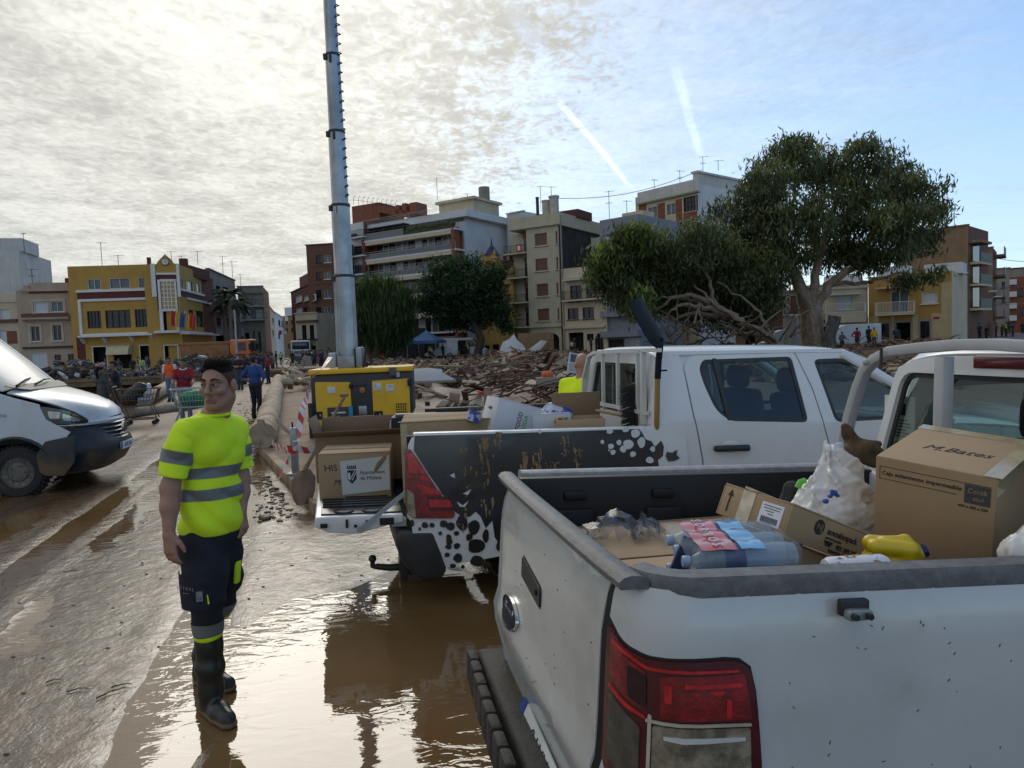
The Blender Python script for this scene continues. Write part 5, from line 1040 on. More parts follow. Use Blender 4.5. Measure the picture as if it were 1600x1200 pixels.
def build_near():
    T=rgr;sk=lambda o:(lambda u,z:RSH(u,z,o));zr=1.287;LB=1.66;W_=1.56
    # near side panel incl. the rear corner
    arch=[(.98+.48*cos(a),.33+.46*sin(a)) for a in np.linspace(pi-.05,.05,15)]
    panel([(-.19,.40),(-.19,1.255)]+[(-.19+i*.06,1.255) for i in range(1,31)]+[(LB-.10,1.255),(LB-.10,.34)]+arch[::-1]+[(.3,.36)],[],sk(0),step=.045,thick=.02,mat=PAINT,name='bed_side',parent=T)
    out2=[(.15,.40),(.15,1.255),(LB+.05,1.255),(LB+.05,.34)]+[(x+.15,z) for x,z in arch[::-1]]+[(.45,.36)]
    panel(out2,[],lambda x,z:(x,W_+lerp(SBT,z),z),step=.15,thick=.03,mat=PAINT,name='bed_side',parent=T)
    mb=MB();mb.grid([[(.15-(.15+lerp(TBT,z))*cos(a),W_-.15+(.15+lerp(SBT,z))*sin(a),z) for z in np.linspace(.4,1.25,14)] for a in np.linspace(0,pi/2,8)]);mb.build('corner_panel',PAINT,T,smooth=60,thick=.02)
    # tailgate
    hb=RG.x(813,848,-.06),RG.x(843,905,-.06)
    hy0,hy1=hb[1].y-.0,hb[0].y;hz0,hz1=.975,1.045
    hole=roundpoly([(-.05-hy0,hz0-.03),(-.05-hy0,hz1-.02),(-.05-hy1,hz1+.02),(-.05-hy1,hz0+.0)],.02)
    tgo=[(-.206,.40),(-.206,1.262),(-1.46,1.262),(-1.46,.40)]
    tg=panel(tgo,[hole],sk(0),step=.05,thick=.02,mat=PAINT,name='tailgate',parent=T)
    panel(inset(hole,-.004),[],sk(-.035),step=.05,thick=.01,mat=BPLAST,name='handle_recess',parent=tg)
    panel(roundpoly(inset(hole,.008),.015),[],sk(.006),step=.05,thick=.022,mat=BPLAST,name='tailgate_handle',parent=tg)
    mb=MB();p=RSH(-.05-hy0-.05,hz0+.02,.008);mb.lathe([(.011,0),(.011,.004)],12,Matrix.Translation(p) @ Matrix.Rotation(-pi/2,4,'Y'));mb.build('key_lock',SEAM,tg)
    panel([(-.2065,.42),(-.191,.42),(-.191,1.25),(-.2065,1.25)],[],sk(-.004),step=.05,thick=.004,mat=SEAM,name='tailgate_gap',parent=T)
    # oval badge
    cy,cz=1.145,.79;rx,rz=.135,.060
    def oval(k):return [(-.05-(cy+rx*k*cos(a)),cz+rz*k*sin(a)) for a in np.linspace(0,2*pi,33)[:-1]]
    bd=panel(oval(1),[oval(.93)],sk(.014),step=0,thick=.012,mat=CHROME,name='badge',parent=tg)
    panel(oval(.94),[],sk(.010),step=0,thick=.008,mat=M('navy_badge',(.010,.014,.035),.55,.1,spec=.25),name='badge_field',parent=bd)
    p=RSH(-.05-cy,cz,.0125);text('Ford',.074,CHROME,bd,TM((p[0]-.002,p[1],p[2]+.004),(0,-1,0),(0,0,1)),shear=.35,ext=.0012)
    # caps: grained strips on tailgate and rails
    prof=lambda x,w_:[(x-.026*w_,-.026),(x-.030*w_,-.008),(x-.018*w_,.004),(x+.0,.009),(x+.028*w_,.007),(x+.044*w_,-.004),(x+.046*w_,-.026)]
    mb=MB();mb.loft([[(px,y,zr-.010+pz) for px,pz in prof(-.008-.012*(1-((y-.78)/.78)**4),1.)] for y in np.linspace(.030,1.54,24)],closed=True);mb.build('tailgate_cap',GPLAST,tg,smooth=45)
    rc=[(-.012,-.052),(-.016,-.018),(-.006,.0),(.045,.004),(.062,-.006),(.064,-.05)]
    path=[(.15-(.15-.012)*cos(a)-.0,.15-(.15)*sin(a)) for a in np.linspace(.30,pi/2,8)]+[(x,0.) for x in np.linspace(.25,LB,10)]
    rings=[]
    for i,(x,y) in enumerate(path):
        a,b=path[max(0,i-1)],path[min(len(path)-1,i+1)];t=Vector((b[0]-a[0],b[1]-a[1])).normalized();n=Vector((-t.y,t.x))
        rings.append([(x+n.x*d,y+n.y*d,zr+h) for d,h in rc])
    mb=MB();mb.loft(rings);mb.build('rail_cap',GPLAST,T,smooth=50)
    mb=MB();mb.loft([[(x,W_-d,zr+h) for d,h in rc][::-1] for x in np.linspace(.06,LB,12)]);mb.build('rail_cap',M('sky_sheen_rail_cap',(.30,.30,.30),.4,.2,30.),T,smooth=50)  # far cap is paler: grazing sky reflection put into its colour
    # load bed
    mb=MB();mb.box((LB/2+.03,W_/2,.77),(LB-.02,W_-.14,.05));mb.build('bed_floor',LINER,T)
    for yy,s_ in ((.095,1),(W_-.095,-1)):
        mb=MB();mb.box((LB/2+.03,yy,1.02),(LB-.02,.05,.5))
        for i in range(4):mb.box((.28+i*.40,yy+s_*.035,.98),(.16,.035,.30));mb.box((.28+i*.40,yy+s_*.03,1.19),(.10,.03,.04))
        mb.build('bed_liner',LINER,T,bevel=.008)
    mb=MB();mb.box((.035,W_/2,1.0),(.03,W_-.1,.5));mb.build('tailgate_liner',LINER,T);mb=MB();mb.box((LB+.03,W_/2,1.0),(.05,W_-.1,.52));mb.build('bed_front',PAINT2,T,bevel=.01)
    # tie-down bracket on the side
    p=RG.y(1332,953,-.05);mb=MB();mb.box((p.x,-.052,p.z+.008),(.074,.022,.042));mb.build('tie_bracket',BPLAST,T,bevel=.007);mb=MB();mb.prism(roundpoly([(-.032,-.014),(.032,-.010),(.032,.014),(-.032,.014)],.012,3),.018,Matrix.Translation((p.x,-.062,p.z-.004)) @ Matrix.Rotation(pi/2,4,'X'));mb.build('bracket_plate',STEEL,T,bevel=.003)
    mb=MB();[mb.lathe([(.008,0),(.008,.012)],8,Matrix.Translation((p.x+d,-.080,p.z-.004)) @ Matrix.Rotation(pi/2,4,'X')) for d in (-.018,.018)];mb.build('bolt',IRON,T)
    # tail light round the corner
    L=[(-.186,1.140),(-.165,1.118),(-.13,1.102),(-.085,1.094),(-.03,1.096),(.04,1.098),(.075,1.094),(.10,1.075),(.112,1.02),(.122,.93),(.130,.84),(.134,.76),(.128,.72),(-.09,.70),(-.15,.73),(-.186,.78)]
    fr_=panel(inset(L,-.006),[],sk(.001),step=.03,thick=.004,mat=SEAM,name='light_seal',parent=T)
    tl=panel(roundpoly(L,.014,3),[],sk(.009),step=.025,thick=.012,mat=REDD,name='tail_light',parent=T,smooth=60)
    def lens(pts,o,m_,n_,r=.01):return panel(roundpoly(pts,r,3),[],sk(o),step=.03,thick=.005,mat=m_,name=n_,parent=tl,smooth=60)
    lens([(-.068,1.062),(.085,1.066),(.098,.985),(.104,.955),(-.066,.958)],.0125,REDL,'red_lens')
    lens([(-.172,1.105),(-.135,1.085),(-.092,1.066),(-.092,.972),(-.135,.985),(-.172,1.02)],.012,REDL,'red_lens');lens([(-.128,1.07),(-.090,1.055),(-.090,.975),(-.126,.99)],.014,M('lens_shadow',(.018,.001,.002),.15,.1,coat=.6),'red_lens')  # the near-black patch paints shade inside the lens
    lens([(-.03,1.046),(.075,1.046),(.077,1.036),(-.03,1.036)],.016,REDB,'light_bar',.003);lens([(-.168,1.112),(-.09,1.078),(.07,1.076),(.07,1.071),(-.09,1.071),(-.168,1.102)],.0145,REDB,'light_bar',.003)
    lens([(.0,1.028),(.035,1.028),(.03,1.02),(.008,1.02)],.015,REDB,'light_bar',.003);lens([(-.172,.995),(-.13,.972),(-.09,.955),(-.09,.95),(-.13,.962),(-.172,.985)],.0145,REDB,'light_bar',.003)
    for uu,zz in ((-.055,1.02),(.045,.985)):lens([(uu-.006,zz-.022),(uu+.006,zz-.022),(uu+.006,zz+.022),(uu-.006,zz+.022)],.0145,REDB,'light_bar',.003)
    lens([(-.078,.940),(.098,.935),(.106,.75),(-.078,.745)],.0145,CLEARL,'clear_lens',.008);lens([(-.170,.975),(-.10,.925),(-.10,.75),(-.170,.81)],.0135,M('smoked_clear_lens',(.07,.06,.045),.12,.4,16.,coat=.6),'clear_lens')
    lens([(-.06,.917),(.085,.913),(.085,.905),(-.03,.903),(-.06,.909)],.0175,M('lens_glint',(.55,.55,.52),.2,.1),'lens_rib_and_glint',.003);lens([(-.086,.965),(-.080,.962),(-.080,.75),(-.086,.75)],.0165,M('lens_edge',(.45,.40,.30),.2,.2),'lens_rib_and_glint',.002);lens([(-.09,.952),(.10,.946),(.10,.940),(-.09,.945)],.0165,M('lens_edge',(.45,.40,.30)),'lens_rib_and_glint',.002)  # the palest bar paints a glint on the clear lens; the others edge it
    # bumper step, muddy and ribbed, with the number plate
    BB=M('muddy_bumper',(.024,.022,.020),.7,.3,8.,bump=.006,bsc=40,mud=1.,obj=False)
    mb=MB();mb.box((-.05,.78,.40),(.18,1.56,.15));mb.build('bumper',BB,T,bevel=.03,seg=3)
    for i in range(13):mb=MB();mb.box((-.165-.02*sin(pi*(i+.5)/13),.08+i*.117,.41),(.045,.105,.14+.004*(i % 2)));mb.build('step_tread',BB,T,bevel=.014)
    pl=RG.pl(846,1150,(-.09,0,0),(1,0,0))
    mb=MB();mb.box((-.055,.80,.415+.02),(.02,.54,.12),rot=Matrix.Rotation(.35,3,'Y')); 
    np_=thing('number_plate','','');del np_['label'],np_['category'];np_.parent=T;np_.matrix_local=Matrix.Translation(RG.S @ Vector((-.070,.74,.455))) @ Matrix.Rotation(.42,4,'Y')
    mb=MB();mb.box((0,-.03,0),(.006,.46,.105));mb.build('plate_board',M('plate_white',(.6,.62,.6),.4),np_);mb=MB();mb.box((-.004,.225,0),(.006,.045,.105));mb.build('plate_band',M('plate_blue',(.03,.06,.28),.4),np_)
    text('8 LXM',.08,SEAM,np_,TM((-.0045,-.03,0),(0,-1,0),(0,0,1)),name='plate_characters')
    # small paint chips and grass scraps on the side
    ch=MB();rr=random.Random(5)
    for i in range(46):
        u,z=rr.uniform(.2,1.4),rr.uniform(.72,1.18);p=RSH(u,z,.001);a=rr.random()*3;l=rr.uniform(.002,.010);ch.box((p[0],p[1],p[2]),(l,.001,.0016),rot=Matrix.Rotation(a,3,'Y'))
    for i in range(40):
        u,z=-rr.uniform(.25,1.4),rr.uniform(.5,1.2);p=RSH(u,z,.001);ch.box(p,(.0012,rr.uniform(.002,.006),rr.uniform(.002,.006)))
    ch.build('mud_fleck',M('mud_fleck',(.06,.045,.02),.9,.3),T,kind='stuff')
    # cab
    q0,q1=.02,1.56
    pts_rd=[(1.80,.5),(1.80,1.2),(1.84,1.5),(1.93,1.745),(2.95,1.765),(3.0,1.5),(3.08,1.2),(3.1,.5)];rh=roundpoly([(1.99,1.27),(2.05,1.68),(2.85,1.70),(2.93,1.27)],.07)
    pts_fd=[(3.11,.5),(3.09,1.2),(3.01,1.5),(2.96,1.765),(3.3,1.755),(3.55,1.64),(4.0,1.28),(4.05,.5)];fh=roundpoly([(3.03,1.27),(2.97,1.70),(3.25,1.69),(3.5,1.58),(3.85,1.27)],.06)
    cab(T,dict(y0=q0,y1=q1,xr=1.74,zr=1.8,zb=1.22,k=.20,crown=.075,handle=(2.2,1.08),panels=[('rear_door',pts_rd,rh),('front_door',pts_fd,fh)],inner=[(1.80,.5),(1.80,1.15),(4.0,1.15),(4.0,.5)],
        roof=[(1.80,1.735),(1.83,1.765),(1.9,1.783),(2.1,1.79),(2.6,1.79),(3.1,1.78),(3.34,1.755)],rwin=(.16,1.30,1.46,1.72),cowl=(4.05,1.18),nose=5.15,seats=(2.6,3.45)))
    mb=MB();mb.box((1.80,.79,1.775),(.06,.46,.07));bl=mb.build('brake_light',BPLAST,T,bevel=.025,seg=3);mb=MB();mb.box((1.768,.79,1.775),(.012,.42,.048));mb.build('brake_lens',M('brake_lens',(.09,.004,.006),.2,.2,coat=.5),bl,bevel=.004)
    wheel(T,1.13,.10,.28);wheel(T,1.13,1.46,.28,side=1);wheel(T,4.5,.10,.28);wheel(T,4.5,1.46,.28,side=1)
    # hoop rack behind the cab
    RK=M('grey_rack_steel',(.40,.41,.415),.42,.08);X=1.58
    def rp(px,py):p=RG.x(px,py,X);return (X,p.y,p.z)
    pts=[p for p in [rp(1318,700),rp(1328,650),rp(1341,606),rp(1352,578),rp(1368,561),rp(1392,549),rp(1440,543.5),rp(1500,538.5),rp(1590,534)] if p[1] > .84]
    pr=pts[-1];c_=.78;mir=[(X,2*c_-p[1],p[2]) for p in pts[::-1]]
    mb=MB();mb.tube(pts+[(X,c_,1.845)]+mir,.030,4,flat=1.0,up=(1,0,0));mb.build('load_rack',RK,T,bevel=.006)
    for yy in (rp(1473,600)[1],):mb=MB();mb.tube([(X+.004,yy,1.29),(X+.004,yy,1.80)],.034,4,up=(1,0,0));mb.build('rack_post',RK,T,bevel=.006)
    mb=MB();mb.box((X-.036,rp(1389,560)[1],rp(1389,560)[2]+.004),(.008,.010,.075));mb.build('clamp',IRON,T);p=rp(1363,566);mb=MB();mb.ell((X-.034,p[1],p[2]),(.006,.014,.014),10,6);mb.build('rivet',STEEL,T)
    for yy in (.02,1.54):mb=MB();mb.box((X,yy,zr+.012),(.12,.09,.018));mb.build('rack_foot',RK,T)
    # paper notice behind the rear window
    a,b=RG.x(1375,686,1.79),RG.x(1424,621,1.79);mb=MB();mb.box((1.79+.02,(a.y+b.y)/2,(a.z+b.z)/2),(.002,a.y-b.y,b.z-a.z));pn=mb.build('paper_notice',M('paper',(.62,.64,.60),.8,.05),T)
    mb=MB();w_=a.y-b.y;h_=b.z-a.z;cy2,cz2=(a.y+b.y)/2,(a.z+b.z)/2;mb.box((1.807,cy2-w_*.08,cz2+h_*.22),(.001,w_*.26,h_*.26));[mb.box((1.807,cy2+(w_*.02 if i % 2 else 0),cz2-h_*(.02+.07*i)),(.001,w_*(.8 if i % 3 else .55),h_*.022)) for i in range(6)];mb.box((1.807,cy2+w_*.36,cz2-h_*.36),(.001,w_*.1,h_*.1));mb.build('print',SEAM,pn)
build_near();SHEAR=None
# ---------- white delivery van on the left
vg=G(28,776);VA=11.0
VN=Fr((0,0,0),VA)
def van_frame():
    # front wheel of the near (right-hand) side touches the ground at vg; X forward
    f=Fr((vg.x,vg.y,0),VA);O=f.w((0,0.0,0));return Fr((O.x,O.y,-.02),VA)
VF=van_frame()
van=fthing('delivery_van','white delivery van with a muddy black bumper at the left edge','van',VF)
def build_van():
    T=van;P=M('van_paint',(.56,.575,.585),.28,.03,3.,coat=.3,mud=.3,mudz=.42,obj=False);W2=2.02
    BP=M('van_black_plastic',(.020,.021,.023),.5,.2,6.,mud=.25,mudz=.62,obj=False)
    # local: x=0 at front wheel hub, y=0 near side, y=W2 far side, nose at about x=+.98
    y=lambda t,w_:W2/2+(w_)*t
    # side skin
    S=lambda px,py:(VF.y(px,py,-.0).x,VF.y(px,py,-.0).z)
    nose=1.02
    prof=[(1.0,.98),(.93,1.10),(.75,1.215),(.40,1.33),(.10,1.42),(-.10,1.50)]        # bonnet line seen from the side
    ws=[(-.10,1.50),(-.45,1.88),(-.80,2.22),(-1.05,2.42),(-1.30,2.52)]
    arch=[(.46*cos(a),.36+.46*sin(a)) for a in np.linspace(.25,pi-.25,13)]
    sidep=[(-3.6,.36),(-3.6,2.55),(-1.38,2.50),(-1.12,2.36),(-.86,2.14),(-.52,1.80),(-.20,1.47),(.06,1.37),(.34,1.27),(.42,1.06),(.70,.86),(.60,.74),(.50,.62)]+arch+[(-.55,.36)]
    wl=roundpoly([(-1.45,1.36),(-1.40,2.12),(-1.15,2.08),(-.55,1.52),(-.50,1.36)],[.08,.08,.12,.1,.08])
    for Y,s_ in ((0,-1),(W2,1)):
        ins_=lambda z:.10*max(0,z-1.35)+.05*max(0,z-1.9)**1.5
        fm=(lambda Y,s_:(lambda x,z:(x,Y-s_*ins_(z)-s_*(.10*max(0,(x-.05))**1.6)+s_*.02*sin(pi*min(1,max(0,(z-.4)/1.))),z)))(Y,s_)
        panel(sidep,[wl],fm,step=.14,thick=.03,mat=P,name='body_side',parent=T)
        panel(inset(wl,.01),[],fm,step=.3,thick=.01,mat=M('dark_cab_glass',(.015,.018,.02),.06,.1),name='side_window',parent=T)
        dl=[[(-1.52,.45),(-1.52,2.2)],[(-.30,.85),(-.30,1.40)]]
        panel([(-.304,.86),(-.292,.86),(-.262,1.2),(-.20,1.40),(-.212,1.40),(-.274,1.2)],[],(lambda f_,s_:(lambda x,z:tuple(Vector(f_(x,z))+Vector((0,s_*.003,0)))))(fm,s_),step=.2,thick=.004,mat=SEAM,name='door_gap',parent=T)
        # arch lip
        mb=MB();mb.tube([fm(x*1.02,.36+(z-.36)*1.02) for x,z in arch],.028,6);mb.build('wheel_arch',BP,T,smooth=50)
    # roof, windscreen, bonnet as cross lofts
    def row(x,z,w_,crown,n=11):return [(x-.10*(abs(t)**2.5)*.9,W2/2+w_*t,z+crown*(1-abs(t)**4)-crown) for t in np.linspace(-1,1,n)]
    mb=MB();mb.grid([row(x,z,w_,.04) for x,z,w_ in ((-1.08,2.46,.80),(-1.30,2.56,.84),(-1.7,2.62,.86),(-3.6,2.64,.86))]);mb.grid([[(x,.11 if s_ < 0 else W2-.11,2.55) if k == 0 else (x,.16 if s_ < 0 else W2-.16,2.62) for k in (0,1)] for s_ in (-1,) for x in (-3.6,-1.4)]);mb.build('roof',P,T,smooth=50,thick=-.02)
    mb=MB();mb.grid([row(x,z,w_,.03) for x,z,w_ in ((-.06,1.49,.90),(-.42,1.86,.87),(-.78,2.20,.82),(-1.06,2.45,.78))]);mb.build('windscreen',M('sky_glare_windscreen',(.36,.39,.37),.30,.22,1.3,spec=.5,coat=.15,streak=.5),T,smooth=50,thick=-.01)  # pale grey glass paints the bright sky on it, with muddy streaks
    for s_ in (-1,1):
        mb=MB();mb.tube([(-.10-.1,W2/2+s_*.915,1.47),(-.48-.1,W2/2+s_*.885,1.85),(-.84-.1,W2/2+s_*.835,2.20),(-1.10-.1,W2/2+s_*.80,2.44),(-1.4,W2/2+s_*.83,2.56)],.05,8);mb.build('windscreen_pillar',P,T,smooth=50)
    hood=[(.99,.985,.50),(.95,1.07,.60),(.82,1.17,.70),(.60,1.275,.78),(.34,1.365,.84),(.12,1.43,.875),(-.06,1.485,.90)]
    mb=MB();mb.grid([[(x-.16*abs(t)**3*(x+.2),W2/2+w_*t,z-.05*abs(t)**3+.015*(1-abs(t)**2)) for t in np.linspace(-1,1,13)] for x,z,w_ in hood]);bo=mb.build('bonnet',P,T,smooth=50,thick=-.02)
    # black scuttle with wipers
    mb=MB();mb.grid([[(x-.05*abs(t)**3,W2/2+w_*t,z+.022) for t in np.linspace(-1,1,9)] for x,z,w_ in ((.14,1.435,.62),(.02,1.475,.80),(-.08,1.515,.86))]);mb.build('scuttle',BP,T,smooth=50,thick=-.01)
    for a,b in (((-.03,.28,1.53),(-.16,1.02,1.62)),((.02,.72,1.53),(-.11,1.52,1.58))):
        mb=MB();mb.tube([a,tuple((Vector(a)+Vector(b))/2+Vector((.03,0,.03))),b],[.016,.012,.008],6);mb.build('wiper',SEAM,T)
    # black front bumper
    bum=[]
    for z,xo,w_ in ((.26,.82,.84),(.34,.95,.94),(.46,1.03,.985),(.58,1.06,1.0),(.66,1.03,1.0),(.70,.99,.985),(.82,.93,.97),(.90,.88,.95)):
        bum.append([(xo-(.62)*abs(t)**3.4,W2/2+w_*t,z) for t in np.linspace(-1,1,23)])
    mb=MB();mb.grid(bum);mb.build('front_bumper',BP,T,smooth=45,thick=-.03)
    mb=MB();mb.prism([S(70,690),S(118,680),S(116,722),S(100,744),S(72,744),S(62,738),S(56,712)],.05,Matrix(((1,0,0,0),(0,0,1,-.012),(0,1,0,0),(0,0,0,1))));mb.build('bumper_corner',BP,T,bevel=.015)
    # grille with slats and badge, all across the nose
    gx=lambda t,z:.965-.30*abs(t)**2.6-.10*max(0,z-.70)
    def nosebar(z,h,w_,o,mat,name,t0=-1.,t1=1.,par=None):
        r_=[[(gx(t,z)+o,W2/2+w_*t,z-h/2),(gx(t,z)+o+.02,W2/2+w_*t,z),(gx(t,z)+o,W2/2+w_*t,z+h/2),(gx(t,z)-.03,W2/2+w_*t,z)] for t in np.linspace(t0,t1,13)]
        mb=MB();mb.loft(r_);return mb.build(name,mat,par or T,smooth=40)
    gr=nosebar(.82,.30,.62,.045,SEAM,'grille')
    for i in range(4):nosebar(.72+i*.062,.030,.60,.085,M('grille_slat',(.20,.205,.21),.3,.1,metal=.6),'grille_slat',par=gr)
    nosebar(.955,.07,.72,.075,P,'nose_bar');nosebar(.67,.035,.60,.10,M('grille_slat',(.2,.205,.21)),'grille_trim')
    mb=MB();mb.lathe([(.085,0),(.085,.03),(.07,.035)],20,Matrix.Translation((1.065,W2/2,.815)) @ Matrix.Rotation(pi/2,4,'Y'));bg=mb.build('badge',CHROME,gr,smooth=40)
    mb=MB();mb.lathe([(.07,.03),(.07,.04)],20,Matrix.Translation((1.065,W2/2,.815)) @ Matrix.Rotation(pi/2,4,'Y'));mb.build('badge_field',M('grey_badge',(.12,.12,.13),.3,.1,metal=.5),gr)
    # number plate
    pl=Vector((1.10,W2/2+.0,.545));mb=MB();mb.box(tuple(pl),(.02,.50,.11));pb=mb.build('number_plate',M('plate_white',(.6,.62,.6)),T);text('6342 LRJ',.085,SEAM,pb,TM(pl+Vector((.0115,.02,0)),(0,1,0),(0,0,1)));mb=MB();mb.box(tuple(pl+Vector((.004,-.232,0))),(.016,.036,.11));mb.build('plate_band',M('plate_blue',(.03,.06,.28)),pb)
    # headlights on both corners
    for s_ in (-1,1):
        fm=lambda u,v:(u-.02,W2/2+s_*(1.03-.10*max(0,u-.05)**1.2-.62*max(0,u-.62)**1.5-.06*max(0,v-1.05)),v)
        poly=roundpoly([(.24,1.245),(.42,1.235),(.60,1.17),(.62,1.05),(.52,.985),(.40,1.05)] if s_ > 0 else [(.24,1.245),(.42,1.235),(.70,1.165),(.92,1.0),(.90,.965),(.52,.985),(.40,1.05)],[.02,.03,.06,.03,.03,.05] if s_ > 0 else [.02,.03,.06,.03,.03,.05,.05])
        hl=panel(poly,[],fm,step=.05,thick=.03,mat=M('headlight_black',(.02,.021,.025),.08,.2,coat=.8),name='headlight',parent=T)
        for pts in () if s_ > 0 else ([(.46,1.17),(.62,1.15),(.60,1.06),(.48,1.07)],[(.64,1.13),(.84,1.03),(.82,1.0),(.64,1.03)]):panel(roundpoly(pts,.02,3),[],lambda u,v:tuple(Vector(fm(u,v))+Vector((.0,s_*.006,0))),step=.06,thick=.01,mat=M('headlight_clear',(.34,.36,.38),.08,.3,9.,metal=.5,coat=.8),name='headlight_lens',parent=hl)
        panel(roundpoly([(.36,1.17),(.40,1.18),(.40,1.11),(.37,1.12)],.01,3),[],lambda u,v:tuple(Vector(fm(u,v))+Vector((.0,s_*.006,0))),step=0,thick=.008,mat=M('amber_lens',(.40,.12,.05),.2,.1),name='indicator',parent=hl)
        if s_ < 0:panel([(.40,.975),(.92,.955),(.91,.945),(.42,.962)],[],lambda u,v:tuple(Vector(fm(u,v))+Vector((.0,s_*.008,0))),step=.06,thick=.01,mat=P,name='headlight_trim',parent=hl)
    # faded blossom decal and mirror stub, lettering on the door
    R_=random.Random(4)
    DEC=[M('decal_grey',(.22,.24,.26),.5),M('decal_red',(.40,.22,.22),.5),M('decal_pale',(.5,.52,.55),.5)]
    for i in range(16):
        t=R_.uniform(-.35,.35);x=R_.uniform(.55,.85);z=float(np.interp(x,[.34,.60,.82,.95],[1.365,1.275,1.17,1.07]))+.022;mb=MB();mb.prism([(r_*cos(a),r_*sin(a)) for a,r_ in ((0,.05),(.9,.02),(1.8,.045),(2.7,.018),(3.6,.05),(4.5,.02),(5.4,.045))],.002,Matrix.Translation((x,W2/2+t,z)) @ Matrix.Rotation(.45,4,'Y') @ Matrix.Rotation(R_.random()*6,4,'Z'));mb.build('decal',DEC[i % 3],bo)
    a=VF.y(3,650,-.02);text('DUCATO',.055,SEAM,T,TM((a.x-.05,-.055,a.z),(1,0,0),(0,0,1)),name='door_lettering',align='CENTER')
    mb=MB();mb.box((-.62,-.16,1.60),(.16,.2,.36));mb.build('mirror',BP,T,bevel=.04,seg=3)
    wheel(T,0,.13,.35,R=.36,w=.25,side=-1);wheel(T,0,W2-.13,.35,R=.36,w=.25,side=1);wheel(T,-2.9,.13,.35,R=.36,w=.25);wheel(T,-2.9,W2-.13,.35,R=.36,w=.25,side=1)
    mb=MB();mb.box((-1.3,W2/2,.42),(4.2,W2-.3,.24));mb.build('underbody',SEAM,T);mb=MB();mb.box((-2.5,W2/2,1.4),(.05,W2-.15,2.2));mb.build('bulkhead',SEAM,T)
    mb=MB();mb.box((-.28,W2/2,1.30),(.5,W2-.25,.25));mb.build('dashboard',SEAT,T);[seat(T,-1.2,yy,.85) for yy in (.5,1.5)]
build_van()
# ------------------------------------------------------------------ loads in the pickups
CARD=M('cardboard',(.33,.225,.125),.85,.08,2.,bump=.001,bsc=60);CARDD=M('cardboard_brown',(.22,.145,.085),.88,.1,2.);CARDL=M('cardboard_light',(.40,.28,.17),.85,.06,2.);CARDW=M('white_carton',(.56,.57,.60),.6,.05)
TAPE=M('packing_tape',(.42,.34,.20),.18,.15,18.,coat=.4);TAPEC=M('clear_tape',(.48,.40,.28),.15,.25,22.,coat=.5);INK=M('print_ink',(.022,.020,.026),.8,.1);PAPERM=M('label_paper',(.62,.63,.66),.7,.05)
def eul(r):return Matrix.Rotation(r[2],4,'Z') @ Matrix.Rotation(r[1],4,'Y') @ Matrix.Rotation(r[0],4,'X')
def scaled(pos,s):return EYE+(Vector(pos)-EYE)*s
def boxthing(label,group,Mx,dims,mat=CARD,bevel=.004,tape=None,name='cardboard_box',lid=True):
    T=thing(name,label,'box',group=group);T.matrix_world=Mx;a,b,c=dims;t=.006
    mb=MB()
    for ctr,d in (((a/2,t/2,c/2),(a,t,c)),((a/2,b-t/2,c/2),(a,t,c)),((t/2,b/2,c/2),(t,b-2*t-.001,c)),((a-t/2,b/2,c/2),(t,b-2*t-.001,c)),((a/2,b/2,t/2),(a-2*t-.001,b-2*t-.001,t))):mb.box(ctr,d)
    mb.build('side',mat,T,bevel=.0015)
    if lid:
        for k in (0,1):mb=MB();mb.box((a/2,b*(.25+.5*k),c+.003),(a-.003,b/2-.003,.006),rot=Matrix.Rotation((.012 if k else -.012),3,'X'));mb.build('flap',mat,T,bevel=.0015)
    if tape:
        mb=MB();mb.box((a/2,b/2,c+.0085),(a+.004,.055,.002));mb.box((-.0015,b/2,c-.045),(.002,.055,.10));mb.box((a+.0015,b/2,c-.045),(.002,.055,.10));mb.build('tape',tape,T)
    return T
GRB='boxes in the near pickup bed'
# tilted carton pair with printed sides
U=Matrix.Translation(scaled((.6783,1.7905,1.3427),SCL)) @ eul((.0675,.406,.5002));ud=(.507,.272,.096)
def printed(T,dims,full):
    a,b,c=dims;F_=lambda x,z,o=-.0012:TM((x,o,z),(1,0,0),(0,0,1))
    mb=MB();mb.lathe([(c*.24,0),(c*.24,.0012)],24,Matrix.Translation((a*.27,0,c*.68)) @ Matrix.Rotation(pi/2,4,'X'));rg=mb.build('logo_disc',INK,T);text('NJ',c*.30,CARDD,rg,F_(a*.27,c*.68,-.0022))
    text('amenitiespack',c*.30,INK,T,F_(a*.345,c*.66),align='LEFT',spacing=.92)
    if full:
        text('novotecnic',c*.15,INK,T,F_(a*.345,c*.46),align='LEFT',spacing=1.25);text('902 309 390',c*.22,INK,T,F_(a*.46,c*.27),align='LEFT');text('TERRASSA (BARCELONA)',c*.14,INK,T,F_(a*.40,c*.09),align='LEFT')
        mb=MB();mb.box((a*.385,-.0008,c*.27),(.026,.0012,.012));mb.box((a*.385,-.0008,c*.33),(.040,.0012,.008));mb.build('phone_mark',INK,T)
    for k in (.12,):
        mb=MB();mb.box((-.0008,b*.86,c*.45),(.0012,.006,c*.55));mb.prism([(-.012,0),(.012,0),(0,.022)],.0012,Matrix(((0,0,-1,0),(1,0,0,b*.86),(0,1,0,c*.70),(0,0,0,1))));mb.build('arrow',INK,T)
    mb=MB();mb.box((-.0015,b*.60,c/2),(.002,.05,c+.002));mb.box((.08,b*.60,c+.009),(.16,.05,.002));mb.build('tape',TAPEC,T)
B1=boxthing('tilted brown carton printed amenitiespack with a white address label, upper of the pair',GRB,U,ud);printed(B1,ud,True)
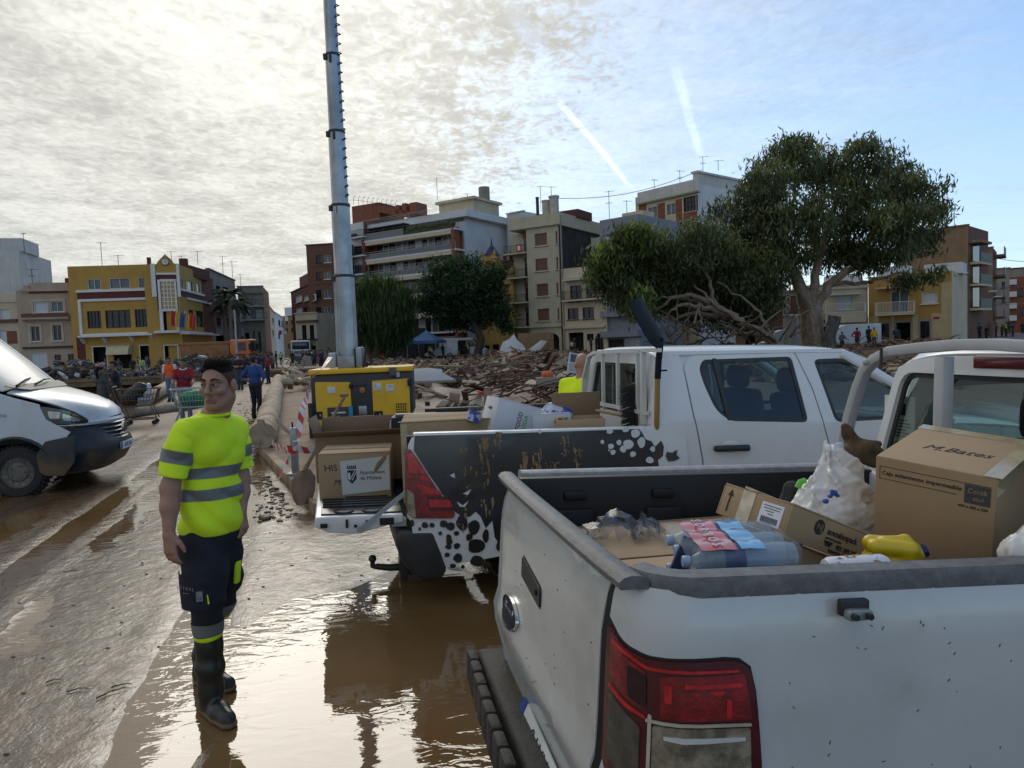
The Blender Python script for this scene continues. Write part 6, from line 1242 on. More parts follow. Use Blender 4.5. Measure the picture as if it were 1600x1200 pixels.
mb=MB();mb.box((-.0012,ud[1]*.24,ud[2]*.52),(.0015,.082,.066));lb=mb.build('address_label',PAPERM,B1);mb=MB();[mb.box((-.0022,ud[1]*.24+(.006 if i == 2 else 0),ud[2]*.52+.024-i*.008),(.0008,(.065,.06,.03,.02)[i],.0022)) for i in range(4)];[mb.box((-.0022,ud[1]*.24-.03+i*.0033,ud[2]*.52-.018),(.0008,.0016 if i % 3 else .0024,.018)) for i in range(19)];mb.build('print',INK,lb)
mb=MB();mb.box((ud[0]*.62,ud[1]+.03,ud[2]+.012),(ud[0]*.55,.10,.005),rot=Matrix.Rotation(.25,3,'X'));mb.build('open_flap',CARDL,B1)
Lc=AT(1240,850,2.06);LM=eul((.0675,.43,.52));LM.translation=Lc-(LM.to_3x3() @ Vector((0,0,.125)));B2=boxthing('lower brown carton of the printed pair, under the address-label carton',GRB,LM,(.50,.29,.125));printed(B2,(.50,.29,.10),False)
# big carton against the cab
s_=.74;BR=eul((.1594,.1008,-.8744));bp=scaled((1.6869,3.3154,.8848),s_);up=BR.to_3x3() @ Vector((0,0,1));BM=Matrix.Translation(bp-up*.32) @ BR;bd=(.4831*s_,.5253*s_,.3978*s_+.32)
B3=boxthing('large cardboard box standing tallest in the near pickup against the cab',GRB,BM,bd,lid=False)
a,b,c=bd;mb=MB();mb.box((a/2,b/2,c),(a-.002,b-.002,.008));mb.build('flap',CARDL,B3,bevel=.002)
mb=MB();mb.box((a/2,b-.012,c+.005),(a+.004,.05,.002));mb.box((a-.012,b/2,c+.0055),(.05,b+.004,.002));mb.box((a/2+.02,b+.001,c-.03),(a,.002,.06));mb.box((a+.0015,b*.4,c-.03),(.002,b*.8,.06));mb.build('tape',TAPE,B3)
F3=lambda x,z,o=-.0012:TM((x,o,z),(1,0,0),(0,0,1))
text('Caja aislamiento impermeable',a*.056,INK,B3,F3(a*.06,c-.052),align='LEFT');mb=MB();[mb.box(c_,d_) for c_,d_ in (((a*.5,-.0008,c-.03),(a*.92,.001,.0015)),((a*.37,-.0008,c-.074),(a*.66,.001,.0015)),((a*.04,-.0008,c-.052),(.0015,.001,.044)))];mb.build('printed_frame',INK,B3)
mb=MB();mb.box((a*.86,-.001,c-.064),(a*.2,.0015,.062));pb=mb.build('printed_block',M('ink_grey_block',(.06,.062,.068),.8),B3);text('Cold&',a*.06,CARD,pb,F3(a*.86,c-.053,-.0026));text('azul',a*.055,CARD,pb,F3(a*.87,c-.077,-.0026));text('400 x 400 x 550',a*.035,INK,B3,F3(a*.83,c-.108))
text('M.Bates',a*.18,INK,B3,TM((a*.52,b*.45,c+.0048),(1,.05,0),(-.5,1,0)),shear=.4,name='handwriting',ext=.0003)
# flattened cartons on the bed floor
FC=RG.w((.64,.72,.795));fm_=Matrix.Translation(FC) @ Matrix.Rotation(radians(8),4,'Z')
Tf=thing('cardboard_box','wide shallow cardboard box with closed flaps behind the tailgate of the near pickup','box',group=GRB);Tf.matrix_world=fm_
mb=MB();mb.box((0,0,.15),(1.06,1.20,.30));mb.build('side',CARDD,Tf,bevel=.004)
for i,(y,w_,tl) in enumerate(((-.42,.32,-.02),(-.09,.30,.03),(.29,.44,-.015))):mb=MB();mb.box((0,y,.306+.004*i),(1.05,w_,.006),rot=Matrix.Rotation(tl,3,'X'));mb.build('flap',CARDL,Tf,bevel=.002)
# six bottle water pack lying on its side
WB=thing('water_bottle_pack','shrink-wrapped pack of six water bottles with red and blue film','water pack');WB.matrix_world=Matrix.Translation(AT(1136,878,1.98)) @ Matrix.Rotation(.02,4,'Z') @ Matrix.Rotation(.05,4,'X')
BLUEW=plasticmat('bottle_plastic',(.84,.90,.96),(.50,.60,.70),.30,.06,1.);CAPB=M('pale_blue_cap',(.30,.40,.58),.4,.1)
def bottle_prof(L=.31,r=.043):return [(.012,0),(r*.9,.004),(r,.02),(r,.06),(r*.93,.07),(r,.08),(r*.93,.10),(r,.11),(r*.93,.13),(r,.14),(r,.17),(r*.94,.18),(r,.19),(r,.215),(r*.8,.245),(.017,.275),(.0135,.282),(.0135,.287)]
for iy in range(3):
    for iz in range(2):
        Mx=Matrix.Translation((.155,-.09+iy*.088,-.045+iz*.086)) @ Matrix.Rotation(-pi/2,4,'Y')
        mb=MB();mb.lathe(bottle_prof(),18,Mx);b_=mb.build('bottle',BLUEW,WB,smooth=40)
        mb=MB();mb.lathe([(.016,.286),(.016,.303),(.014,.306)],14,Mx);mb.build('cap',CAPB,b_,smooth=40)
        mb=MB();mb.lathe([(.0437,.145),(.0437,.20)],18,Mx,cap=False);mb.build('bottle_label',M('navy_label',(.02,.05,.16),.4,.3,20.),b_,smooth=40)
def film(x0,x1,mat,name,o,par=WB):
    R_=[]
    for x in np.linspace(x0,x1,8):
        row=[]
        for t in np.linspace(*((-.35,1.35) if o < 0 else (.02,1.0)),22):
            y=-.138+.264*min(1,max(0,t));z=.083+.005*abs(sin(t*pi*3))+.0012*sin(x*90+t*9)-(.0 if 0 <= t <= 1 else abs(t-(0 if t < 0 else 1))*.24)
            row.append((x,y-(o if t < 0 else -o if t > 1 else 0),z+o))
        R_.append(row)
    mb=MB();mb.grid(R_);return mb.build(name,mat,par,smooth=60)
film(-.155,.155,plasticmat('shrink_film',(.95,.97,.98),(.55,.60,.66),.13,.08,.8),'shrink_film',-.001)
rf=film(-.11,-.015,M('red_film',(.42,.03,.05),.2,.12,30.,coat=.6),'red_band',.001);film(-.004,.062,M('blue_film',(.06,.30,.55),.2,.15,30.,coat=.6),'blue_band',.001)
for i,ch in enumerate('SORROS'):text(ch,.040,M('white_film',(.6,.6,.62)),rf,TM((-.062,.10-i*.042,.0925),(0,-1,0),(1,0,0)))
mb=MB();mb.box((-.13,-.02,.02),(.05,.012,.13),rot=Matrix.Rotation(.4,3,'Y'));mb.build('carry_strap',M('navy_strap',(.03,.05,.12),.5),WB)
# yellow jerrycan on its side
JC=thing('jerrycan','yellow plastic jerrycan with a dark blue cap lying beside the large box','jerrycan');jp=AT(1404,866,2.0);JC.matrix_world=Matrix.Translation(jp) @ Matrix.Scale(.70,4) @ Matrix.Rotation(-.12,4,'Z') @ Matrix.Rotation(.10,4,'Y')
YL=M('yellow_plastic',(.62,.43,.01),.35,.06,4.)
S_=SDF(.004,.02);[S_.cap((-.10,y,z),(.03,y,z),.034,.034) for y in (-.03,.03) for z in (-.035,.03)];S_.cap((.03,0,0),(.075,0,.012),.06,.03);S_.cap((-.06,0,.055),(.02,0,.066),.016,.016);S_.cap((.02,0,.066),(.055,0,.04),.016,.016);S_.sub((-.012,0,.046),(.035,.05,.012),k=.012)
obj('body',S_.mesh('body',[YL]),JC);mb=MB();Mc=Matrix.Translation((.078,0,.016)) @ Matrix.Rotation(1.15,4,'Y');mb.lathe([(.024,0),(.026,.004),(.026,.026),(.022,.031)],20,Mc)
for i in range(20):mb.box((0,0,0),(.003,.003,.022),T=Mc @ Matrix.Rotation(2*pi*i/20,4,'Z') @ Matrix.Translation((.026,0,.015)))
mb.build('cap',M('navy_cap',(.012,.018,.10),.4),JC,smooth=40)
# bags
def crumple(n,amp,f,seed):
    rr=np.random.RandomState(seed);D_=rr.randn(n,3);D_ /= np.linalg.norm(D_,axis=1)[:,None];ph=rr.rand(n)*6;fr=f*(.6+rr.rand(n)*1.2)
    def d(x,y,z):
        r=0
        for i in range(n):r=r+np.abs(np.sin(fr[i]*(x*D_[i,0]+y*D_[i,1]+z*D_[i,2])+ph[i]+1.5*np.sin(.37*fr[i]*(y-x))))/n
        return amp*(r*2-1.2)
    return d
BAGW=M('white_carrier_bag',(.60,.60,.585),.32,.05,9.,spec=.6);bagm=BAGW.node_tree.nodes
def bag(label,pts,rs,seed,mat=BAGW,amp=.02,name='plastic_bag',cut=None,vox=.009):
    o=Vector(pts[0]);T=thing(name,label,'bag',o);S_=SDF(vox,.05);L=[tuple(Vector(p)-o) for p in pts]
    S_.chain(L,rs)
    if cut is not None:S_.plane((0,0,cut-o.z),(0,0,-1))
    ax=L[0];cr=crumple(9,amp*.45,70,seed+1);cr0=crumple(6,amp*.8,22,seed)
    def dd(x,y,z):
        th=np.arctan2(y-ax[1],x-ax[0]);return amp*.9*(np.abs(np.sin(3.2*th+9*z+1.1*np.sin(14*z+seed)))-.5)+cr(x,y,z)+cr0(x,y,z)
    obj('bag_film',S_.mesh('bag_film',[mat],disp=dd,smooth_it=0),T);return T
Yb=2.72
bg=bag('white carrier bag with small blue marks, pulled up to a point in the near pickup',[AT(1300,850,Yb),AT(1303,800,Yb),AT(1310,755,Yb),AT(1306,715,Yb+.02),AT(1304,702,Yb+.03)],[.15,.14,.085,.04,.026],3,amp=.026,vox=.007)
o_=bg.location
for px,py,r_ in ((1303,770,.014),(1297,775,.010),(1308,774,.009),(1290,783,.012),(1300,767,.008)):q_=AT(px,py,Yb-.165+.0)-o_;mb=MB();mb.ell(tuple(q_),(r_,.012,r_*.8),8,5);mb.build('blue_mark',M('blue_print',(.03,.08,.38),.5),bg)
bag('white bag bulging over the near rail at the right edge',[AT(1600,865,1.95),AT(1650,850,1.98)],[.06,.08],5,amp=.012)
CW=thing('plastic_wrapping','crumpled clear plastic wrapping on the bed floor behind the tailgate','wrapping',AT(968,822,2.72));rr=np.random.RandomState(3)
for j,(ox,sz,hh) in enumerate(((-.03,.20,.075),(.10,.11,.05))):
    R_=[[(ox+sz*(u-.5)+.012*rr.randn(),.16*(v-.5)+.012*rr.randn(),-.02+hh*(1-abs(2*u-1.1)**1.5)*(1-abs(2*v-1)**2)+.012*rr.randn()) for v in np.linspace(0,1,9)] for u in np.linspace(0,1,13)]
    mb=MB();mb.grid(R_);mb.build('film_fold',plasticmat('clear_film',(.85,.87,.90),(.22,.24,.28),.30,.2,.6),CW,smooth=25)
bag('dark rucksack with a bright green strap behind the tilted cartons',[AT(1238,790,2.85),AT(1240,768,2.85)],[.06,.045],9,M('dark_bag',(.02,.02,.022),.8),.006,'rucksack');gs=bpy.data.objects['rucksack'];mb=MB();mb.tube([AT(1246,762,2.76)-gs.location,AT(1251,753,2.76)-gs.location,AT(1257,751,2.77)-gs.location],.012,8);mb.build('strap',M('lime_strap',(.12,.5,.05),.5),gs)
PR=thing('patterned_roll','white paper roll printed with blue flowers just behind the near rail','roll');PR.matrix_world=Matrix.Translation(AT(1338,893,1.84)) @ Matrix.Rotation(.05,4,'Z');mb=MB();mb.lathe([(.02,-.085),(.036,-.082),(.042,-.07),(.042,.07),(.036,.082),(.02,.085)],24,Matrix.Rotation(pi/2,4,'Y'));mb.build('wrapper',M('floral_paper',(.62,.63,.66),.45,.04,col2=(.04,.07,.34),c2sc=38.,c2t=(.54,.60)),PR,smooth=50)
mb=MB();[mb.ell((random.uniform(-.06,.06),.042*sin(a)*-1,.042*cos(a)),(.006,.003,.004),6,4) for a in [random.uniform(-.3,.9) for _ in range(9)]];mb.build('flower_print',M('orange_print',(.5,.25,.06),.5),PR)
GL=thing('work_glove','pair of muddy brown work gloves stuffed behind the rack foot','gloves');GL.location=AT(1345,692,3.05);S_=SDF(.008,.02);[S_.cap(a_,b_,ra,rb) for a_,b_,ra,rb in (((-.05,0,-.05),(.02,0,-.03),.045,.042),((.02,0,-.03),(.09,-.02,-.05),.032,.02),((.03,.01,-.02),(.085,.02,-.01),.026,.017),((-.01,.02,-.01),(-.04,.03,.035),.034,.026),((-.04,.03,.035),(-.055,.03,.07),.024,.018),((-.02,-.02,-.05),(.05,-.03,-.09),.03,.02))];obj('glove',S_.mesh('glove',[M('muddy_leather',(.10,.062,.032),.9,.3,20.,bump=.004)],disp=crumple(5,.004,60,4)),GL)
# ---------- spotted pickup load
GH='boxes in the spotted pickup'
tp=scaled((-1.2536,4.4791,.9019),1.232);TBm=Matrix.Translation(tp) @ eul((-.0,.0126,.1244));td=(.556,.50,.361)
B4=boxthing('cardboard box with a white town-hall notice standing on the lowered tailgate',GH,TBm,td,CARD,tape=TAPEC)
Fq=lambda x,z,o=-.0012:TM((x,o,z),(1,0,0),(0,0,1));a,b,c=td
mb=MB();mb.hexa([(a*.32,-.003,c*.10),(a*.985,-.003,c*.17),(a*.985,-.0006,c*.17),(a*.32,-.0006,c*.10)],[(a*.30,-.003,c*.84),(a*.985,-.003,c*.92),(a*.985,-.0006,c*.92),(a*.30,-.0006,c*.84)]);nt=mb.build('notice',M('notice_paper',(.50,.51,.50),.6,.04),B4)
text('Ajuntament',c*.115,INK,nt,Fq(a*.57,c*.575,-.0042),align='LEFT');text('de Mislata',c*.115,INK,nt,Fq(a*.57,c*.45,-.0042),align='LEFT')
mb=MB();sx,sz=a*.46,c*.50;mb.prism([(sx-.035,sz+.05),(sx+.035,sz+.05),(sx+.035,sz-.02),(sx,sz-.06),(sx-.035,sz-.02)],.0012,Matrix(((1,0,0,0),(0,0,-1,-.0031),(0,1,0,0),(0,0,0,1))));sh=mb.build('crest',INK,nt)
mb=MB();[mb.box((sx+.005+k*.016,-.0052,sz+.012-k*.004),(.006,.001,.09),rot=Matrix.Rotation(.5,3,'Y')) for k in (0,1)];mb.box((sx-.022,-.0052,sz+.005),(.018,.001,.05));mb.build('crest_stripe',PAPERM,sh)
mb=MB();mb.box((sx,-.004,sz+.066),(.07,.0012,.010));[mb.ell((sx-.03+k*.015,-.0042,sz+.08),(.006,.001,.009),8,4) for k in range(5)];mb.build('crest_crown',INK,nt)
text('HIS',c*.2,INK,B4,Fq(a*.08,c*.70),align='LEFT',name='handwriting',shear=-.1);text('Mi',c*.17,INK,B4,Fq(a*.20,c*.38),align='LEFT',name='handwriting',shear=.3)
mb=MB();mb.tube([(a*.78,-.006,c*.60),(a*.84,-.008,c*.75),(a*.94,-.006,c*.92)],[.012,.02,.014],5,flat=.2);mb.build('mud_smear',M('mud_splash',(.22,.145,.075)),B4)
ob=AT(490,700,6.15);OB=Matrix.Translation((ob.x+.02,6.12,.70)) @ Matrix.Rotation(.10,4,'Z');od=(.78,.42,.40)
B5=boxthing('open brown box with its back flap standing up behind the notice box',GH,OB,od,CARDD,lid=False)
for ctr,d_,rr in (((od[0]/2,od[1],od[2]+.065),(od[0],.006,.13),Matrix.Rotation(-.1,3,'X')),((-.02,od[1]/2,od[2]+.08),(.006,od[1],.17),Matrix.Rotation(-.35,3,'Y')),((od[0]/2,-.055,od[2]+.03),(od[0],.12,.006),Matrix.Rotation(-.5,3,'X'))):mb=MB();mb.box(ctr,d_,rot=rr);mb.build('flap',CARDD,B5,bevel=.002)
cb=HX.w((.02,.34,.66));CB=Matrix.Translation(cb) @ Matrix.Rotation(radians(6),4,'Z');cd_=(.85,.62,.62)
B6=boxthing('long brown box with yellowish edge tape in the spotted load bed',GH,CB,cd_,CARD);mb=MB();mb.box((-.002,.03,.31),(.004,.05,.60));mb.box((.025,-.002,.31),(.05,.004,.60));mb.box((.40,.03,cd_[2]+.009),(.84,.06,.003));mb.build('tape',TAPE,B6)
def wboxpx(label,px,py,lx,d,dims,rz,rx,mat,ry=0.):Mx=Matrix.Translation(AT(px,py,d)) @ Matrix.Rotation(rz,4,'Z') @ Matrix.Rotation(ry,4,'Y') @ Matrix.Rotation(rx,4,'X') @ Matrix.Translation((-dims[0]/2,-dims[1]/2,-dims[2]/2));return boxthing(label,GH,Mx,dims,mat),Mx
WBx,_=wboxpx('white carton with green lettering tilted on the spotted pickup load',796,658,0,5.55,(.36,.30,.30),.35,0.,CARDW,.30)
text('FOOD',.05,INK,WBx,TM((.20,-.002,.17),(0,0,1),(-1,0,0)));text('VIDA',.05,M('green_print',(.10,.35,.05),.6),WBx,TM((.25,-.002,.17),(0,0,1),(-1,0,0)));text('Fragile',.035,INK,WBx,TM((-.002,.15,.22),(0,-1,0),(0,0,1)))
wboxpx('low white carton under the coloured bags in the spotted pickup',858,664,0,5.6,(.30,.30,.20),.1,0,CARDW);OBx,Mx=wboxpx('small open brown box with its lid up near the broom',905,672,0,5.45,(.36,.28,.20),.05,0,CARDL);[bpy.data.objects.remove(c_) for c_ in list(OBx.children) if c_.name.startswith('flap')]
mb=MB();mb.box((.18,.27,.29),(.38,.006,.19),rot=Matrix.Rotation(.15,3,'X'));mb.build('flap',CARDD,OBx,bevel=.002)
bag('blue and white printed bag lying on the white carton',[AT(846,654,5.55),AT(862,644,5.6),AT(884,646,5.6)],[.05,.07,.06],12,M('blue_white_bag',(.55,.58,.64),.35,.05,col2=(.03,.07,.35),c2sc=9.,c2t=(.52,.56)),.015)
bag('navy and yellow packet beside the open brown box',[AT(872,656,5.45),AT(884,655,5.45)],[.03,.025],13,M('yellow_packet',(.5,.42,.04),.4,.1,col2=(.02,.03,.2),c2sc=12.),.006)
# PET bottle with a red cap
PB=thing('water_bottle','clear plastic bottle with a red cap standing on the brown boxes','bottle');PB.matrix_world=Matrix.Translation(AT(738,660,5.4)) @ Matrix.Rotation(.30,4,'Y');mb=MB();mb.lathe([(.03,0),(.052,.01),(.055,.05),(.050,.08),(.055,.11),(.055,.13),(.04,.18),(.018,.215),(.015,.225)],18);mb.build('body',CLEARGL,PB,smooth=40);mb=MB();mb.lathe([(.019,.222),(.019,.245),(.016,.248)],14);mb.build('cap',M('red_cap',(.55,.02,.03),.4),PB,smooth=40)
mb=MB();mb.lathe([(.0562,.015),(.0562,.085)],18,cap=False);mb.build('bottle_label',M('blue_label',(.45,.47,.55),.4,.05,col2=(.04,.06,.35),c2sc=25.,c2t=(.5,.53)),PB,smooth=40)
# spade and broom in the load bed
SP=thing('spade','black spade with a yellow wooden shaft standing upright in the spotted load bed, blade up','spade');Ys=5.14;A=AT(1030,690,Ys);SP.location=A;l=lambda px,py,dy=0.:AT(px,py,Ys+dy)-A
WOODY=M('yellow_shaft_wood',(.36,.20,.055),.5,.15,9.,stretch=(1,1,.2));BLK=M('black_spade_steel',(.010,.010,.011),.7,.2,5.,spec=.2)
mb=MB();mb.tube([l(1022,735,.22),l(1026,664,.03),l(1027.5,588)],.0205,10);mb.build('shaft',WOODY,SP,smooth=50)
mb=MB();mb.tube([l(1027.5,592),l(1029,565),l(1031,545),l(1031,528)],[.023,.023,.024,.028],10);mb.build('socket',BLK,SP,smooth=50)
bl=[]
for t,w_ in ((0,.06),(.12,.13),(.3,.15),(.6,.15),(.85,.14),(1.,.125)):
    c0=l(1031+(992-1031)*t,540+(468-540)*t,-.02);row=[]
    for k in np.linspace(-1,1,9):row.append(tuple(c0+Vector((.075*k*w_/.15,w_*k*.80,.02*k+.0))+Vector((-.028,0,-.014))*(k*k-1)*(.9-.4*t)))
    bl.append(row)
mb=MB();mb.grid(bl);mb.build('blade',BLK,SP,smooth=60,thick=.006)
mb=MB();mb.box(tuple(l(1036,579)),(.06,.012,.012));mb.build('clip',BLK,SP)
BR_=thing('broom','black bristled yard broom lying in the spotted load bed against the rack','broom');Yb=5.5;A=AT(985,665,Yb);BR_.location=A;l=lambda px,py,dy=0.:AT(px,py,Yb+dy)-A
mb=MB();mb.box(tuple(l(994,631)),(.035,.09,.33),rot=Matrix.Rotation(-.02,3,'Y'));mb.build('head',M('dark_wood',(.06,.03,.02),.7),BR_,bevel=.008);mb=MB();rr=random.Random(2)
for i in range(34):
    for j in range(5):
        z=-.155+.31*i/33;y=-.035+.0175*j;b0=l(992,631)+Vector((-.012,y,z));e=b0+Vector((-.085-rr.random()*.02,rr.uniform(-.01,.01),-.028+rr.uniform(-.012,.012)));mb.tube([tuple(b0),tuple(e)],[.004,.002],4,cap=False)
mb.build('bristles',M('black_bristle',(.012,.011,.010),.6,.2),BR_,kind='stuff');mb=MB();mb.tube([l(990,652),l(932,641,.1),l(905,636,.2)],.014,8);mb.build('handle',M('pale_wood',(.45,.31,.17),.6,.1),BR_,smooth=50)
# ------------------------------------------------------------------ people
SKIN=M('skin',(.35,.185,.125),.5,.10,30.,spec=.35,bump=.0008,bsc=220,col2=(.33,.14,.10),c2sc=14.,c2t=(.55,.75));SKIND=M('tanned_skin',(.25,.125,.08),.5,.06,9.);LIPS=M('lips',(.26,.115,.085),.55,.05)
HAIR=M('dark_hair',(.016,.012,.010),.85,.5,60.,bump=.006,bsc=130,spec=.15);HAIRS=M('short_side_hair',(.085,.050,.036),.9,.35,90.,spec=.1)
HIVIS=M('hivis_yellow_cloth',(.66,.86,.016),.8,.05,7.,bump=.0012,bsc=280);REFL=M('reflective_grey_tape',(.15,.155,.155),.4,.06,40.);NAVY=M('navy_work_cloth',(.010,.012,.019),.85,.2,8.,bump=.001,bsc=220)
BOOT=M('muddy_rubber_boot',(.018,.017,.013),.38,.25,7.,mud=.3,mudz=.045,obj=False)
def hand(S,w,d,n,t,L=.19,m=0,curl=.6):
    """five fingered hand: wrist w, direction d, palm normal n, thumb side t"""
    w,d,n,t=(Vector(x) for x in (w,d,n,t));d.normalize();n=(n-d*n.dot(d)).normalized();t=(t-d*t.dot(d)-n*t.dot(n)).normalized();k=L/.19
    P=lambda a,b,c:tuple(w+d*a*k+t*b*k+n*c*k)
    for b in (-.027,-.009,.009,.027):S.cap(P(.0,b*.7,0),P(.085,b,.0),.017*k,.0145*k,m,.012)
    for i,(b,ln) in enumerate(((.029,.068),(.010,.078),(-.010,.072),(-.029,.056))):
        a0=curl*(.8+.15*i);p=[(.086,b,0)];ang=a0*.45
        for f in (.45,.30,.25):x,y_,z=p[-1];p.append((x+ln*f*cos(ang),y_+b*.06,z+ln*f*sin(ang)));ang += a0*.75
        S.chain([P(*q) for q in p],[.0098*k,.0092*k,.0085*k,.0072*k],m,.004)
    p=[(.015,.030,.004),(.045,.052,.012),(.070,.062,.020),(.092,.064,.026)];S.chain([P(*q) for q in p],[.0155*k,.0125*k,.0105*k,.0085*k],m,.008)
def head(S,c,f,up=(0,0,1),k=1.,m=0,lip=None):
    c=Vector(c);f=Vector(f).normalized();u=Vector(up);u=(u-f*u.dot(f)).normalized();l=u.cross(f);R3=np.array([[f.x,l.x,u.x],[f.y,l.y,u.y],[f.z,l.z,u.z]])
    P=lambda a,b,z:tuple(c+(f*a+l*b+u*z)*k)
    S.ell(P(-.012,0,.038),(.096*k,.074*k,.092*k),m,R3,.02);S.ell(P(.028,0,-.045),(.060*k,.055*k,.072*k),m,R3,.03);S.ell(P(.064,0,-.098),(.024*k,.026*k,.020*k),m,R3,.025)
    for s in (-1,1):S.cap(P(-.01,s*.052,-.04),P(.045,s*.031,-.092),.018*k,.018*k,m,.03);S.ell(P(.062,s*.042,-.018),(.028*k,.026*k,.022*k),m,R3,.02);S.cap(P(.083,s*.012,.036),P(.070,s*.052,.034),.011*k,.009*k,m,.015);S.ell(P(-.012,s*.080,.002),(.026*k,.011*k,.034*k),m,R3,.006);S.ell(P(.098,s*.013,-.030),(.011*k,.010*k,.009*k),m,R3,.006)
    for s in (-1,1):S.sub(P(.098,s*.032,.014),(.020*k,.020*k,.012*k),R3,.014)
    S.cap(P(.090,0,.026),P(.114,0,-.022),.0095*k,.0135*k,m,.012);S.chain([P(.080,-.021,-.0645),P(.089,-.008,-.0605),P(.089,.008,-.0605),P(.080,.021,-.0645)],[.006*k,.0075*k,.0075*k,.006*k],lip if lip is not None else m,.006);S.cap(P(.085,-.016,-.070),P(.085,.016,-.070),.0095*k,.0095*k,lip if lip is not None else m,.006)
    S.sub(P(.098,0,-.0655),(.012*k,.020*k,.0022*k),R3,.003)
    return P,R3
def main_man():
    o=AT(332,1100,3.66);o.z=0;T=thing('person','young man in hi-vis yellow T-shirt, navy work trousers and muddy boots','person',o);Y0=3.66
    J=lambda px,py,dy=0.:tuple(AT(px,py,Y0+dy)-o)
    F=Vector((.80,-.60,0));L=Vector((.60,.80,0))
    hc=Vector(J(341,603,-.02));fd=Vector((-.12,-.99,-.04));k=.99
    rs_,re,rw=J(287,672,-.14),J(266,762,-.19),J(264,836,-.25);ls,le,lw=J(366,668,.14),J(377,748,.14),J(377,800,.06)
    S=SDF(.0052,.02);P,R3=head(S,hc,fd,(0.02,0,1),k,0,1);nb=J(334,655,.01)
    S.cap(tuple(hc+Vector((.02,.03,-.06))),nb,.052,.060,0,.03)
    S.cap(nb,J(331,700),.065,.08,0,.05);S.cap(J(331,700),J(330,840),.085,.085,0,.05)
    for a,e,w_ in ((rs_,re,rw),(ls,le,lw)):S.chain([a,e,tuple((Vector(e)*.6+Vector(w_)*.4)),w_],[.045,.043,.041,.027],0,.03);S.cap(nb,a,.045,.04,0,.03)
    hand(S,rw,(.10,-.10,-1),(.35,.9,.1),(.9,-.35,.1),.185,0,.45);hand(S,lw,(.22,-.25,-1),(-.85,.1,-.05),(.3,-.9,0),.18,0,.75)
    for h_,kn,an in ((J(316,872,-.08),J(322,940,-.10),J(327,1070,-.06)),(J(345,868,.1),J(340,940,.16),J(322,1035,.27))):S.chain([h_,kn,an],[.08,.05,.04],0)
    obj('body',S.mesh('body',[SKIN,LIPS]),T)
    # eyes, brows
    EW=M('eye_white',(.30,.27,.25),.3,.03);IR=M('dark_iris',(.02,.014,.01),.15,0)
    for s in (-1,1):
        mb=MB();mb.ell(P(.079,s*.032,.0125),(.0122,)*3,12,8);e_=mb.build('eye',EW,T,smooth=60);q_=Vector(P(.079,s*.032,.0125))+Vector((-.55,-.83,0))*.0092;mb=MB();mb.ell(tuple(q_),(.0066,)*3,10,6);mb.build('iris',IR,e_,smooth=60)
        mb=MB();mb.tube([P(.089,s*.016,.0205),P(.0935,s*.030,.0235),P(.083,s*.050,.0165)],[.0030,.0036,.002],6);mb.build('eyelid',SKIND,T,smooth=60)
        mb=MB();mb.tube([P(.0955,s*.014,.037),P(.0945,s*.032,.0445),P(.078,s*.056,.037)],[.0042,.0048,.0020],6,flat=.7);mb.build('eyebrow',HAIR,T,smooth=60)
    # hair: longer on top, clipped sides
    H=SDF(.0045,.012);H.ell(P(-.014,0,.046),(.099*k,.0800*k,.0935*k),0,R3);H.ell(P(.022,.012,.122),(.062*k,.056*k,.024*k),0,R3,.03)
    H.plane(P(.070,0,.098),tuple(Vector(R3[:,0])*.86+Vector(R3[:,2])*-.51));H.plane(P(0,0,-.045),tuple(-Vector(R3[:,2])))
    hm=H.mesh('hair',[HAIR,HAIRS],disp=crumple(6,.0022,95,6));bm=bmesh.new();bm.from_mesh(hm);c_=Vector(P(0,0,0));u_=Vector(R3[:,2]);f_=Vector(R3[:,0]);ear=[]
    for fc in bm.faces:z=(fc.calc_center_median()-c_).dot(u_);x=(fc.calc_center_median()-c_).dot(f_);fc.material_index=1 if z < .072-.25*min(0,x) and z < .085 else 0
    tops=[(fc.calc_center_median().copy(),fc.normal.copy()) for fc in bm.faces if fc.material_index == 0];bm.to_mesh(hm);bm.free();ho=obj('hair',hm,T);rr=random.Random(3);mb=MB()
    for i in range(1500):
        c,n=rr.choice(tops)
        if n.dot(c-c_) < 0:n=-n
        d=(n*.55+f_*rr.uniform(.1,.9)+Vector((rr.gauss(0,.35),rr.gauss(0,.35),rr.gauss(0,.2)))).normalized();ln=rr.uniform(.005,.013);s_=d.cross(n).normalized()*.0011;mb.add([tuple(c-s_),tuple(c+s_),tuple(c+d*ln*.6+s_*.8-n*.001),tuple(c+d*ln-n*.004)],[(0,1,2),(0,2,3)])
    mb.build('hair_strand',HAIR,ho,kind='stuff')
    # T-shirt with sewn bands
    C_=[J(331,700,.0),J(330,765,-.0),J(329,818,-.0)];R2=np.array([[L.x,F.x,0],[L.y,F.y,0],[0,0,1.]])
    Sh=SDF(.0075,.05);Sh.ell(J(331,698),(.178,.116,.165),0,R2);Sh.ell(J(330,762),(.162,.118,.17),0,R2);Sh.ell(tuple(Vector(J(329,812))+F*.010),(.160,.132,.15),0,R2);Sh.cap(nb,tuple(Vector(rs_)+Vector((.02,0,-.005))),.060,.068,0);Sh.cap(nb,ls,.060,.068,0)
    Sh.plane(J(331,829),tuple(Vector((-.04,0,-1))));Sh.plane(J(335,645),tuple(Vector((.06,-.10,1)))) 
    zb_=J(330,800)[2]
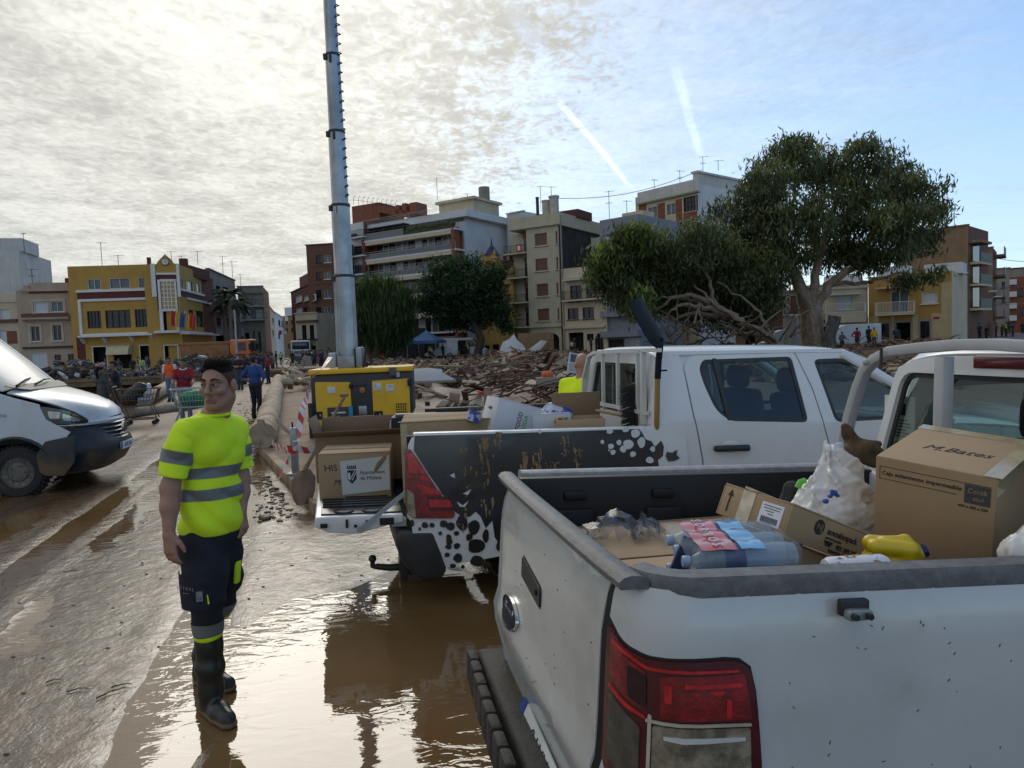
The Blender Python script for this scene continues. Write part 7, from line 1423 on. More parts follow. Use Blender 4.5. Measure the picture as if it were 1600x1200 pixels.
    def folds(x,y,z):
        w_=np.exp(-((z-zb_)/.13)**2);top_=np.exp(-((z-zb_-.34)/.16)**2);s=x*.75+y*.66;f=x*.66-y*.75
        return -.024*w_*np.abs(np.sin(17*(z+.5*s)+2.2*np.sin(6*s+3*f)))-.018*top_*np.abs(np.sin(13*(s*.8-z*.7)+1.6*np.sin(8*z)))-.010*np.abs(np.sin(9*z+10*s+4*f+2*np.sin(5*z)))+.013
    sm=Sh.mesh('shirt',[HIVIS],disp=folds,smooth_it=1);so=obj('t_shirt',sm,T)
    mb=MB();rg=[];n_=Vector((.06,-.10,1)).normalized()
    for a in np.linspace(0,2*pi,25)[:-1]:d_=L*cos(a)*.078+F*sin(a)*.080;d_=d_*.93-n_*d_.dot(n_);rg.append(tuple(Vector(J(335,646))+d_+n_*(.002)))
    mb.tube(rg,.0095,6,closed=True,flat=1.3);mb.build('collar',HIVIS,so,smooth=60)
    for a,b in ((724.5,741.5),(757,774.5)):slice_part(sm,[(J(330,a),(.035,0,1)),(J(330,b),(-.035,0,-1))],.0022,REFL,'reflective_band',so)
    for nm,a,e,fr in (('right',rs_,re,.82),('left',ls,le,.80)):
        a,e=Vector(a),Vector(e);d_=(e-a).normalized();end=a+(e-a)*fr;s2=SDF(.0065,.03);s2.chain([tuple(a+Vector((.02,.01,.0) if nm == 'right' else (-.02,-.01,0))),tuple(a+d_*.09),tuple(end+d_*.05)],[.060,.064,.066],0);s2.plane(tuple(end),tuple(d_))
        m2=s2.mesh('sleeve',[HIVIS],disp=lambda x,y,z:.008-.012*np.abs(np.sin(19*z+9*x+2*np.sin(13*y)))-.008*np.abs(np.sin(26*x+14*z)));sl=obj('sleeve',m2,so);p1,p2=a+(e-a)*(fr-.46),a+(e-a)*(fr-.24);slice_part(m2,[(tuple(p1),tuple(-d_)),(tuple(p2),tuple(d_))],.002,REFL,'reflective_band',sl)
    # trousers
    Tr=SDF(.0075,.03);Tr.ell(J(330,838),(.172,.128,.13),0,R2);kR,bR=J(323,938,-.10),J(326,1000,-.07);kL,bL=J(343,935,.17),J(324,1010,.24)
    Tr.chain([J(318,862,-.06),J(321,900,-.09),kR,bR],[.115,.108,.084,.066],0);Tr.chain([J(346,862,.07),J(348,900,.11),kL,bL],[.108,.098,.080,.065],0);Tr.plane(J(328,813),(0,0,1));Tr.plane(J(326,996,-.07),(0,0,-1))
    def tf(x,y,z):return -.004*np.sin(36*(z+.4*x)+3*np.sin(11*x+6*y))-.0025*np.sin(70*z+30*y)*np.exp(-((z-J(0,945)[2])/.1)**2)
    tm=Tr.mesh('trousers',[NAVY],disp=tf);to=obj('trousers',tm,T)
    near=lambda c,n:(c-Vector(kR)).length < .30 and (c.y < Vector(kR).y+.16)
    slice_part(tm,[(J(326,960),(0,0,1)),(J(326,979),(0,0,-1))],.003,REFL,'reflective_band',to);slice_part(tm,[(J(326,980),(0,0,1)),(J(326,994.5),(0,0,-1))],.003,HIVIS,'yellow_cuff',to)
    # cargo pocket with print on the near thigh
    c0=Vector(J(319,914,-.09));nrm=Vector((-.18,-.98,0)).normalized();tx=Vector((nrm.y*-1,nrm.x,0)).normalized();tx=Vector((.98,-.18,0));R_=[]
    mb=MB()
    for v in np.linspace(-.095,.085,9):R_.append([tuple(c0+Vector((0,0,v))+Vector((cos(a),sin(a),0))*(.112-.12*max(0,-v)*.4+.004)) for a in np.linspace(radians(-168),radians(-52),13)])
    mb.grid(R_);pk=mb.build('cargo_pocket',NAVY,to,smooth=60,thick=.004);q=c0+Vector((cos(radians(-112)),sin(radians(-112)),0))*.1175;tg_=Vector((-sin(radians(-112)),cos(radians(-112)),0));GP=M('grey_print',(.22,.22,.23),.7)
    text('ESTRAL',.024,GP,pk,TM(q+Vector((0,0,.020)),tg_,(0,0,1)),spacing=1.5);text('workwear',.010,GP,pk,TM(q+Vector((0,0,-.003)),tg_,(0,0,1)))
    q2=c0+Vector((cos(radians(-78)),sin(radians(-78)),0))*.1175;t2=Vector((-sin(radians(-78)),cos(radians(-78)),0));mb=MB();mb.box((0,0,0),(.030,.001,.050),T=Matrix.Translation(q2+Vector((0,0,-.02))) @ Matrix.Rotation(atan2(t2.y,t2.x),4,'Z'));tgm=mb.build('pocket_tag',GP,pk);text('15',.02,NAVY,tgm,TM(q2+Vector((cos(radians(-78)),sin(radians(-78)),0))*.0012+Vector((0,0,-.032)),t2,(0,0,1)))
    q3=c0+Vector((cos(radians(-58)),sin(radians(-58)),0))*.114;mb=MB();mb.tube([tuple(q3+Vector((-.012,0,.05))),tuple(q3+Vector((.0,0,-.065)))],.004,6);mb.build('yellow_piping',HIVIS,to)
    q4=Vector(J(371,893,.05));mb=MB();mb.box(tuple(q4),(.022,.05,.12),rot=Matrix.Rotation(.12,3,'Y'));mb.build('yellow_piping',HIVIS,to,bevel=.006)
    # boots
    for i,(top_,an,gx) in enumerate(((J(326,988,-.07),J(329,1075,-.07),None),(J(324,1000,.24),J(320,1040,.27),None))):
        an=Vector(an);z0=.10;an.z=z0;fd_=Vector((.72,-.70,0)) if i == 0 else Vector((.86,-.5,0));B_=SDF(.006,.025)
        B_.chain([top_,tuple(an+(Vector(top_)-an)*.45),tuple(an)],[.069,.068,.062],0);B_.cap(tuple(an),tuple(an-fd_*.03+Vector((0,0,-.055))),.056,.046,0);B_.chain([tuple(an-fd_*.03+Vector((0,0,-.058))),tuple(an+fd_*.10+Vector((0,0,-.056))),tuple(an+fd_*.19+Vector((0,0,-.062)))],[.046,.048,.041],0);B_.plane((0,0,.006),(0,0,-1));B_.plane(tuple(Vector(top_)),(0,0,1))
        bo=obj('boot',B_.mesh('boot',[BOOT],disp=lambda x,y,z:-.002*np.sin(55*z+10*x)),T);so_=SDF(.006,.02);so_.chain([tuple(an-fd_*.035+Vector((0,0,-.088))),tuple(an+fd_*.10+Vector((0,0,-.088))),tuple(an+fd_*.195+Vector((0,0,-.088)))],[.050,.050,.043],0);so_.plane((0,0,.026),(0,0,1));so_.plane((0,0,.0),(0,0,-1));obj('sole',so_.mesh('sole',[BOOT]),bo)
main_man()
CLOTH={}
def cloth(c):
    key=tuple(round(x,3) for x in c)
    if key not in CLOTH:CLOTH[key]=M('cloth_%d_%d_%d' % tuple(int(x*1000) for x in key),c,.85,.12,9.)
    return CLOTH[key]
def person_mesh(Hh=1.74,top=(.02,.02,.022),leg=(.02,.022,.03),shoe=(.02,.018,.015),hair=(.015,.012,.01),skin=None,arms=None,feet=None,vox=.02,fat=1.,bald=False,lean=0.,sleeve=True,coat=False,hat=None,bag=None,turn=0.,vest=None):
    """one continuous figure facing -Y, origin between the feet"""
    k=Hh/1.74;S=SDF(vox,.03);P=lambda x,y,z:(x*k,(y-lean*max(0,z-.95))*k,z*k);mats=[skin or SKIND,cloth(top),cloth(leg),cloth(shoe),cloth(hair),cloth(hat or hair),cloth(bag or top),cloth(vest or top)]
    f=Vector((sin(turn),-cos(turn),0));hp,R3=head(S,P(0,-.01,1.60),f,k=k*.96,m=0);S.cap(P(0,0,1.53),P(0,.01,1.40),.052*k,.06*k,0)
    if not bald:S.ell(hp(-.022,0,.062),(.100*k,.080*k,.085*k),5 if hat else 4,R3,.008);S.ell(hp(-.045,0,.015),(.072*k,.078*k,.06*k),4,R3,.008)
    tm=7 if vest else 1
    S.ell(P(0,.0,1.27),(.185*k*fat,.115*k*fat,.19*k),tm);S.ell(P(0,0,1.06),(.165*k*fat,.118*k*fat,.16*k),tm);S.cap(P(-.12,.01,1.42),P(.12,.01,1.42),.06*k,.06*k,tm);S.ell(P(0,0,.93),(.165*k*fat,.12*k*fat,.11*k),2)
    if coat:S.cap(P(0,0,1.0),P(0,.0,.80),.15*k,.165*k,1)
    if bag:S.ell(P(0,.16,1.22),(.15*k,.09*k,.2*k),6)
    A=arms or (((-.235,.0,1.12),(-.25,-.05,.88)),((.235,0,1.12),(.25,-.05,.88)))
    for s,(e,w_) in zip((-1,1),A):
        S.chain([P(s*.19,.01,1.41),P(*[(a*.65+b*.35) for a,b in zip(e,(s*.19,.01,1.41))]),P(*e)],[.062*k,.052*k,.042*k],1);S.chain([P(*e),P(*w_)],[.040*k,.028*k],1 if not sleeve else 0);S.ell(tuple(Vector(P(*w_))+(Vector(P(*w_))-Vector(P(*e))).normalized()*.06),(.035*k,.03*k,.06*k),0)
    ft=feet or ((-.09,.02),(.10,-.02))
    for s,(x,y) in zip((-1,1),ft):S.chain([P(s*.085,0,.90),P(s*.09+(x-s*.09)*.5,(y-.03)*.5-.02,.48),P(x,y+.02,.09)],[.092*k*fat,.062*k,.047*k],2);S.cap(P(x,y+.03,.05),P(x+.02*s,y-.13,.04),.045*k,.038*k,3);S.cap(P(x,y+.02,.28),P(x,y+.02,.08),.055*k,.05*k,3)
    return S.mesh('person',mats,smooth_it=1)
def person(label,px,py,yaw,me,group=None,z=None,scale=1.,depth=None):
    g=G(px,py) if depth is None else AT(px,py,depth);me.name='person';o=obj('person',me);o.location=(g.x,g.y,zg(g.x,g.y)-.01 if z is None else z);o.rotation_euler=(0,0,radians(yaw));o.scale=(scale,)*3
    o['label']=label;o['category']='person'
    if group:o['group']=group
    return o
HIP=(((-.36,.12,1.14),(-.2,-.06,1.02)),((.36,.12,1.14),(.2,-.06,1.02)))
FWD=(((-.24,-.16,1.16),(-.22,-.40,1.10)),((.24,-.16,1.16),(.22,-.40,1.10)))
w_=person('woman in a dark grey jacket and faded pink cap, back turned beside the van',165,664,150,person_mesh(1.72,(.055,.055,.058),(.05,.05,.052),hair=(.012,.01,.01),hat=(.30,.16,.17),sleeve=False,coat=True,vox=.014,turn=.5))
mb=MB();mb.tube([(0,.07,1.62),(0,.13,1.55),(0,.14,1.40),(.01,.12,1.28)],[.03,.045,.035,.015],8);mb.build('ponytail',HAIR,w_,smooth=60)
person('man in a black T-shirt and grey glove leaning over the shopping trolley',188,664,-60,person_mesh(1.76,(.018,.018,.02),(.015,.015,.02),arms=(((-.30,-.15,1.30),(-.28,-.42,1.12)),((.28,-.12,1.2),(.25,-.38,1.0))),vox=.014,lean=.12,fat=1.05),depth=20.6)
person('man in an orange hi-vis vest and blue jeans walking towards the camera',268,628,10,person_mesh(1.76,(.55,.55,.55),(.12,.16,.24),shoe=(.012,.012,.012),hair=(.03,.02,.015),vest=(.75,.10,.01),feet=((-.09,.08),(.10,-.14)),vox=.014,turn=.2))
rm=person('man in a red printed T-shirt pushing a trolley with a green basket',292,664,20,person_mesh(1.74,(.24,.008,.018),(.18,.2,.24),arms=FWD,vox=.014,fat=1.12,turn=-.5),depth=18.6)
mb=MB();[mb.ell((.02+.10*cos(i*1.9),-.128,1.22+.07*sin(i*2.3)),(.045,.012,.03),8,5) for i in range(6)];mb.build('shirt_print',cloth((.06,.055,.06)),rm,smooth=60);mb=MB();mb.tube([(.075*cos(a),.0-.075*sin(a),1.47-.03*sin(a)) for a in np.linspace(-.2,pi+.2,14)],.016,6,flat=1.6);mb.build('dust_mask',cloth((.55,.55,.54)),rm,smooth=60)
person('man in a royal blue shirt with his hands on his hips, seen from behind',402,655,165,person_mesh(1.74,(.012,.055,.19),(.010,.012,.018),arms=HIP,vox=.014,fat=1.08))
m_=person('man in a black shirt and jeans wearing a pale blue face mask, arms folded',376,609,-8,person_mesh(1.76,(.012,.012,.015),(.035,.045,.07),hat=(.02,.02,.06),arms=(((-.27,-.10,1.16),(.02,-.22,1.16)),((.27,-.10,1.16),(-.02,-.24,1.12))),vox=.016));mb=MB();mb.ell((0,-.105,1.56),(.055,.03,.045),10,6);mb.build('face_mask',cloth((.25,.45,.60)),m_,smooth=60)
person('person in grey top walking away along the bridge',427,587,160,person_mesh(1.7,(.16,.16,.15),(.02,.02,.025),bag=(.012,.012,.012),vox=.02,feet=((-.09,.1),(.1,-.12))))
b_=person('bald man in a hi-vis yellow T-shirt standing beyond the spotted pickup',910,700,150,person_mesh(1.78,(.74,.95,.012),(.012,.014,.02),skin=SKIN,bald=True,fat=1.15,vox=.012,turn=.7,lean=.08),depth=7.5);b_.location.z=-.05
v_=person('dark haired man in a red jacket mostly hidden behind the van',63,690,30,person_mesh(1.74,(.30,.012,.015),(.02,.02,.025),vox=.018,hair=(.02,.015,.012)),depth=15.); 
# crowd up the street
CM=[person_mesh(1.74,t,l_,vox=.024,hair=h,arms=a,fat=ft,bag=bg_,vest=vs) for t,l_,h,a,ft,bg_,vs in (((.014,.014,.017),(.02,.024,.035),(.012,.01,.01),None,1.05,None,None),((.03,.03,.033),(.012,.012,.016),(.03,.02,.015),HIP,1.,None,None),((.10,.10,.11),(.03,.035,.05),(.02,.015,.012),FWD,1.,(.01,.01,.012),None),((.02,.025,.06),(.015,.015,.02),(.012,.01,.01),None,1.,None,None),((.42,.42,.42),(.03,.035,.05),(.05,.03,.02),None,1.,None,None),((.02,.02,.02),(.02,.02,.025),(.02,.015,.01),None,1.05,None,(.42,.62,.03)),((.20,.02,.025),(.03,.03,.04),(.02,.015,.01),HIP,1.,None,None))]
CL_=['dark T-shirt and jeans','charcoal shirt, hands on hips','grey top and black backpack','navy jacket','pale top','hi-vis vest','red jacket']
rr=random.Random(11)
def crowd(n,x0,x1,d0,d1,where,grp,kinds=(0,0,1,2,3,3,4,5,6),z=None):
    for i in range(n):
        Y=rr.uniform(d0,d1);px=rr.uniform(x0,x1);k=kinds[i % len(kinds)];p=AT(px,560,Y);o=bpy.data.objects.new('person',CM[k]);COL.objects.link(o)
        o.location=(p.x,p.y,(zg(p.x,p.y) if z is None else z)-.02);o.rotation_euler=(0,0,rr.uniform(-3,3));s=rr.uniform(.93,1.06);o.scale=(s,s,s);o['label']='person in %s %s' % (CL_[k],where);o['category']='person';o['group']=grp
crowd(9,352,372,36,48,'left of the masked man','people on the bridge',(0,1,3,0,2))
crowd(18,352,418,38,60,'behind the masked man','people on the bridge',(0,3,0,1,0,2,6))
crowd(22,418,520,62,92,'in the far crowd round the white lorry','people round the lorry')
crowd(16,130,330,58,66,'before the ochre building','people before the ochre building',(0,3,4,1,2,5))
crowd(14,590,770,86,93,'near the blue tent','people near the tent',(5,0,4,3,6,5))
crowd(5,830,960,78,82,'in front of the cream houses','people before the cream houses',(4,0,3))
crowd(4,1290,1420,52,58,'by the yellow brick house','people by the right houses',(0,6,3,2));yp=AT(1366,540,54);y_=bpy.data.objects.new('person',person_mesh(1.72,(.55,.36,.01),(.03,.03,.04),vox=.024));COL.objects.link(y_);y_.location=(yp.x,yp.y,zg(yp.x,yp.y));y_['label']='person in a bright yellow jacket in front of the yellow brick house';y_['category']='person'
crowd(22,1470,1610,70,98,'at the right side street','people at the right street')
crowd(20,300,420,52,75,'at the bridge end','people at the bridge end',(0,3,0,1,2,4,3))
# ------------------------------------------------------------------ trees
BARK=M('pale_gum_bark',(.23,.18,.135),.85,.3,2.5,bump=.02,bsc=9,stretch=(1,1,.35),col2=(.14,.09,.06),c2sc=2.);BARKD=M('dark_bark',(.055,.040,.028),.9,.3,5.,bump=.02);DEADW=M('bare_grey_wood',(.18,.135,.10),.85,.25,3.)
def leafmat(n,a,b):
    out=[]
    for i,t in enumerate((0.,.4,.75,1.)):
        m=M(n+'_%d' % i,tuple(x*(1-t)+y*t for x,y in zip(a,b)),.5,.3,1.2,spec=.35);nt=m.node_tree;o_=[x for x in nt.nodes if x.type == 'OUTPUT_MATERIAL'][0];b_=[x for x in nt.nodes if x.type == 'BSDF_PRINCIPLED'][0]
        tr=nt.nodes.new('ShaderNodeBsdfTranslucent');mx=nt.nodes.new('ShaderNodeMixShader');mx.inputs[0].default_value=.38;src=b_.inputs['Base Color'].links[0].from_socket
        nt.links.new(src,tr.inputs[0]);nt.links.new(b_.outputs[0],mx.inputs[1]);nt.links.new(tr.outputs[0],mx.inputs[2]);nt.links.new(mx.outputs[0],o_.inputs[0]);out.append(m)
    return out
GUM=leafmat('gum_leaf',(.070,.090,.034),(.26,.29,.11));GUML=leafmat('sunlit_gum_leaf',(.085,.118,.030),(.28,.34,.09));PINE=leafmat('pine_needle',(.022,.050,.020),(.075,.145,.045));WILL=leafmat('willow_leaf',(.032,.058,.017),(.12,.175,.04));PALM=leafmat('palm_leaf',(.016,.028,.012),(.05,.07,.025))
def foliage(name,lobes,n,size,mats,parent,mode='droop',seed=1,clump=.5,per=14):
    """many small leaves gathered in sprays through the volume of the given lobes"""
    R=np.random.RandomState(seed);vol=np.array([l[1][0]*l[1][1]*l[1][2] for l in lobes])**.72;pick=R.choice(len(lobes),n,p=vol/vol.sum())
    C=np.array([l[0] for l in lobes])[pick];Q=np.array([l[1] for l in lobes])[pick];d=R.randn(n,3);d /= np.linalg.norm(d,axis=1)[:,None]
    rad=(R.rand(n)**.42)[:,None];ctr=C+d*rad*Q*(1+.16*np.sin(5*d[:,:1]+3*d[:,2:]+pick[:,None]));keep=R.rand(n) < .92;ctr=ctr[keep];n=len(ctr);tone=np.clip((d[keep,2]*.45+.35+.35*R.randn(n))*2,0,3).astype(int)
    m=n*per;c=np.repeat(ctr,per,0)+R.randn(m,3)*clump*np.array([1,1,.75]);tn=np.repeat(tone,per)
    if mode == 'droop':a=R.randn(m,3)*.55+np.array([0,0,-1.]);b=R.randn(m,3)
    elif mode == 'hang':c[:,2] -= np.abs(R.rand(m))*2.2*clump;a=R.randn(m,3)*.16+np.array([0,0,-1.]);b=R.randn(m,3)
    else:a=R.randn(m,3)+np.array([0,0,.4]);b=R.randn(m,3)
    a /= np.linalg.norm(a,axis=1)[:,None];b -= a*(a*b).sum(1)[:,None];b /= np.linalg.norm(b,axis=1)[:,None];s=size*(.6+.8*R.rand(m))[:,None];w=.24 if mode != 'hang' else .12
    V=np.stack([c-a*s,c+b*s*w,c+a*s,c-b*s*w],1).reshape(-1,3);F=np.arange(4*m).reshape(m,4)
    me=bpy.data.meshes.new(name);me.vertices.add(len(V));me.vertices.foreach_set('co',V.ravel().astype(np.float32));me.loops.add(4*m);me.loops.foreach_set('vertex_index',F.ravel().astype(np.int32));me.polygons.add(m);me.polygons.foreach_set('loop_start',(np.arange(m)*4).astype(np.int32))
    for x in mats:me.materials.append(x)
    me.polygons.foreach_set('material_index',tn.astype(np.int32));me.update(calc_edges=True);return obj(name,me,parent)
def limb(pts,r0,r1,wob=.12,n=9,k=7,seed=0,mb=None):
    rr=random.Random(seed);P_=[Vector(p) for p in pts];out=[]
    for i in range(len(P_)-1):
        for j in range(n):t=j/n;out.append(P_[i].lerp(P_[i+1],t)+Vector((rr.uniform(-1,1),rr.uniform(-1,1),rr.uniform(-1,1)))*wob*(0 if i == j == 0 else 1))
    out.append(P_[-1]);N=len(out);mb=mb or MB();mb.tube(out,[r0+(r1-r0)*(i/(N-1))**.8 for i in range(N)],k);return mb
def lobes_px(L,Y): 
    out=[]
    for px,py,rx,ry,dy in L:c=AT(px,py,Y+dy);s=(Y+dy)/FPX;out.append(((c.x,c.y,c.z),(rx*s,(rx+ry)/2*s*.9,ry*s)))
    return out
# big gum tree
YG=54;base=AT(1275,545,YG);base.z=zg(base.x,base.y)-.3;gt=thing('gum_tree','huge gum tree with a rounded dark crown and pale forked trunk','tree',base);A_=lambda px,py,dy=0.:AT(px,py,YG+dy)-base
L=[(1235,258,58,42,0),(1290,270,40,45,3),(1195,300,55,50,-2),(1350,262,52,46,0),(1395,285,40,40,2),(1330,330,70,55,0),(1245,345,75,50,-3),(1170,350,48,45,0),(1430,305,48,36,-1),(1452,330,30,34,1),(1400,355,62,42,-3),(1300,395,80,34,2),(1210,400,60,38,0),(1370,405,60,24,0),(1440,375,32,26,0),(1155,400,40,34,2),(1348,232,26,16,0),(1240,232,40,14,0),(1415,440,24,16,-2),(1455,432,24,15,-2),(1120,330,22,22,1)]
lp=[((c[0]-base.x,c[1]-base.y,c[2]-base.z),r_) for c,r_ in lobes_px(L,YG)]
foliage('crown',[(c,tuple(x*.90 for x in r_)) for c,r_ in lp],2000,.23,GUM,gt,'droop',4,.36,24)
mb=limb([A_(1272,560),A_(1268,500),A_(1262,478)],.95,.72,.05,4,10,1);mb=limb([A_(1264,482),A_(1240,425),A_(1215,372),A_(1190,320)],.62,.12,.12,5,8,2,mb);mb=limb([A_(1270,490),A_(1295,448),A_(1330,420),A_(1400,395),A_(1445,350)],.5,.08,.14,5,7,3,mb);mb=limb([A_(1266,475),A_(1280,400),A_(1300,330),A_(1330,250)],.42,.08,.15,5,7,4,mb);mb=limb([A_(1300,445),A_(1360,440),A_(1400,425),A_(1450,440)],.2,.05,.12,5,6,5,mb);mb=limb([A_(1238,422),A_(1190,400),A_(1150,372)],.25,.06,.12,5,6,6,mb);mb=limb([A_(1220,385),A_(1240,320),A_(1250,260)],.25,.06,.12,5,6,7,mb);mb=limb([A_(1330,420),A_(1370,360),A_(1385,300)],.22,.05,.12,5,6,8,mb)
mb.build('trunk',BARK,gt,smooth=60)
# leaning gum tree beside it, half fallen, with bare limbs
YL_=49;base=AT(1195,550,YL_);base.z=zg(base.x,base.y)-.3;lt=thing('gum_tree','half fallen gum tree leaning left with bare pale limbs','tree',base);A_=lambda px,py,dy=0.:AT(px,py,YL_+dy)-base
L=[(1060,395,55,42,0),(1000,395,48,38,1),(960,420,36,34,0),(940,440,22,26,0),(1110,400,50,46,2),(1035,440,70,34,2),(1130,450,55,40,3),(975,455,34,24,-1),(1085,370,30,22,0),(1180,470,50,34,4),(1090,480,70,28,5),(1185,425,62,40,3),(1120,440,60,40,4),(1045,465,60,30,3),(1000,440,50,34,1),(1150,500,60,22,5),(985,470,30,22,1)]
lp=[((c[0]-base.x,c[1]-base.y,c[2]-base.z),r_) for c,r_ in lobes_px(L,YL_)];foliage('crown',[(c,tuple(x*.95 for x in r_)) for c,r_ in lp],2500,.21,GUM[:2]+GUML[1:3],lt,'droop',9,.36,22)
L=[(945,415,22,24,-2),(990,372,34,20,-2),(1000,480,14,26,-3),(955,400,28,18,-2)];foliage('sunlit_crown',[((c[0]-base.x,c[1]-base.y,c[2]-base.z),r_) for c,r_ in lobes_px(L,YL_)],330,.28,GUML,lt,'droop',12,.4,15)  # brighter leaf colour paints sunlight on these outer lobes
mb=MB()
for i,pts in enumerate(([(1215,545),(1195,522),(1150,495),(1110,470),(1085,445)],[(1150,496),(1100,480),(1060,478),(1035,500)],[(1160,500),(1115,492),(1075,490),(1045,508),(1020,520)],[(1110,470),(1080,462),(1048,466),(1020,488)],[(1130,484),(1085,472),(1050,462),(1010,470)],[(1120,478),(1110,440),(1085,410),(1070,395)],[(1205,530),(1180,480),(1120,440)],[(1190,522),(1155,520),(1120,540)],[(1210,540),(1170,515),(1150,500),(1120,505),(1090,520)])):limb([A_(*p,-2+.4*i) for p in pts],.30-.024*i,.05,.14,5,6,20+i,mb)
mb.build('trunk',DEADW,lt,smooth=60)
# tangle of torn branches under the gum trees
br_mats=(DEADW,BARKD)
rr=random.Random(21)
for i in range(46):
    px=rr.uniform(1040,1250);py=rr.uniform(505,545);Y=rr.uniform(44,50);p=AT(px,py,Y);p.z=max(p.z,zg(p.x,p.y)+.1);d=Vector((rr.uniform(-1,1),rr.uniform(-.5,.5),rr.uniform(.0,.6))).normalized()*rr.uniform(1.2,3.6)
    t=thing('broken_branch','torn branch in the tangle under the leaning gum tree','branch',p,group='torn branches under the gum trees');mb=limb([(0,0,0),d*.5+Vector((0,0,.15)),d],rr.uniform(.05,.12),.02,.06,4,5,i);mb.build('wood',br_mats[i % 2],t,smooth=60)
# pine
YP=84;base=AT(742,560,YP);base.z=zg(base.x,base.y)-.3;pt=thing('pine_tree','dark green umbrella pine with a bent trunk in front of the ornate house','tree',base);A_=lambda px,py,dy=0.:AT(px,py,YP+dy)-base
L=[(692,425,30,24,0),(725,418,28,22,1),(765,432,32,22,0),(680,455,30,26,-1),(720,455,40,30,0),(765,465,34,28,1),(700,485,36,24,0),(745,495,38,22,1),(785,490,18,26,0),(790,512,14,10,0),(665,475,18,18,0),(712,505,22,14,2)]
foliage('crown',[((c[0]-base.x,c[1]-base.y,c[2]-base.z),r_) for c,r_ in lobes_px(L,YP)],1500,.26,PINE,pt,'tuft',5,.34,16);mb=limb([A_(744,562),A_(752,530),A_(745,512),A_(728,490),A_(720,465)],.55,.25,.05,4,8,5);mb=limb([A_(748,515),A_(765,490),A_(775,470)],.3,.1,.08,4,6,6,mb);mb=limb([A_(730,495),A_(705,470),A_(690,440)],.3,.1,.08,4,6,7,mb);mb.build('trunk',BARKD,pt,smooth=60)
# weeping pepper tree
YW=82;base=AT(590,562,YW);base.z=zg(base.x,base.y)-.3;wt=thing('pepper_tree','weeping green pepper tree just right of the lighting mast','tree',base);A_=lambda px,py,dy=0.:AT(px,py,YW+dy)-base
L=[(575,455,24,24,0),(600,446,26,20,1),(625,465,20,24,0),(565,490,18,34,0),(600,490,30,40,-1),(630,495,14,36,0),(585,515,26,26,1),(612,520,20,20,0)]
foliage('crown',[((c[0]-base.x,c[1]-base.y,c[2]-base.z),r_) for c,r_ in lobes_px(L,YW)],1150,.42,WILL,wt,'hang',6,.42,16);mb=limb([A_(588,562),A_(592,520),A_(590,480)],.6,.3,.06,4,8,8);mb=limb([A_(592,515),A_(615,480)],.3,.1,.06,4,6,9,mb);mb.build('trunk',BARKD,wt,smooth=60)
# palms by the grey flats
for i,(px,pt_,pb,Y) in enumerate(((358,458,545,88),(371,470,545,96),(350,472,545,92))):
    b0=AT(px+4,pb,Y);tp_=AT(px,pt_,Y);T=thing('palm_tree',['tallest palm beside the grey flats','slimmer palm at the right of the palm group','shortest palm nearest the ochre building'][i],'palm',b0);h=tp_-b0;mb=MB();mb.tube([tuple(h*t) for t in np.linspace(0,1,8)],[.3-.1*t for t in np.linspace(0,1,8)],8);mb.build('trunk',DEADW,T,smooth=60)
    rp_=random.Random(i+3)
    for j in range(26):
        a=rp_.random()*6.28;e=rp_.uniform(-.5,1.1);R1,R2_=[],[];Ln=rp_.uniform(1.7,2.5)
        for k in range(7):
            u=k/6;r_=Ln*u*cos(e*.6);z=Ln*u*sin(e)*.9-1.3*u*u;c=h+Vector((cos(a)*r_,sin(a)*r_,z));s_=Vector((-sin(a),cos(a),0))*.30*sin(pi*min(1,u*.9+.08));R1.append([tuple(c-s_-Vector((0,0,.18))),tuple(c),tuple(c+s_-Vector((0,0,.18)))])
        mb=MB();mb.grid(R1);mb.build('frond',PALM[j % 4],T)
# ------------------------------------------------------------------ lighting tower generator
gl,gr_=G(488,684,.15),G(649,676,.15);a_=atan2(gr_.y-gl.y,gr_.x-gl.x);GF=Fr((gl.x,gl.y,.15),math.degrees(a_));GW=((gr_-gl).to_2d()).length;GH_=GF.y(487,578,0).z
YEL2=M('generator_yellow',(.72,.42,.010),.42,.06,2.,mud=.35,coat=.2);CHAR=M('charcoal_panel',(.028,.030,.034),.5,.15,3.,mud=.25);gen=fthing('lighting_tower','yellow and charcoal generator carrying a tall steel mast on the raised walk','lighting tower',GF)
g2=lambda px,py:(GF.y(px,py,0).x,GF.y(px,py,0).z);zb_=.38;D_=1.15
mb=MB();mb.box((GW/2,D_/2+.02,(zb_+GH_-.10)/2),(GW-.04,D_,GH_-.10-zb_));body=mb.build('housing',CHAR,gen,bevel=.03,seg=3)
mb=MB();mb.box((GW/2,D_/2,GH_-.05),(GW+.02,D_+.06,.10));mb.build('roof_cover',YEL2,gen,bevel=.02,seg=3)
def gdoor(L):P_=[g2(*p) for p in L];return panel(roundpoly(P_,.03,3),[],lambda x,z:(x,-.004,z),step=0,thick=.03,mat=YEL2,name='door',parent=gen)
d1=gdoor(((492,597),(547,597),(552,690),(497,690)));d2=gdoor(((581,595),(639,591),(643,690),(586,690)))
def plate(par,r,mat,name,o=.012,t=.010):x0,z0=g2(r[0],r[3]);x1,z1=g2(r[2],r[1]);mb=MB();mb.box(((x0+x1)/2,-o,(z0+z1)/2),(x1-x0,t,z1-z0));return mb.build(name,mat,par,bevel=.002)
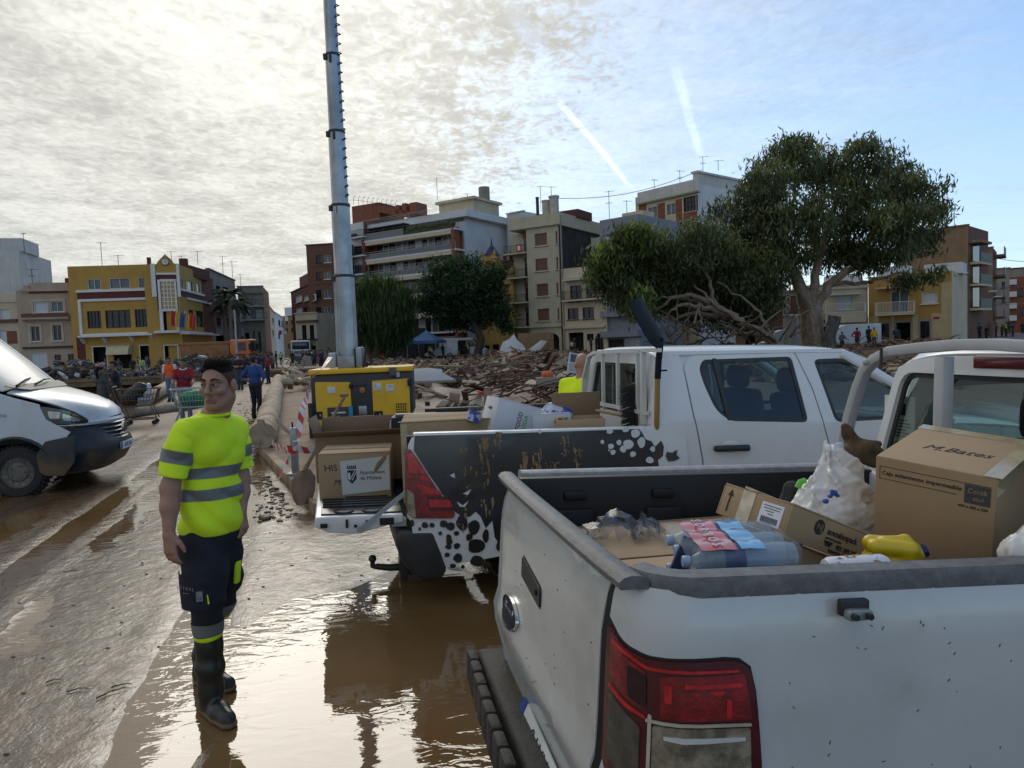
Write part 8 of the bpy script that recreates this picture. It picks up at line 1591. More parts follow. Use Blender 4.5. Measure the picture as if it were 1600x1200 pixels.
WST=M('white_sticker',(.58,.58,.57),.5,.05);plate(d1,(512,604,524,615),WST,'sticker');s2=plate(d2,(584,598,596,610),WST,'sticker');plate(d2,(604,600,616,611.5),WST,'sticker');x,z=g2(590,604);text('0',.09,M('teal_print',(.02,.16,.24),.6),s2,TM((x-.04,-.0185,z+.01),(1,0,0),(0,0,1)));text('azul',.03,M('teal_print',(.02,.16,.24)),s2,TM((x+.03,-.0185,z-.03),(1,0,0),(0,0,1)))
x,z=g2(610,603.5);text('AVISO',.035,INK,d2,TM((x,-.0185,z+.005),(1,0,0),(0,0,1)))
for d_,r_ in ((d1,(492,643,504,656)),(d2,(585,642,598,656))):h_=plate(d_,r_,SEAM,'latch_recess');plate(h_,(r_[0]+8,r_[1]+4,r_[0]+10,r_[1]+8),STEEL,'latch',.02)
lp_=plate(d1,(513,635,552,665),CHAR,'name_panel');plate(lp_,(546,634,551,660),M('cyan_strip',(.02,.20,.38),.4),'cyan_strip',.016);x,z=g2(529,651);text('Atlas Copco',.10,WST,lp_,TM((x-.02,-.0185,z-.02),(1,0,0),(0,0,1)));plate(lp_,(518,643,540,646.5),WST,'name_bar',.0175,.003)
gx0,gz0=g2(619,650);gx1,gz1=g2(635,629);vent=plate(d2,(619,629,635.5,651),SEAM,'vent');mb=MB()
for i in range(6):mb.box((gx0+(gx1-gx0)*i/5,-.019,(gz0+gz1)/2),(.012,.006,gz1-gz0));mb.box(((gx0+gx1)/2,-.0195,gz0+(gz1-gz0)*i/5),(gx1-gx0,.006,.012))
mb.build('vent_grid',YEL2,vent)
x,z=g2(566,609.5);mb=MB();mb.lathe([(.05,0),(.05,.012)],18,Matrix.Translation((x,.003,z)) @ Matrix.Rotation(pi/2,4,'X'));eb=mb.build('stop_button_base',M('button_yellow',(.55,.35,.05),.5),gen);mb=MB();mb.lathe([(.03,.0),(.036,.03),(.03,.05)],16,Matrix.Translation((x,-.008,z)) @ Matrix.Rotation(pi/2,4,'X'));mb.build('stop_button',M('button_red',(.50,.06,.01),.4),eb,smooth=40)
plate(gen,(561,634,573,648),STEEL,'data_plate',.004);plate(gen,(561,650,573,656),WST,'sticker',.004);plate(gen,(556,601,574,603),SEAM,'panel_edge',.004);plate(gen,(609,573.5,619,587),M('grey_box',(.07,.08,.075),.5),'socket_box',.05,.10);plate(gen,(619.5,581,624,589),WST,'sticker',.004)
for pr in ((546,600,552,607),(637,592,643,603)):plate(gen,pr,SEAM,'hinge',.03,.03)
for x in (.12,GW-.12):mb=MB();mb.box((x,D_/2,zb_/2),(.12,D_+.3,.10));mb.box((x,.15,zb_/2+.02),(.08,.08,zb_));mb.box((x,D_-.15,zb_/2+.02),(.08,.08,zb_));mb.build('skid',IRON,gen)
mb=MB();[mb.box((px_,-.05,.34),(.07,.07,.68)) for px_ in (.0,)];mb.build('corner_leg',IRON,gen)
# mast: telescoping hexagonal sections
MG=M('mast_galvanised',(.33,.35,.37),.38,.25,1.5,metal=.75,streak=.7);mx0=GF.y(545,577,.5);secs=[(577,430,30),(432,320,27),(322,205,24),(207,85,21),(87,-60,18)];YM=GF.w((mx0.x,.5,0)).y
def mz(py): 
    zz=EYE.z
    for _ in range(6):pxx=800+FPX*(GF.w((mx0.x,.5,0)).x)/YM-(577-py)*.052;zz=AT(pxx,py,YM).z
    return zz-GF.O.z
for i,(b,t,w) in enumerate(secs):
    z0,z1=mz(b),mz(t);r_=w/2*YM/FPX*1.05;mb=MB();mb.tube([(mx0.x,.5,z0),(mx0.x,.5,z1)],r_,8,up=(1,.42,0));ms=mb.build('mast_section',MG,gen)
    if i:mb=MB();mb.tube([(mx0.x,.5,z0-.02),(mx0.x,.5,z0+.03)],r_*1.2,8,up=(1,.42,0));mb.box((mx0.x-r_*1.1,.40,z0-.06),(.06,.08,.10));mb.box((mx0.x-r_*.2,.36,z0-.10),(.05,.05,.14));mb.build('collar',IRON,ms)
mb=MB();zt_=mz(-60);zc=[mz(320)+(zt_-mz(320))*k/260 for k in range(260)]
mb.tube([(mx0.x+.125+.055*cos(k*.62)+.0*k,.46+.055*sin(k*.62),z) for k,z in enumerate(zc)],.011,5);mb.build('coiled_cable',SEAM,gen)
for dx in (-.20,-.16):mb=MB();mb.tube([(mx0.x+dx,.38,mz(573)),(mx0.x+dx+.02,.38,mz(436))],.016,6);mb.build('hydraulic_line',STEEL,gen)
mb=MB();mb.box((mx0.x-.02,.42,GH_+.12),(.34,.30,.24));mb.box((mx0.x+.24,.5,GH_+.2),(.12,.5,.4));mb.build('mast_base',STEEL,gen,bevel=.015);mb=MB();mb.tube([(mx0.x+.32,.3,GH_),(mx0.x+.40,.3,GH_+.45),(mx0.x+.48,.3,GH_+.1),(mx0.x+.36,.35,GH_+.02)],.03,7);mb.build('hose',IRON,gen,smooth=60);mb=MB();mb.box((mx0.x-.28,.3,GH_+.16),(.14,.14,.30));mb.build('winch',M('winch_grey',(.35,.36,.38),.5),gen,bevel=.02)
# ------------------------------------------------------------------ walk: shovel, post, tape, bottle, fallen balustrades
SHV=thing('shovel','muddy round shovel leaning upright at the kerb corner beside the tailgate box','shovel');A=G(472,789,.08);SHV.location=A;MUDW=M('muddy_wood',(.20,.125,.065),.85,.25,6.)
top_=AT(538,620,A.y+1.15)-A;nk=AT(474,738,A.y+.12)-A;d_=(top_-nk).normalized()
mb=MB();mb.tube([tuple(nk),tuple(nk+d_*.25),tuple(top_)],[.03,.024,.022],8);mb.tube([tuple(top_-Vector((.05,.02,-.02))),tuple(top_+Vector((.05,.02,.02)))],.022,8);mb.build('handle',MUDW,SHV,smooth=60)
bl=[];b0,b1=nk+Vector((.0,0,.02)),Vector((0,-.02,.0))
for t in np.linspace(0,1,9):
    c=b0.lerp(b1,t);w=.135*min(1,.45+t*2.2)*(1 if t < .6 else (1-((t-.6)/.4)**2*.55));bl.append([tuple(c+Vector((w*k,.05*k*k,.01*k))) for k in np.linspace(-1,1,9)])
mb=MB();mb.grid(bl);mb.build('blade',M('muddy_shovel_steel',(.15,.095,.055),.6,.25,5.,bump=.003),SHV,smooth=60,thick=.006)
pg=G(462,742,.15);BP_=thing('barrier_post','short grey steel post tied with red and white tape on the raised walk','post',pg);hp_=AT(459,668,pg.y).z-.15
mb=MB();mb.box((0,0,hp_/2),(.09,.07,hp_));mb.box((.0,0,.02),(.2,.2,.04));mb.build('post',STEEL,BP_,bevel=.01);mb=MB();mb.box((.0,-.02,hp_+.03),(.02,.02,.10));mb.build('pin',IRON,BP_)
TAPEM=bpy.data.materials.new('barrier_tape');TAPEM.use_nodes=True;q=NT(TAPEM.node_tree);o_=q.n('ShaderNodeOutputMaterial');b=q.n('ShaderNodeBsdfPrincipled');q.put(o_.inputs[0],b.outputs[0]);at_=q.n('ShaderNodeAttribute');at_.attribute_name='along';sxyz=q.n('ShaderNodeSeparateXYZ');q.put(sxyz.inputs[0],at_.outputs['Vector'])
st=q.math('GREATER_THAN',q.math('FRACT',q.math('ADD',q.math('MULTIPLY',sxyz.outputs[0],3.3),q.math('MULTIPLY',sxyz.outputs[1],.35))),.55);q.put(b.inputs['Base Color'],q.mix(st,(.55,.53,.50),(.50,.03,.025)));b.inputs['Roughness'].default_value=.4
def tape(label,pts,w=.07,tw=0.,wd=(0,0,1)):
    P_=[Vector(p) for p in pts];T=thing('barrier_tape',label,'tape',P_[0]);fine=[]
    for i in range(len(P_)-1):
        for t in np.linspace(0,1,10)[:-1]:fine.append(P_[i].lerp(P_[i+1],t)+Vector((0,0,-.04*sin(pi*t))))
    fine.append(P_[-1]);R_=[];ln=0;al=[]
    for i,p in enumerate(fine):
        if i:ln += (p-fine[i-1]).length
        t_=(fine[min(i+1,len(fine)-1)]-fine[max(0,i-1)]).normalized();u=Vector(wd);u=(u-t_*u.dot(t_)).normalized();v=t_.cross(u);a=tw*ln;u=u*cos(a)+v*sin(a)
        R_.append([tuple(p-P_[0]+u*w*(k-.5)) for k in (0,.5,1)]);al += [(ln,k,0) for k in (0,.5,1)]
    mb=MB();mb.grid(R_);me=mb.mesh('tape_strip',[TAPEM],60);at=me.attributes.new('along','FLOAT_VECTOR','POINT');at.data.foreach_set('vector',np.array(al,np.float32).ravel());obj('tape_strip',me,T)
pw=Vector((pg.x,pg.y-.06,0))
tape('red and white tape rising from the post to the top of the generator',[(pw.x+.05,pw.y,AT(468,690,pw.y).z),AT(472,640,pw.y+.5),AT(487,590,pw.y+2),AT(516,558,pw.y+3.4)],.085,.9,(1,0,0))
tape('red and white tape wrapped round the post and pulled to the right',[AT(425,690,pw.y+1.2),AT(440,698,pw.y+.5),(pw.x-.06,pw.y,AT(456,700,pw.y).z),(pw.x+.06,pw.y,AT(466,700,pw.y).z),AT(497,699,pw.y+.4)],.09,.1)
tape('twisted tape trailing down from the post to the kerb',[(pw.x-.05,pw.y,AT(456,712,pw.y).z),AT(445,725,pw.y-.3),AT(432,752,pw.y-.5)],.05,4.)
bt=G(433,672,.15);WB2=thing('water_bottle','clear plastic bottle standing on the raised walk beside the fallen balustrade','bottle',bt);mb=MB();mb.lathe([(.04,0),(.05,.02),(.05,.20),(.02,.27),(.018,.30)],14);mb.build('body',M('cloudy_bottle',(.50,.50,.46),.3,.1),WB2,smooth=40);mb=MB();mb.lathe([(.02,.295),(.02,.32)],12);mb.build('cap',M('pale_cap',(.5,.52,.55)),WB2)
STN=M('muddy_balustrade',(.38,.29,.19),.8,.25,2.2,bump=.02,bsc=7,col2=(.20,.125,.07),c2sc=1.6,c2t=(.52,.66))
def log(label,pts,r0,r1,seed=0,grp=None):
    P_=[Vector(p) for p in pts];T=thing('fallen_balustrade',label,'balustrade',P_[0],group=grp);rr=random.Random(seed);fine=[]
    for i in range(len(P_)-1):
        for t in np.linspace(0,1,9)[:-1]:fine.append(P_[i].lerp(P_[i+1],t)-P_[0])
    fine.append(P_[-1]-P_[0]);mb=MB();N=len(fine);mb.tube([tuple(p+Vector((rr.uniform(-.02,.02),0,rr.uniform(-.015,.015)))) for p in fine],[(r0+(r1-r0)*i/N)*(1+.06*sin(i*1.9)) for i in range(N)],12);mb.build('rail_stone',STN,T,smooth=60);return T
lA,lB=G(412,700,.15),G(436,602,.15);lt_=log('long pale fallen balustrade rail along the right edge of the bridge',[(lA.x,lA.y,.36),(lA.x*.6+lB.x*.4,lA.y*.6+lB.y*.4,.38),(lB.x,lB.y,.45)],.24,.27,1)
rr=random.Random(8);mb=MB();p0=lA-lA
for i in range(3):x=rr.uniform(-.1,.3);mb.grid([[(x+.06*j+.25*k*k,-.14+.10*k-.03*j,.32-.34*k+.02*sin(j*3)) for k in np.linspace(0,1,7)] for j in range(3)])
mb.build('torn_wrapping',M('torn_white_film',(.50,.44,.36),.5,.15),lt_,smooth=40,thick=.004)
lA,lB=L1+LD*.2,L2;log('fallen balustrade rail along the left edge of the bridge',[(lA.x-.5,lA.y,.30),(lB.x-.5,lB.y,.35)],.26,.30,2);log('second broken balustrade piece behind the trolley on the left edge',[(lA.x-1.2,lA.y-1.5,.15),(lA.x+.6,lA.y+5.0,.12)],.16,.18,3)
for i in range(26):
    px,py=rr.uniform(436,486),rr.uniform(572,612);p=G(px,py,.2);T=thing('broken_stone','broken pale balustrade fragment heaped on the walk left of the generator','rubble',(p.x,p.y,.15+rr.uniform(0,.25)),rr.random()*6,'balustrade fragments on the walk');mb=MB();L_=rr.uniform(.35,1.3);mb.box((0,0,.1),(L_,rr.uniform(.12,.28),rr.uniform(.12,.25)),rot=Euler((rr.uniform(-.4,.4),rr.uniform(-.5,.5),0)).to_matrix());mb.build('stone',(STN,STN,STEEL)[i % 3] if i % 5 == 0 else STN,T,bevel=.03)
# concrete barrier piece behind the generator
p=G(478,578,.15);T=thing('concrete_block','upright grey broken concrete block behind the heap left of the mast','block',(p.x,p.y,.15),.3);mb=MB();mb.prism([(-.7,0),(.7,0),(.5,.5),(.45,1.1),(-.1,1.2),(-.35,.7)],.4,Matrix.Rotation(pi/2,4,'X'));mb.build('block',GREYST,T,bevel=.05)
# ------------------------------------------------------------------ shopping trolleys
def trolley(label,px,py,yaw,col,items):
    g=G(px,py);T=thing('shopping_trolley',label,'trolley',(g.x,g.y,zg(g.x,g.y)),radians(yaw));mb=MB();t=.013;L0,L1_,w0,w1,zb,zt=-.42,.48,.24,.30,.52,.98
    def ring(f):return [Vector((L0+(.10)*(1-f)*1.2,-w0-(w1-w0)*f,zb+(zt-zb)*f)),Vector((L1_-.04+.14*f,-w0*.85-(w1-w0)*f,zb+(zt-zb)*(f*.98))),Vector((L1_-.04+.14*f,w0*.85+(w1-w0)*f,zb+(zt-zb)*(f*.98))),Vector((L0+.10*(1-f)*1.2,w0+(w1-w0)*f,zb+(zt-zb)*f))]
    for f in (0,.33,.66,1):r_=ring(f);[mb.tube([r_[i],r_[(i+1) % 4]],t*(1.4 if f in (0,1) else .7),4,cap=False) for i in range(4)]
    b0,b1=ring(0),ring(1)
    for i in range(4):
        for k in range(13):u=k/12;mb.tube([b0[i].lerp(b0[(i+1) % 4],u),b1[i].lerp(b1[(i+1) % 4],u)],t*.55,4,cap=False)
    for k in range(9):mb.tube([b0[0].lerp(b0[3],k/8),b0[1].lerp(b0[2],k/8)],t*.55,4,cap=False)
    mb.build('basket',col,T);mb=MB()
    for s in (-1,1):mb.tube([(L0-.10,s*.27,1.04),(L0+.06,s*.24,.55),(L0+.20,s*.24,.16),(L1_-.05,s*.22,.16)],t*1.5,6);mb.tube([(L0+.1,s*.24,.5),(L1_-.12,s*.2,.52),(L1_+.02,s*.2,.16)],t*1.4,6)
    mb.tube([(L0+.20,-.24,.16),(L0+.20,.24,.16)],t*1.2,6);mb.tube([(L1_-.05,-.2,.16),(L1_-.05,.2,.16)],t*1.2,6);mb.build('chassis',col,T);mb=MB();mb.tube([(L0-.10,-.29,1.05),(L0-.10,.29,1.05)],.022,8);mb.build('handle',M('trolley_handle',(.03,.18,.09) if 'green' in label else (.05,.04,.035),.5),T)
    for x in (L0+.2,L1_-.05):
        for s in (-1,1):mb=MB();mb.lathe([(.02,-.02),(.062,-.018),(.062,.018),(.02,.02)],14,Matrix.Translation((x,s*.23,.062)) @ Matrix.Rotation(pi/2,4,'X'));mb.build('wheel',RUBBER,T,smooth=30)
    return T
RUST=M('rusty_trolley_wire',(.16,.095,.06),.6,.3,9.,metal=.3);t1=trolley('rusty shopping trolley filled with bags beside the woman in grey',216,664,18,RUST,0);t2=trolley('shopping trolley with a green basket pushed by the red T-shirt man',310,668,200,M('trolley_chrome',(.40,.41,.40),.35,.15,metal=.6),0)
for o_,T_,lab,pts,rs,mt,sd in ((0,t1,'black sack in the rusty trolley',[(-.15,0,.72),(.1,0,.95)],[.22,.20],M('black_sack',(.015,.015,.016),.4),31),(0,t1,'pale carrier bag on top of the rusty trolley load',[(.25,.02,.85),(.3,.02,1.05)],[.15,.07],BAGW,32),(0,t1,'small light blue bag low in the rusty trolley',[(.12,-.12,.66),(.28,-.12,.66)],[.09,.08],M('pale_blue_bag',(.35,.45,.52),.4),33),(0,t2,'bright green crate liner in the trolley',[(-.1,0,.72),(.2,0,.72)],[.2,.2],M('green_liner',(.01,.20,.08),.45),34)):
    Mw=Matrix.Translation(T_.location) @ Matrix.Rotation(T_.rotation_euler.z,4,'Z');bag(lab,[Mw @ Vector(p) for p in pts],rs,sd,mt,.02,vox=.02)
# ------------------------------------------------------------------ far vehicles and tent
def lorry(label,px,py,Y,yaw,cabm,bodym,name='lorry',tipper=True,s=1.):
    g=AT(px,py,Y);T=thing(name,label,'lorry',(g.x,g.y,zg(g.x,g.y) if left_of(g.x,g.y) < 0 else 0.),radians(yaw));T.scale=(s,s,s)   # +X forward
    mb=MB();mb.box((-.2,0,1.95),(1.9,2.4,2.1));c=mb.build('cab',cabm,T,bevel=.12,seg=3);mb=MB();mb.box((.77,0,2.35),(.04,2.1,.95));mb.build('windscreen',DARKGLASS,c,bevel=.01)
    for sy in (-1,1):mb=MB();mb.box((-.1,sy*1.2,2.35),(.9,.04,.8));mb.build('side_window',DARKGLASS,c);mb=MB();mb.box((.80,sy*.85,1.02),(.08,.4,.22));mb.build('headlight',CLEARL,T);mb=MB();mb.box((.75,sy*1.42,2.3),(.12,.2,.6));mb.build('mirror',SEAM,T)
    mb=MB();mb.box((.82,0,.78),(.25,2.4,.5));mb.build('bumper',M('lorry_bumper',(.05,.05,.055),.6),T,bevel=.05);mb=MB();[mb.box((.785,0,1.35+.13*i),(.05,1.6,.07)) for i in range(3)];mb.build('grille',SEAM,T)
    mb=MB();mb.box((-3.4,0,1.9),(4.4,2.4,1.5));mb.box((-3.4,0,2.75),(4.6,2.5,.25));mb.build('tipper_body',bodym,T,bevel=.04);mb=MB();mb.box((-2.6,0,.95),(6.0,1.,.3));mb.build('chassis',SEAM,T)
    for x in (0,-3.6,-4.8): 
        for sy in (-1,1):wheel(T,x,sy*1.05,.5,R=.5,w=.3,side=sy)
lorry('white lorry facing the camera at the end of the bridge',471,570,92,-72,M('lorry_white',(.58,.60,.62),.4),M('lorry_body_grey',(.12,.12,.12),.7));lorry('orange tipper lorry beside the ochre building',385,562,68,5,M('lorry_orange',(.50,.13,.02),.4,.08),M('muddy_orange',(.24,.105,.04),.7,.2,1.5,mud=.8))
P_=AT(386,558,70);sl=AT(371,560,60);LP_=thing('street_lamp','grey street lamp post in front of the orange lorry','street lamp',(sl.x,sl.y,0));hz=AT(341,485,60).z;mb=MB();mb.tube([(0,0,0),(0,0,hz)],[.12,.07],10);mb.build('pole',STEEL,LP_);mb=MB();mb.lathe([(.08,0),(.32,.35),(.36,.8),(.1,1.05),(.02,1.2)],10,Matrix.Translation((0,0,hz)));mb.build('lantern',IRON,LP_)
def farvan(label,px,py,Y,yaw,mt,L=5.2,H=2.3,door=False,cat='van',name='parked_van'):
    g=AT(px,py,Y);T=thing(name,label,cat,(g.x,g.y,zg(g.x,g.y)),radians(yaw));h=H;pr=[(-L/2,.35),(L/2-.1,.35),(L/2,.6),(L/2-.05,h*.42),(L/2-.9,h*.52),(L/2-1.7,h*.93),(L/2-2.2,h),(-L/2,h)] if cat == 'van' else [(-L/2,.3),(L/2,.3),(L/2,.7),(L/2-1.1,.88),(L/2-1.9,h),(-L/2+.9,h),(-L/2+.2,.9),(-L/2,.8)]
    mb=MB();mb.prism(pr,1.85,Matrix(((1,0,0,0),(0,0,1,-.92),(0,1,0,0),(0,0,0,1))));b=mb.build('body',mt,T,bevel=.08,seg=3)
    for sy in (-1,1):
        mb=MB();w=[(L/2-1.0,h*.55),(L/2-1.65,h*.88),(L/2-2.4,h*.9),(L/2-2.4,h*.55)] if cat == 'van' else [(L/2-1.25,.9),(L/2-1.95,h-.08),(-L/2+1.,h-.08),(-L/2+.5,.9)];mb.prism(w,.03,Matrix(((1,0,0,0),(0,0,-sy,sy*.925),(0,1,0,0),(0,0,0,1))));mb.build('side_window',DARKGLASS,b)
        for x in (-L/2+.95,L/2-.95):wheel(T,x,sy*.85,.34,R=.34,w=.22,side=sy)
    mb=MB();a=Vector((L/2-.92,0,h*.53));c=Vector((L/2-1.68,0,h*.915)) if cat == 'van' else Vector((L/2-1.88,0,h-.04));mb.box(tuple((a+c)/2+Vector((.02,0,.02))),((c-a).length,1.6,.03),rot=Matrix.Rotation(atan2(-(c.z-a.z),(c.x-a.x)),3,'Y'));mb.build('windscreen',DARKGLASS,b)
    if door:mb=MB();mb.box((L/2-3.0,-.925,h*.52),(1.1,.03,h*.72));mb.build('open_door',VOID,b)
VWH=M('far_van_white',(.58,.60,.63),.4,.05);farvan('white van with its side door open behind the blue tent',725,558,91,-8,VWH,6.,2.5,True);farvan('white car parked between the tent and the open van',692,560,90,170,VWH,4.2,1.5,cat='car',name='parked_car');farvan('white van partly behind the gum trunk',1322,530,60,175,VWH,5.0,2.0);farvan('pale van left of the gum trunk under the branches',1222,540,58,170,M('van_pale_blue',(.38,.43,.48),.4),4.6,1.9)
tg_=AT(668,560,88);TT=thing('gazebo_tent','blue and white pop-up tent in front of the white flats','tent',(tg_.x,tg_.y,zg(tg_.x,tg_.y)),-.25);TB=M('tent_blue',(.09,.20,.42),.7,.06);TW_=M('tent_white',(.50,.54,.60),.7);w=1.85
for i in range(4):a=pi/4+i*pi/2;c0=Vector((w*sqrt(2)*cos(a),w*sqrt(2)*sin(a),2.2));c1=Vector((w*sqrt(2)*cos(a+pi/2),w*sqrt(2)*sin(a+pi/2),2.2));mb=MB();mb.grid([[tuple(c0.lerp(c1,u).lerp(Vector((0,0,3.5)),v)-Vector((0,0,.12*sin(pi*v)))) for v in np.linspace(0,1,6)] for u in np.linspace(0,1,5)]);mb.build('canopy',(TB,TW_,TB,TB)[i],TT,smooth=60,thick=.02);mb=MB();mb.grid([[tuple(c0.lerp(c1,u)+Vector((0,0,-z))) for z in (0,.35)] for u in np.linspace(0,1,4)]);mb.build('valance',TB,TT,thick=.02);mb=MB();mb.tube([tuple(c0),(c0.x,c0.y,0)],.04,6);mb.build('leg',STEEL,TT)
# cable across the roofs and the side-street wires
cabl=thing('overhead_cable','black cable sagging from the beige flats to the tower block','cable',AT(861,310,92));mb=MB();a,b=AT(861,310,92),AT(1098,265,93);mb.tube([tuple(a.lerp(b,t)-a+Vector((0,0,-1.2*sin(pi*t)))) for t in np.linspace(0,1,16)],.035,5);mb.build('wire',IRON,cabl)
for i,(x0,y0,x1,y1) in enumerate(((1480,448,1600,440),(1548,402,1600,404),(1480,470,1600,470))):a,b=AT(x0,y0,72),AT(x1+40,y1,95);T=thing('overhead_cable',['middle cable across the right side street','highest cable across the right side street','lowest cable across the right side street'][i],'cable',a);mb=MB();mb.tube([tuple(a.lerp(b,t)-a+Vector((0,0,-.4*sin(pi*t)))) for t in np.linspace(0,1,10)],.03,5);mb.build('wire',IRON,T)
for i,(px,py) in enumerate(((1503,427),(1527,450),(1549,456),(1558,464))):a=AT(px,py,74+5*i);T=thing('wall_lamp','street light on a bracket arm along the right side street','street light',a,group='bracket lights in the right side street');mb=MB();mb.tube([(-1.2,0,-.5),(-.3,0,0)],.04,6);mb.build('arm',STEEL,T);mb=MB();mb.box((.1,0,.05),(1.,.3,.14));mb.build('lamp_head',STUCW,T,bevel=.04)
# ------------------------------------------------------------------ left bank: slab over the dry channel, wreckage on it
f=bframe(60,44.5,300,48);BRW=M('muddy_concrete_beam',(.20,.13,.075),.85,.25,1.2,streak=.3);dk=fthing('promenade_deck','muddy concrete deck on piers across the dry channel before the ochre building','deck',f);z0=top(f,180,595);f.W += 6
mb=MB();mb.box((f.W/2-8,3,z0-.05),(f.W+22,6.4,.5));mb.build('slab',BRW,dk,bevel=.03);mb=MB();mb.box((f.W/2-8,5.5,-1.7),(f.W+22,.5,3.6));mb.build('back_wall',M('dark_wall',(.05,.036,.024),.9,.2),dk)
for i in range(7):mb=MB();mb.box((-8+i*(f.W+12)/6,.6,z0/2-1.8),(.55,.5,3.4+z0));mb.build('pier',BRW,dk,bevel=.03)
mb=MB();mb.box((f.W/2-8,-.22,z0+.12),(f.W+22,.2,.16));mb.build('edge_beam',BRW,dk)
SCRAP=[M('scrap_%d' % i,c,.7,.3,5.) for i,c in enumerate(((.05,.045,.04),(.16,.11,.07),(.42,.42,.42),(.10,.10,.12),(.22,.15,.09),(.06,.035,.02),(.09,.08,.07),(.30,.22,.15),(.12,.06,.04)))]
def scrapheap(name,n,place,sizes,kindset,parent=None,seed=1):
    rr=random.Random(seed);mb=MB()
    for i in range(n):
        x,y,z=place(rr);s=sizes(rr);mb.k=rr.choice(kindset);mb.box((x,y,z),s,rot=Euler((rr.uniform(-.5,.5),rr.uniform(-.5,.5),rr.uniform(0,3.14))).to_matrix())
    return mb.build(name,SCRAP,parent,kind='stuff')
def pl1(r):x=r.uniform(-8,f.W-3);p=f.w((x,r.uniform(.0,5),0));return p.x,p.y,z0+.2+r.random()**1.6*(.75+.5*sin(x*.9))
scrapheap('wreckage',1500,pl1,lambda r:(r.uniform(.05,.7),r.uniform(.04,.3),r.uniform(.03,.25)),[0,0,1,3,6,6,2,5,4,8],None,3)
for i in range(16):      # mangled bicycles and motorbikes in the heap
    x=-5+i*1.35+random.uniform(-.4,.4);p=f.w((x,random.uniform(-.05,1.2),z0+.25));T=thing('wrecked_bicycle','mud covered bicycle frame lying in the wreckage on the left deck','bicycle',p,random.uniform(-.6,.6),'wrecked bicycles on the deck');rz=random.uniform(-.3,.3)
    for wx in (-.5,.5):mb=MB();mb.tube([(wx+.33*cos(a),.0+.1*sin(a)*rz,.33+.33*sin(a)) for a in np.linspace(0,2*pi,15)[:-1]],.03,5,closed=True);mb.build('wheel',SCRAP[(0,6,3)[i % 3]],T)
    mb=MB();[mb.tube(q_,.028,5) for q_ in ([(-.5,0,.33),(-.1,0,.33),(.4,0,.8),(-.2,0,.8),(-.1,0,.33)],[(-.5,0,.33),(-.2,0,.8),(-.24,0,.95)],[(.5,0,.33),(.38,0,.95),(.2,0,1.)])];mb.build('frame',SCRAP[(2,1,8,3)[i % 4]],T)
# ------------------------------------------------------------------ debris bank
def on_bank(r,px0,px1,d0,d1):Y=d0*(d1/d0)**r.random();px=r.uniform(px0,px1);p=AT(px,560,Y);return p.x,p.y
def plb(r):
    while True:
        x,y=on_bank(r,560,1500,19,84)
        if right_of(x,y) > 4.6 and fbm(x*.22,y*.16,3)+r.uniform(-.1,.1) < .02:return x,y,zg(x,y)+.05+.2*r.random()
WOODS=[M('splintered_wood_%d' % i,c,.85,.25,4.) for i,c in enumerate(((.15,.080,.042),(.20,.12,.063),(.075,.038,.021),(.105,.060,.036),(.27,.185,.11)))]
scrapheap('rubble',9500,plb,lambda r:tuple(q_*(1 if r.random() < .93 else 2.2) for q_ in (r.uniform(.08,.65),r.uniform(.04,.28),r.uniform(.03,.2))),[1,1,4,4,5,5,8,8,5,0,1,7],None,7)
mb=MB();rr=random.Random(17)
for i in range(2600):
    x,y,z=plb(rr);L_=rr.uniform(.4,1.7);a=rr.uniform(0,3.14);e=rr.uniform(-.35,.5);d=Vector((cos(a)*cos(e),sin(a)*cos(e)*.6,sin(e)))*L_;mb.k=rr.randrange(5);mb.tube([(x,y,z),(x+d.x*.5,y+d.y*.5,z+d.z*.5+.06),(x+d.x,y+d.y,z+d.z)],[.035,.03,.012],4,cap=False)
mb.build('brushwood',WOODS,kind='stuff')
pm_=[]
for k in range(6):mb=MB();L_=(1.2,1.8,2.4,.9,1.5,2.0)[k];mb.box((0,0,0),(L_,(.18,.14,.22,.3,.1,.16)[k],(.04,.05,.035,.05,.09,.04)[k]));pm_.append([mb.mesh('plank',[w_],bevel=.006) for w_ in (WOODS[k % 5],)][0])
for i in range(150):
    while True:
        x,y=on_bank(rr,640,1420,19,60)
        if right_of(x,y) > 4.6:break
    o=bpy.data.objects.new('plank',pm_[i % 6]);COL.objects.link(o);o.location=(x,y,zg(x,y)+.12+rr.random()*.25);o.rotation_euler=(rr.uniform(-.3,.3),rr.uniform(-.5,.5),rr.uniform(0,3.14));o['label']='splintered plank thrown on the debris bank';o['category']='plank';o['group']='splintered planks on the debris bank'
def bankobj(name,label,cat,px,py,Y,build,rz=0.,dz=0.):p=AT(px,py,Y);T=thing(name,label,cat,(p.x,p.y,max(p.z,zg(p.x,p.y))+dz),rz);build(T);return T
def slab(w,h,d,mt,tilt=.25,nm='slab',jag=None): 
    def b(T):mb=MB();mb.prism(jag or [(-w/2,0),(w/2,0),(w/2,h),(-w/2,h)],d,Matrix.Rotation(-tilt,4,'X') @ Matrix.Rotation(pi/2,4,'X'));mb.build(nm,mt,T,bevel=.015)
    return b
PALE=M('pale_panel',(.40,.40,.40),.7,.12,1.2,mud=.5);WHT=M('broken_white_panel',(.52,.54,.55),.6,.08,1.5,mud=.4)
bankobj('concrete_slab','large pale grey broken wall panel right of the generator','slab',676,599,22,slab(1.6,.5,.12,PALE,.9,jag=[(-.70,0),(.75,0),(.30,.35),(.28,.52),(-.15,.62),(-.70,.60)]))
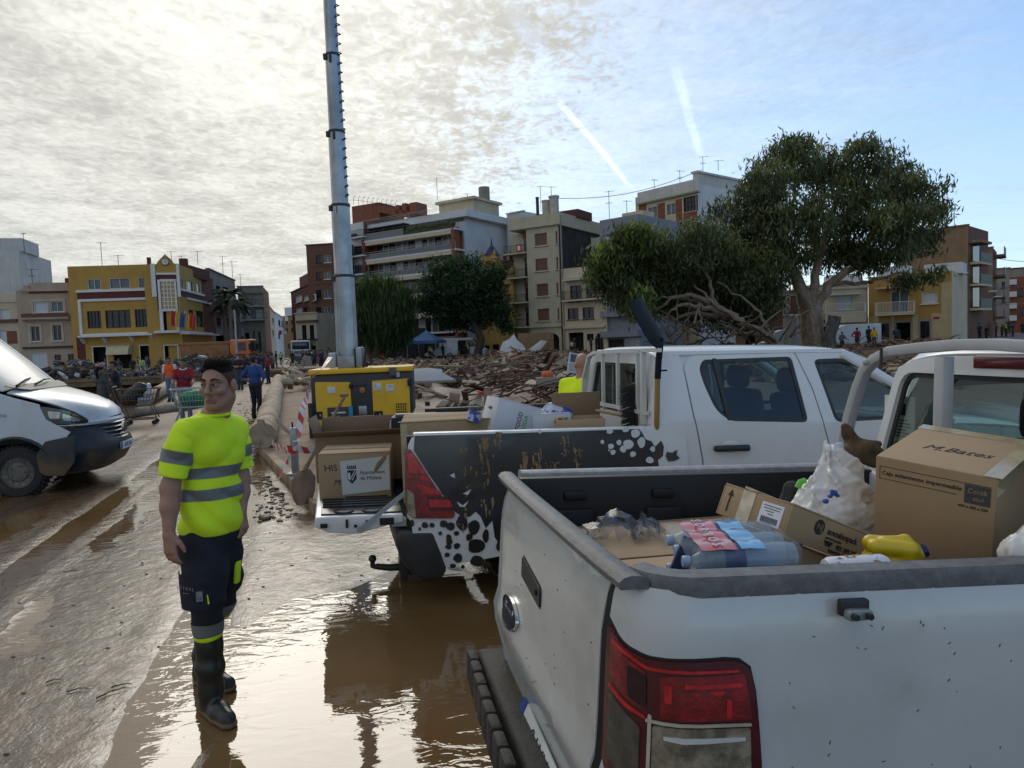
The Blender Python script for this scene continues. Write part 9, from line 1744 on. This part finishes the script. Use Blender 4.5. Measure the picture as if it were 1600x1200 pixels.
bankobj('white_boulder','broken white plaster lump on the far debris bank','rubble',800,563,74,slab(3.2,1.8,.6,WHT,.2,jag=[(-1.4,0),(1.7,0),(1.3,.8),(.6,1.5),(.3,2.1),(-.2,1.6),(-.9,1.3)]));bankobj('white_board','white board tilted to the right on the debris bank','board',832,566,60,slab(2,.6,.1,WHT,.1,jag=[(-.9,0),(.5,.1),(1.3,1.1),(.8,1.2),(-.2,.5)]));bankobj('wooden_screen','tan broken wooden screen leaning before the garage','screen',838,548,80,slab(4,2,.1,WOODS[1],.1))
def wf(T):
    mb=MB();[mb.box(c,d) for c,d in (((-.28,0,.5),(.07,.05,1.0)),((.28,0,.5),(.07,.05,1.)),((0,0,.97),(.49,.05,.07)),((0,0,.5),(.49,.05,.06)),((0,0,.03),(.49,.05,.07)))];fr=mb.build('frame',WHT,T);mb=MB();mb.box((0,.0,.73),(.49,.012,.4));mb.build('pane',DARKGLASS,fr);mb=MB();mb.box((0,0,.26),(.49,.03,.42));mb.build('lower_panel',PALE,fr)
w_=bankobj('window_frame','white window frame standing in the debris left of the bald man','window frame',897,583,25,wf,.2);w_.rotation_euler=(-.1,.2,.2);w_.scale=(.85,.85,.7)
for i in range(9):p=AT(768+i*5,575-i*1.2,46);T=thing('orange_tube','orange plastic tube in the bundle on the debris bank','tube',(p.x,p.y,max(p.z,zg(p.x,p.y))+.1),.3+.05*i,'orange tubes on the debris bank');mb=MB();mb.tube([(-.8,0,-.15),(.8,0,.35)],.035,6);mb.build('pipe',M('orange_tube',(.42,.09,.02),.6),T)
for i in range(34):
    p=AT(rr.uniform(755,905),rr.uniform(596,630),rr.uniform(22,27));d=Vector((rr.uniform(.8,2.4),rr.uniform(-.4,.4),rr.uniform(.1,.9)));T=thing('branch','bare branch in the heap behind the spotted pickup','branch',(p.x,p.y,zg(p.x,p.y)+rr.uniform(.05,.5)),0,'bare branches behind the spotted pickup');mb=limb([-d*.5,Vector((0,0,.1)),d*.5],rr.uniform(.03,.07),.012,.04,4,5,i+70);mb.build('wood',WOODS[(2,3,0)[i % 3]],T,smooth=60)
T=bankobj('debris_basket','grey crate with an orange cloth on the debris heap','crate',856,612,24,slab(.8,.3,.4,GREYST,0),0,.2);mb=MB();mb.ell((0,-.2,.38),(.22,.15,.14),8,6);mb.build('cloth',M('orange_cloth',(.50,.12,.03),.8),T)
# iron bench rail behind the spotted pickup
a,b=G(664,641,.62),G(880,632,.62);FR=Fr((a.x,a.y,0),math.degrees(atan2(b.y-a.y,b.x-a.x)));Wb_=(b-a).to_2d().length;T=fthing('iron_railing','low black iron rail on curved brackets behind the spotted pickup','railing',FR);mb=MB();mb.box((Wb_/2,0,.62),(Wb_,.10,.07));mb.build('top_rail',IRON,T,bevel=.01)
for i in range(8):x=.5+i*(Wb_-1)/7;mb=MB();mb.tube([(x-.28,0,.58),(x-.1,0,.52),(x,0,.40),(x+.02,0,.2),(x-.1,0,.0)],.04,6);mb.build('bracket',IRON,T,smooth=60)
# sheets of cloth caught on the gum trunk
for i,(px,py) in enumerate(((1238,520),(1302,520))):p=AT(px,py+18,52.5);T=thing('torn_sheet',['grey white sheet caught on the left of the gum trunk','torn dark sheet caught on the right of the gum trunk'][i],'sheet',p);mb=MB();mb.grid([[(.9*(u-.5)+.15*sin(v*5+i),.25*sin(u*6+v*3),2.2*(1-v)-.2*u) for v in np.linspace(0,1,9)] for u in np.linspace(0,1,7)]);mb.build('cloth',(GREYST,SCRAP[6])[i],T,smooth=50,thick=.03)
# small sticks and clods on the wet mud in front
for i,(px,py,L_,a) in enumerate(((122,1081,.11,.3),(175,1085,.16,.9),(190,1075,.10,.5),(252,1100,.05,0),(735,905,.22,.5),(745,900,.16,1.1),(85,1066,.08,.4))):
    g=G(px,py);T=thing('twig','dark wet twig lying on the mud in the foreground','twig',(g.x,g.y,zg(g.x,g.y)+.008),a,'twigs on the foreground mud');mb=limb([(-L_/2,0,0),(0,.012,.004),(L_/2,-.01,.0)],.005,.002,.004,3,5,i);mb.build('wood',WOODS[2],T,smooth=60)
rr=random.Random(5);mb=MB()
for i in range(900):
    x,y=rr.uniform(-6.5,1),rr.uniform(2.2,15);s=rr.uniform(.003,.010);mb.ell((x,y,zg(x,y)+s*.2),(s*rr.uniform(.8,2.2),s,s*.6),6,4)
for i in range(1100):    # churned mud along the kerb
    t=rr.random();e=K3.lerp(K1,t) if rr.random() < .5 else K1.lerp(K1+KD*18,t);n_=rr.random()**1.7*1.1+.02;x,y=e.x-KD.y*n_-.1,e.y+KD.x*n_-.15;s=rr.uniform(.006,.026)*(1+1.2*(rr.random() < .06));mb.ell((x,y,zg(x,y)+s*.2),(s*rr.uniform(.8,1.8),s*rr.uniform(.8,1.5),s*.55),7,5)
mb.build('mud_clods',M('wet_mud_clod',(.105,.066,.036),.5,.3,9.,bump=.006),smooth=60,kind='stuff')
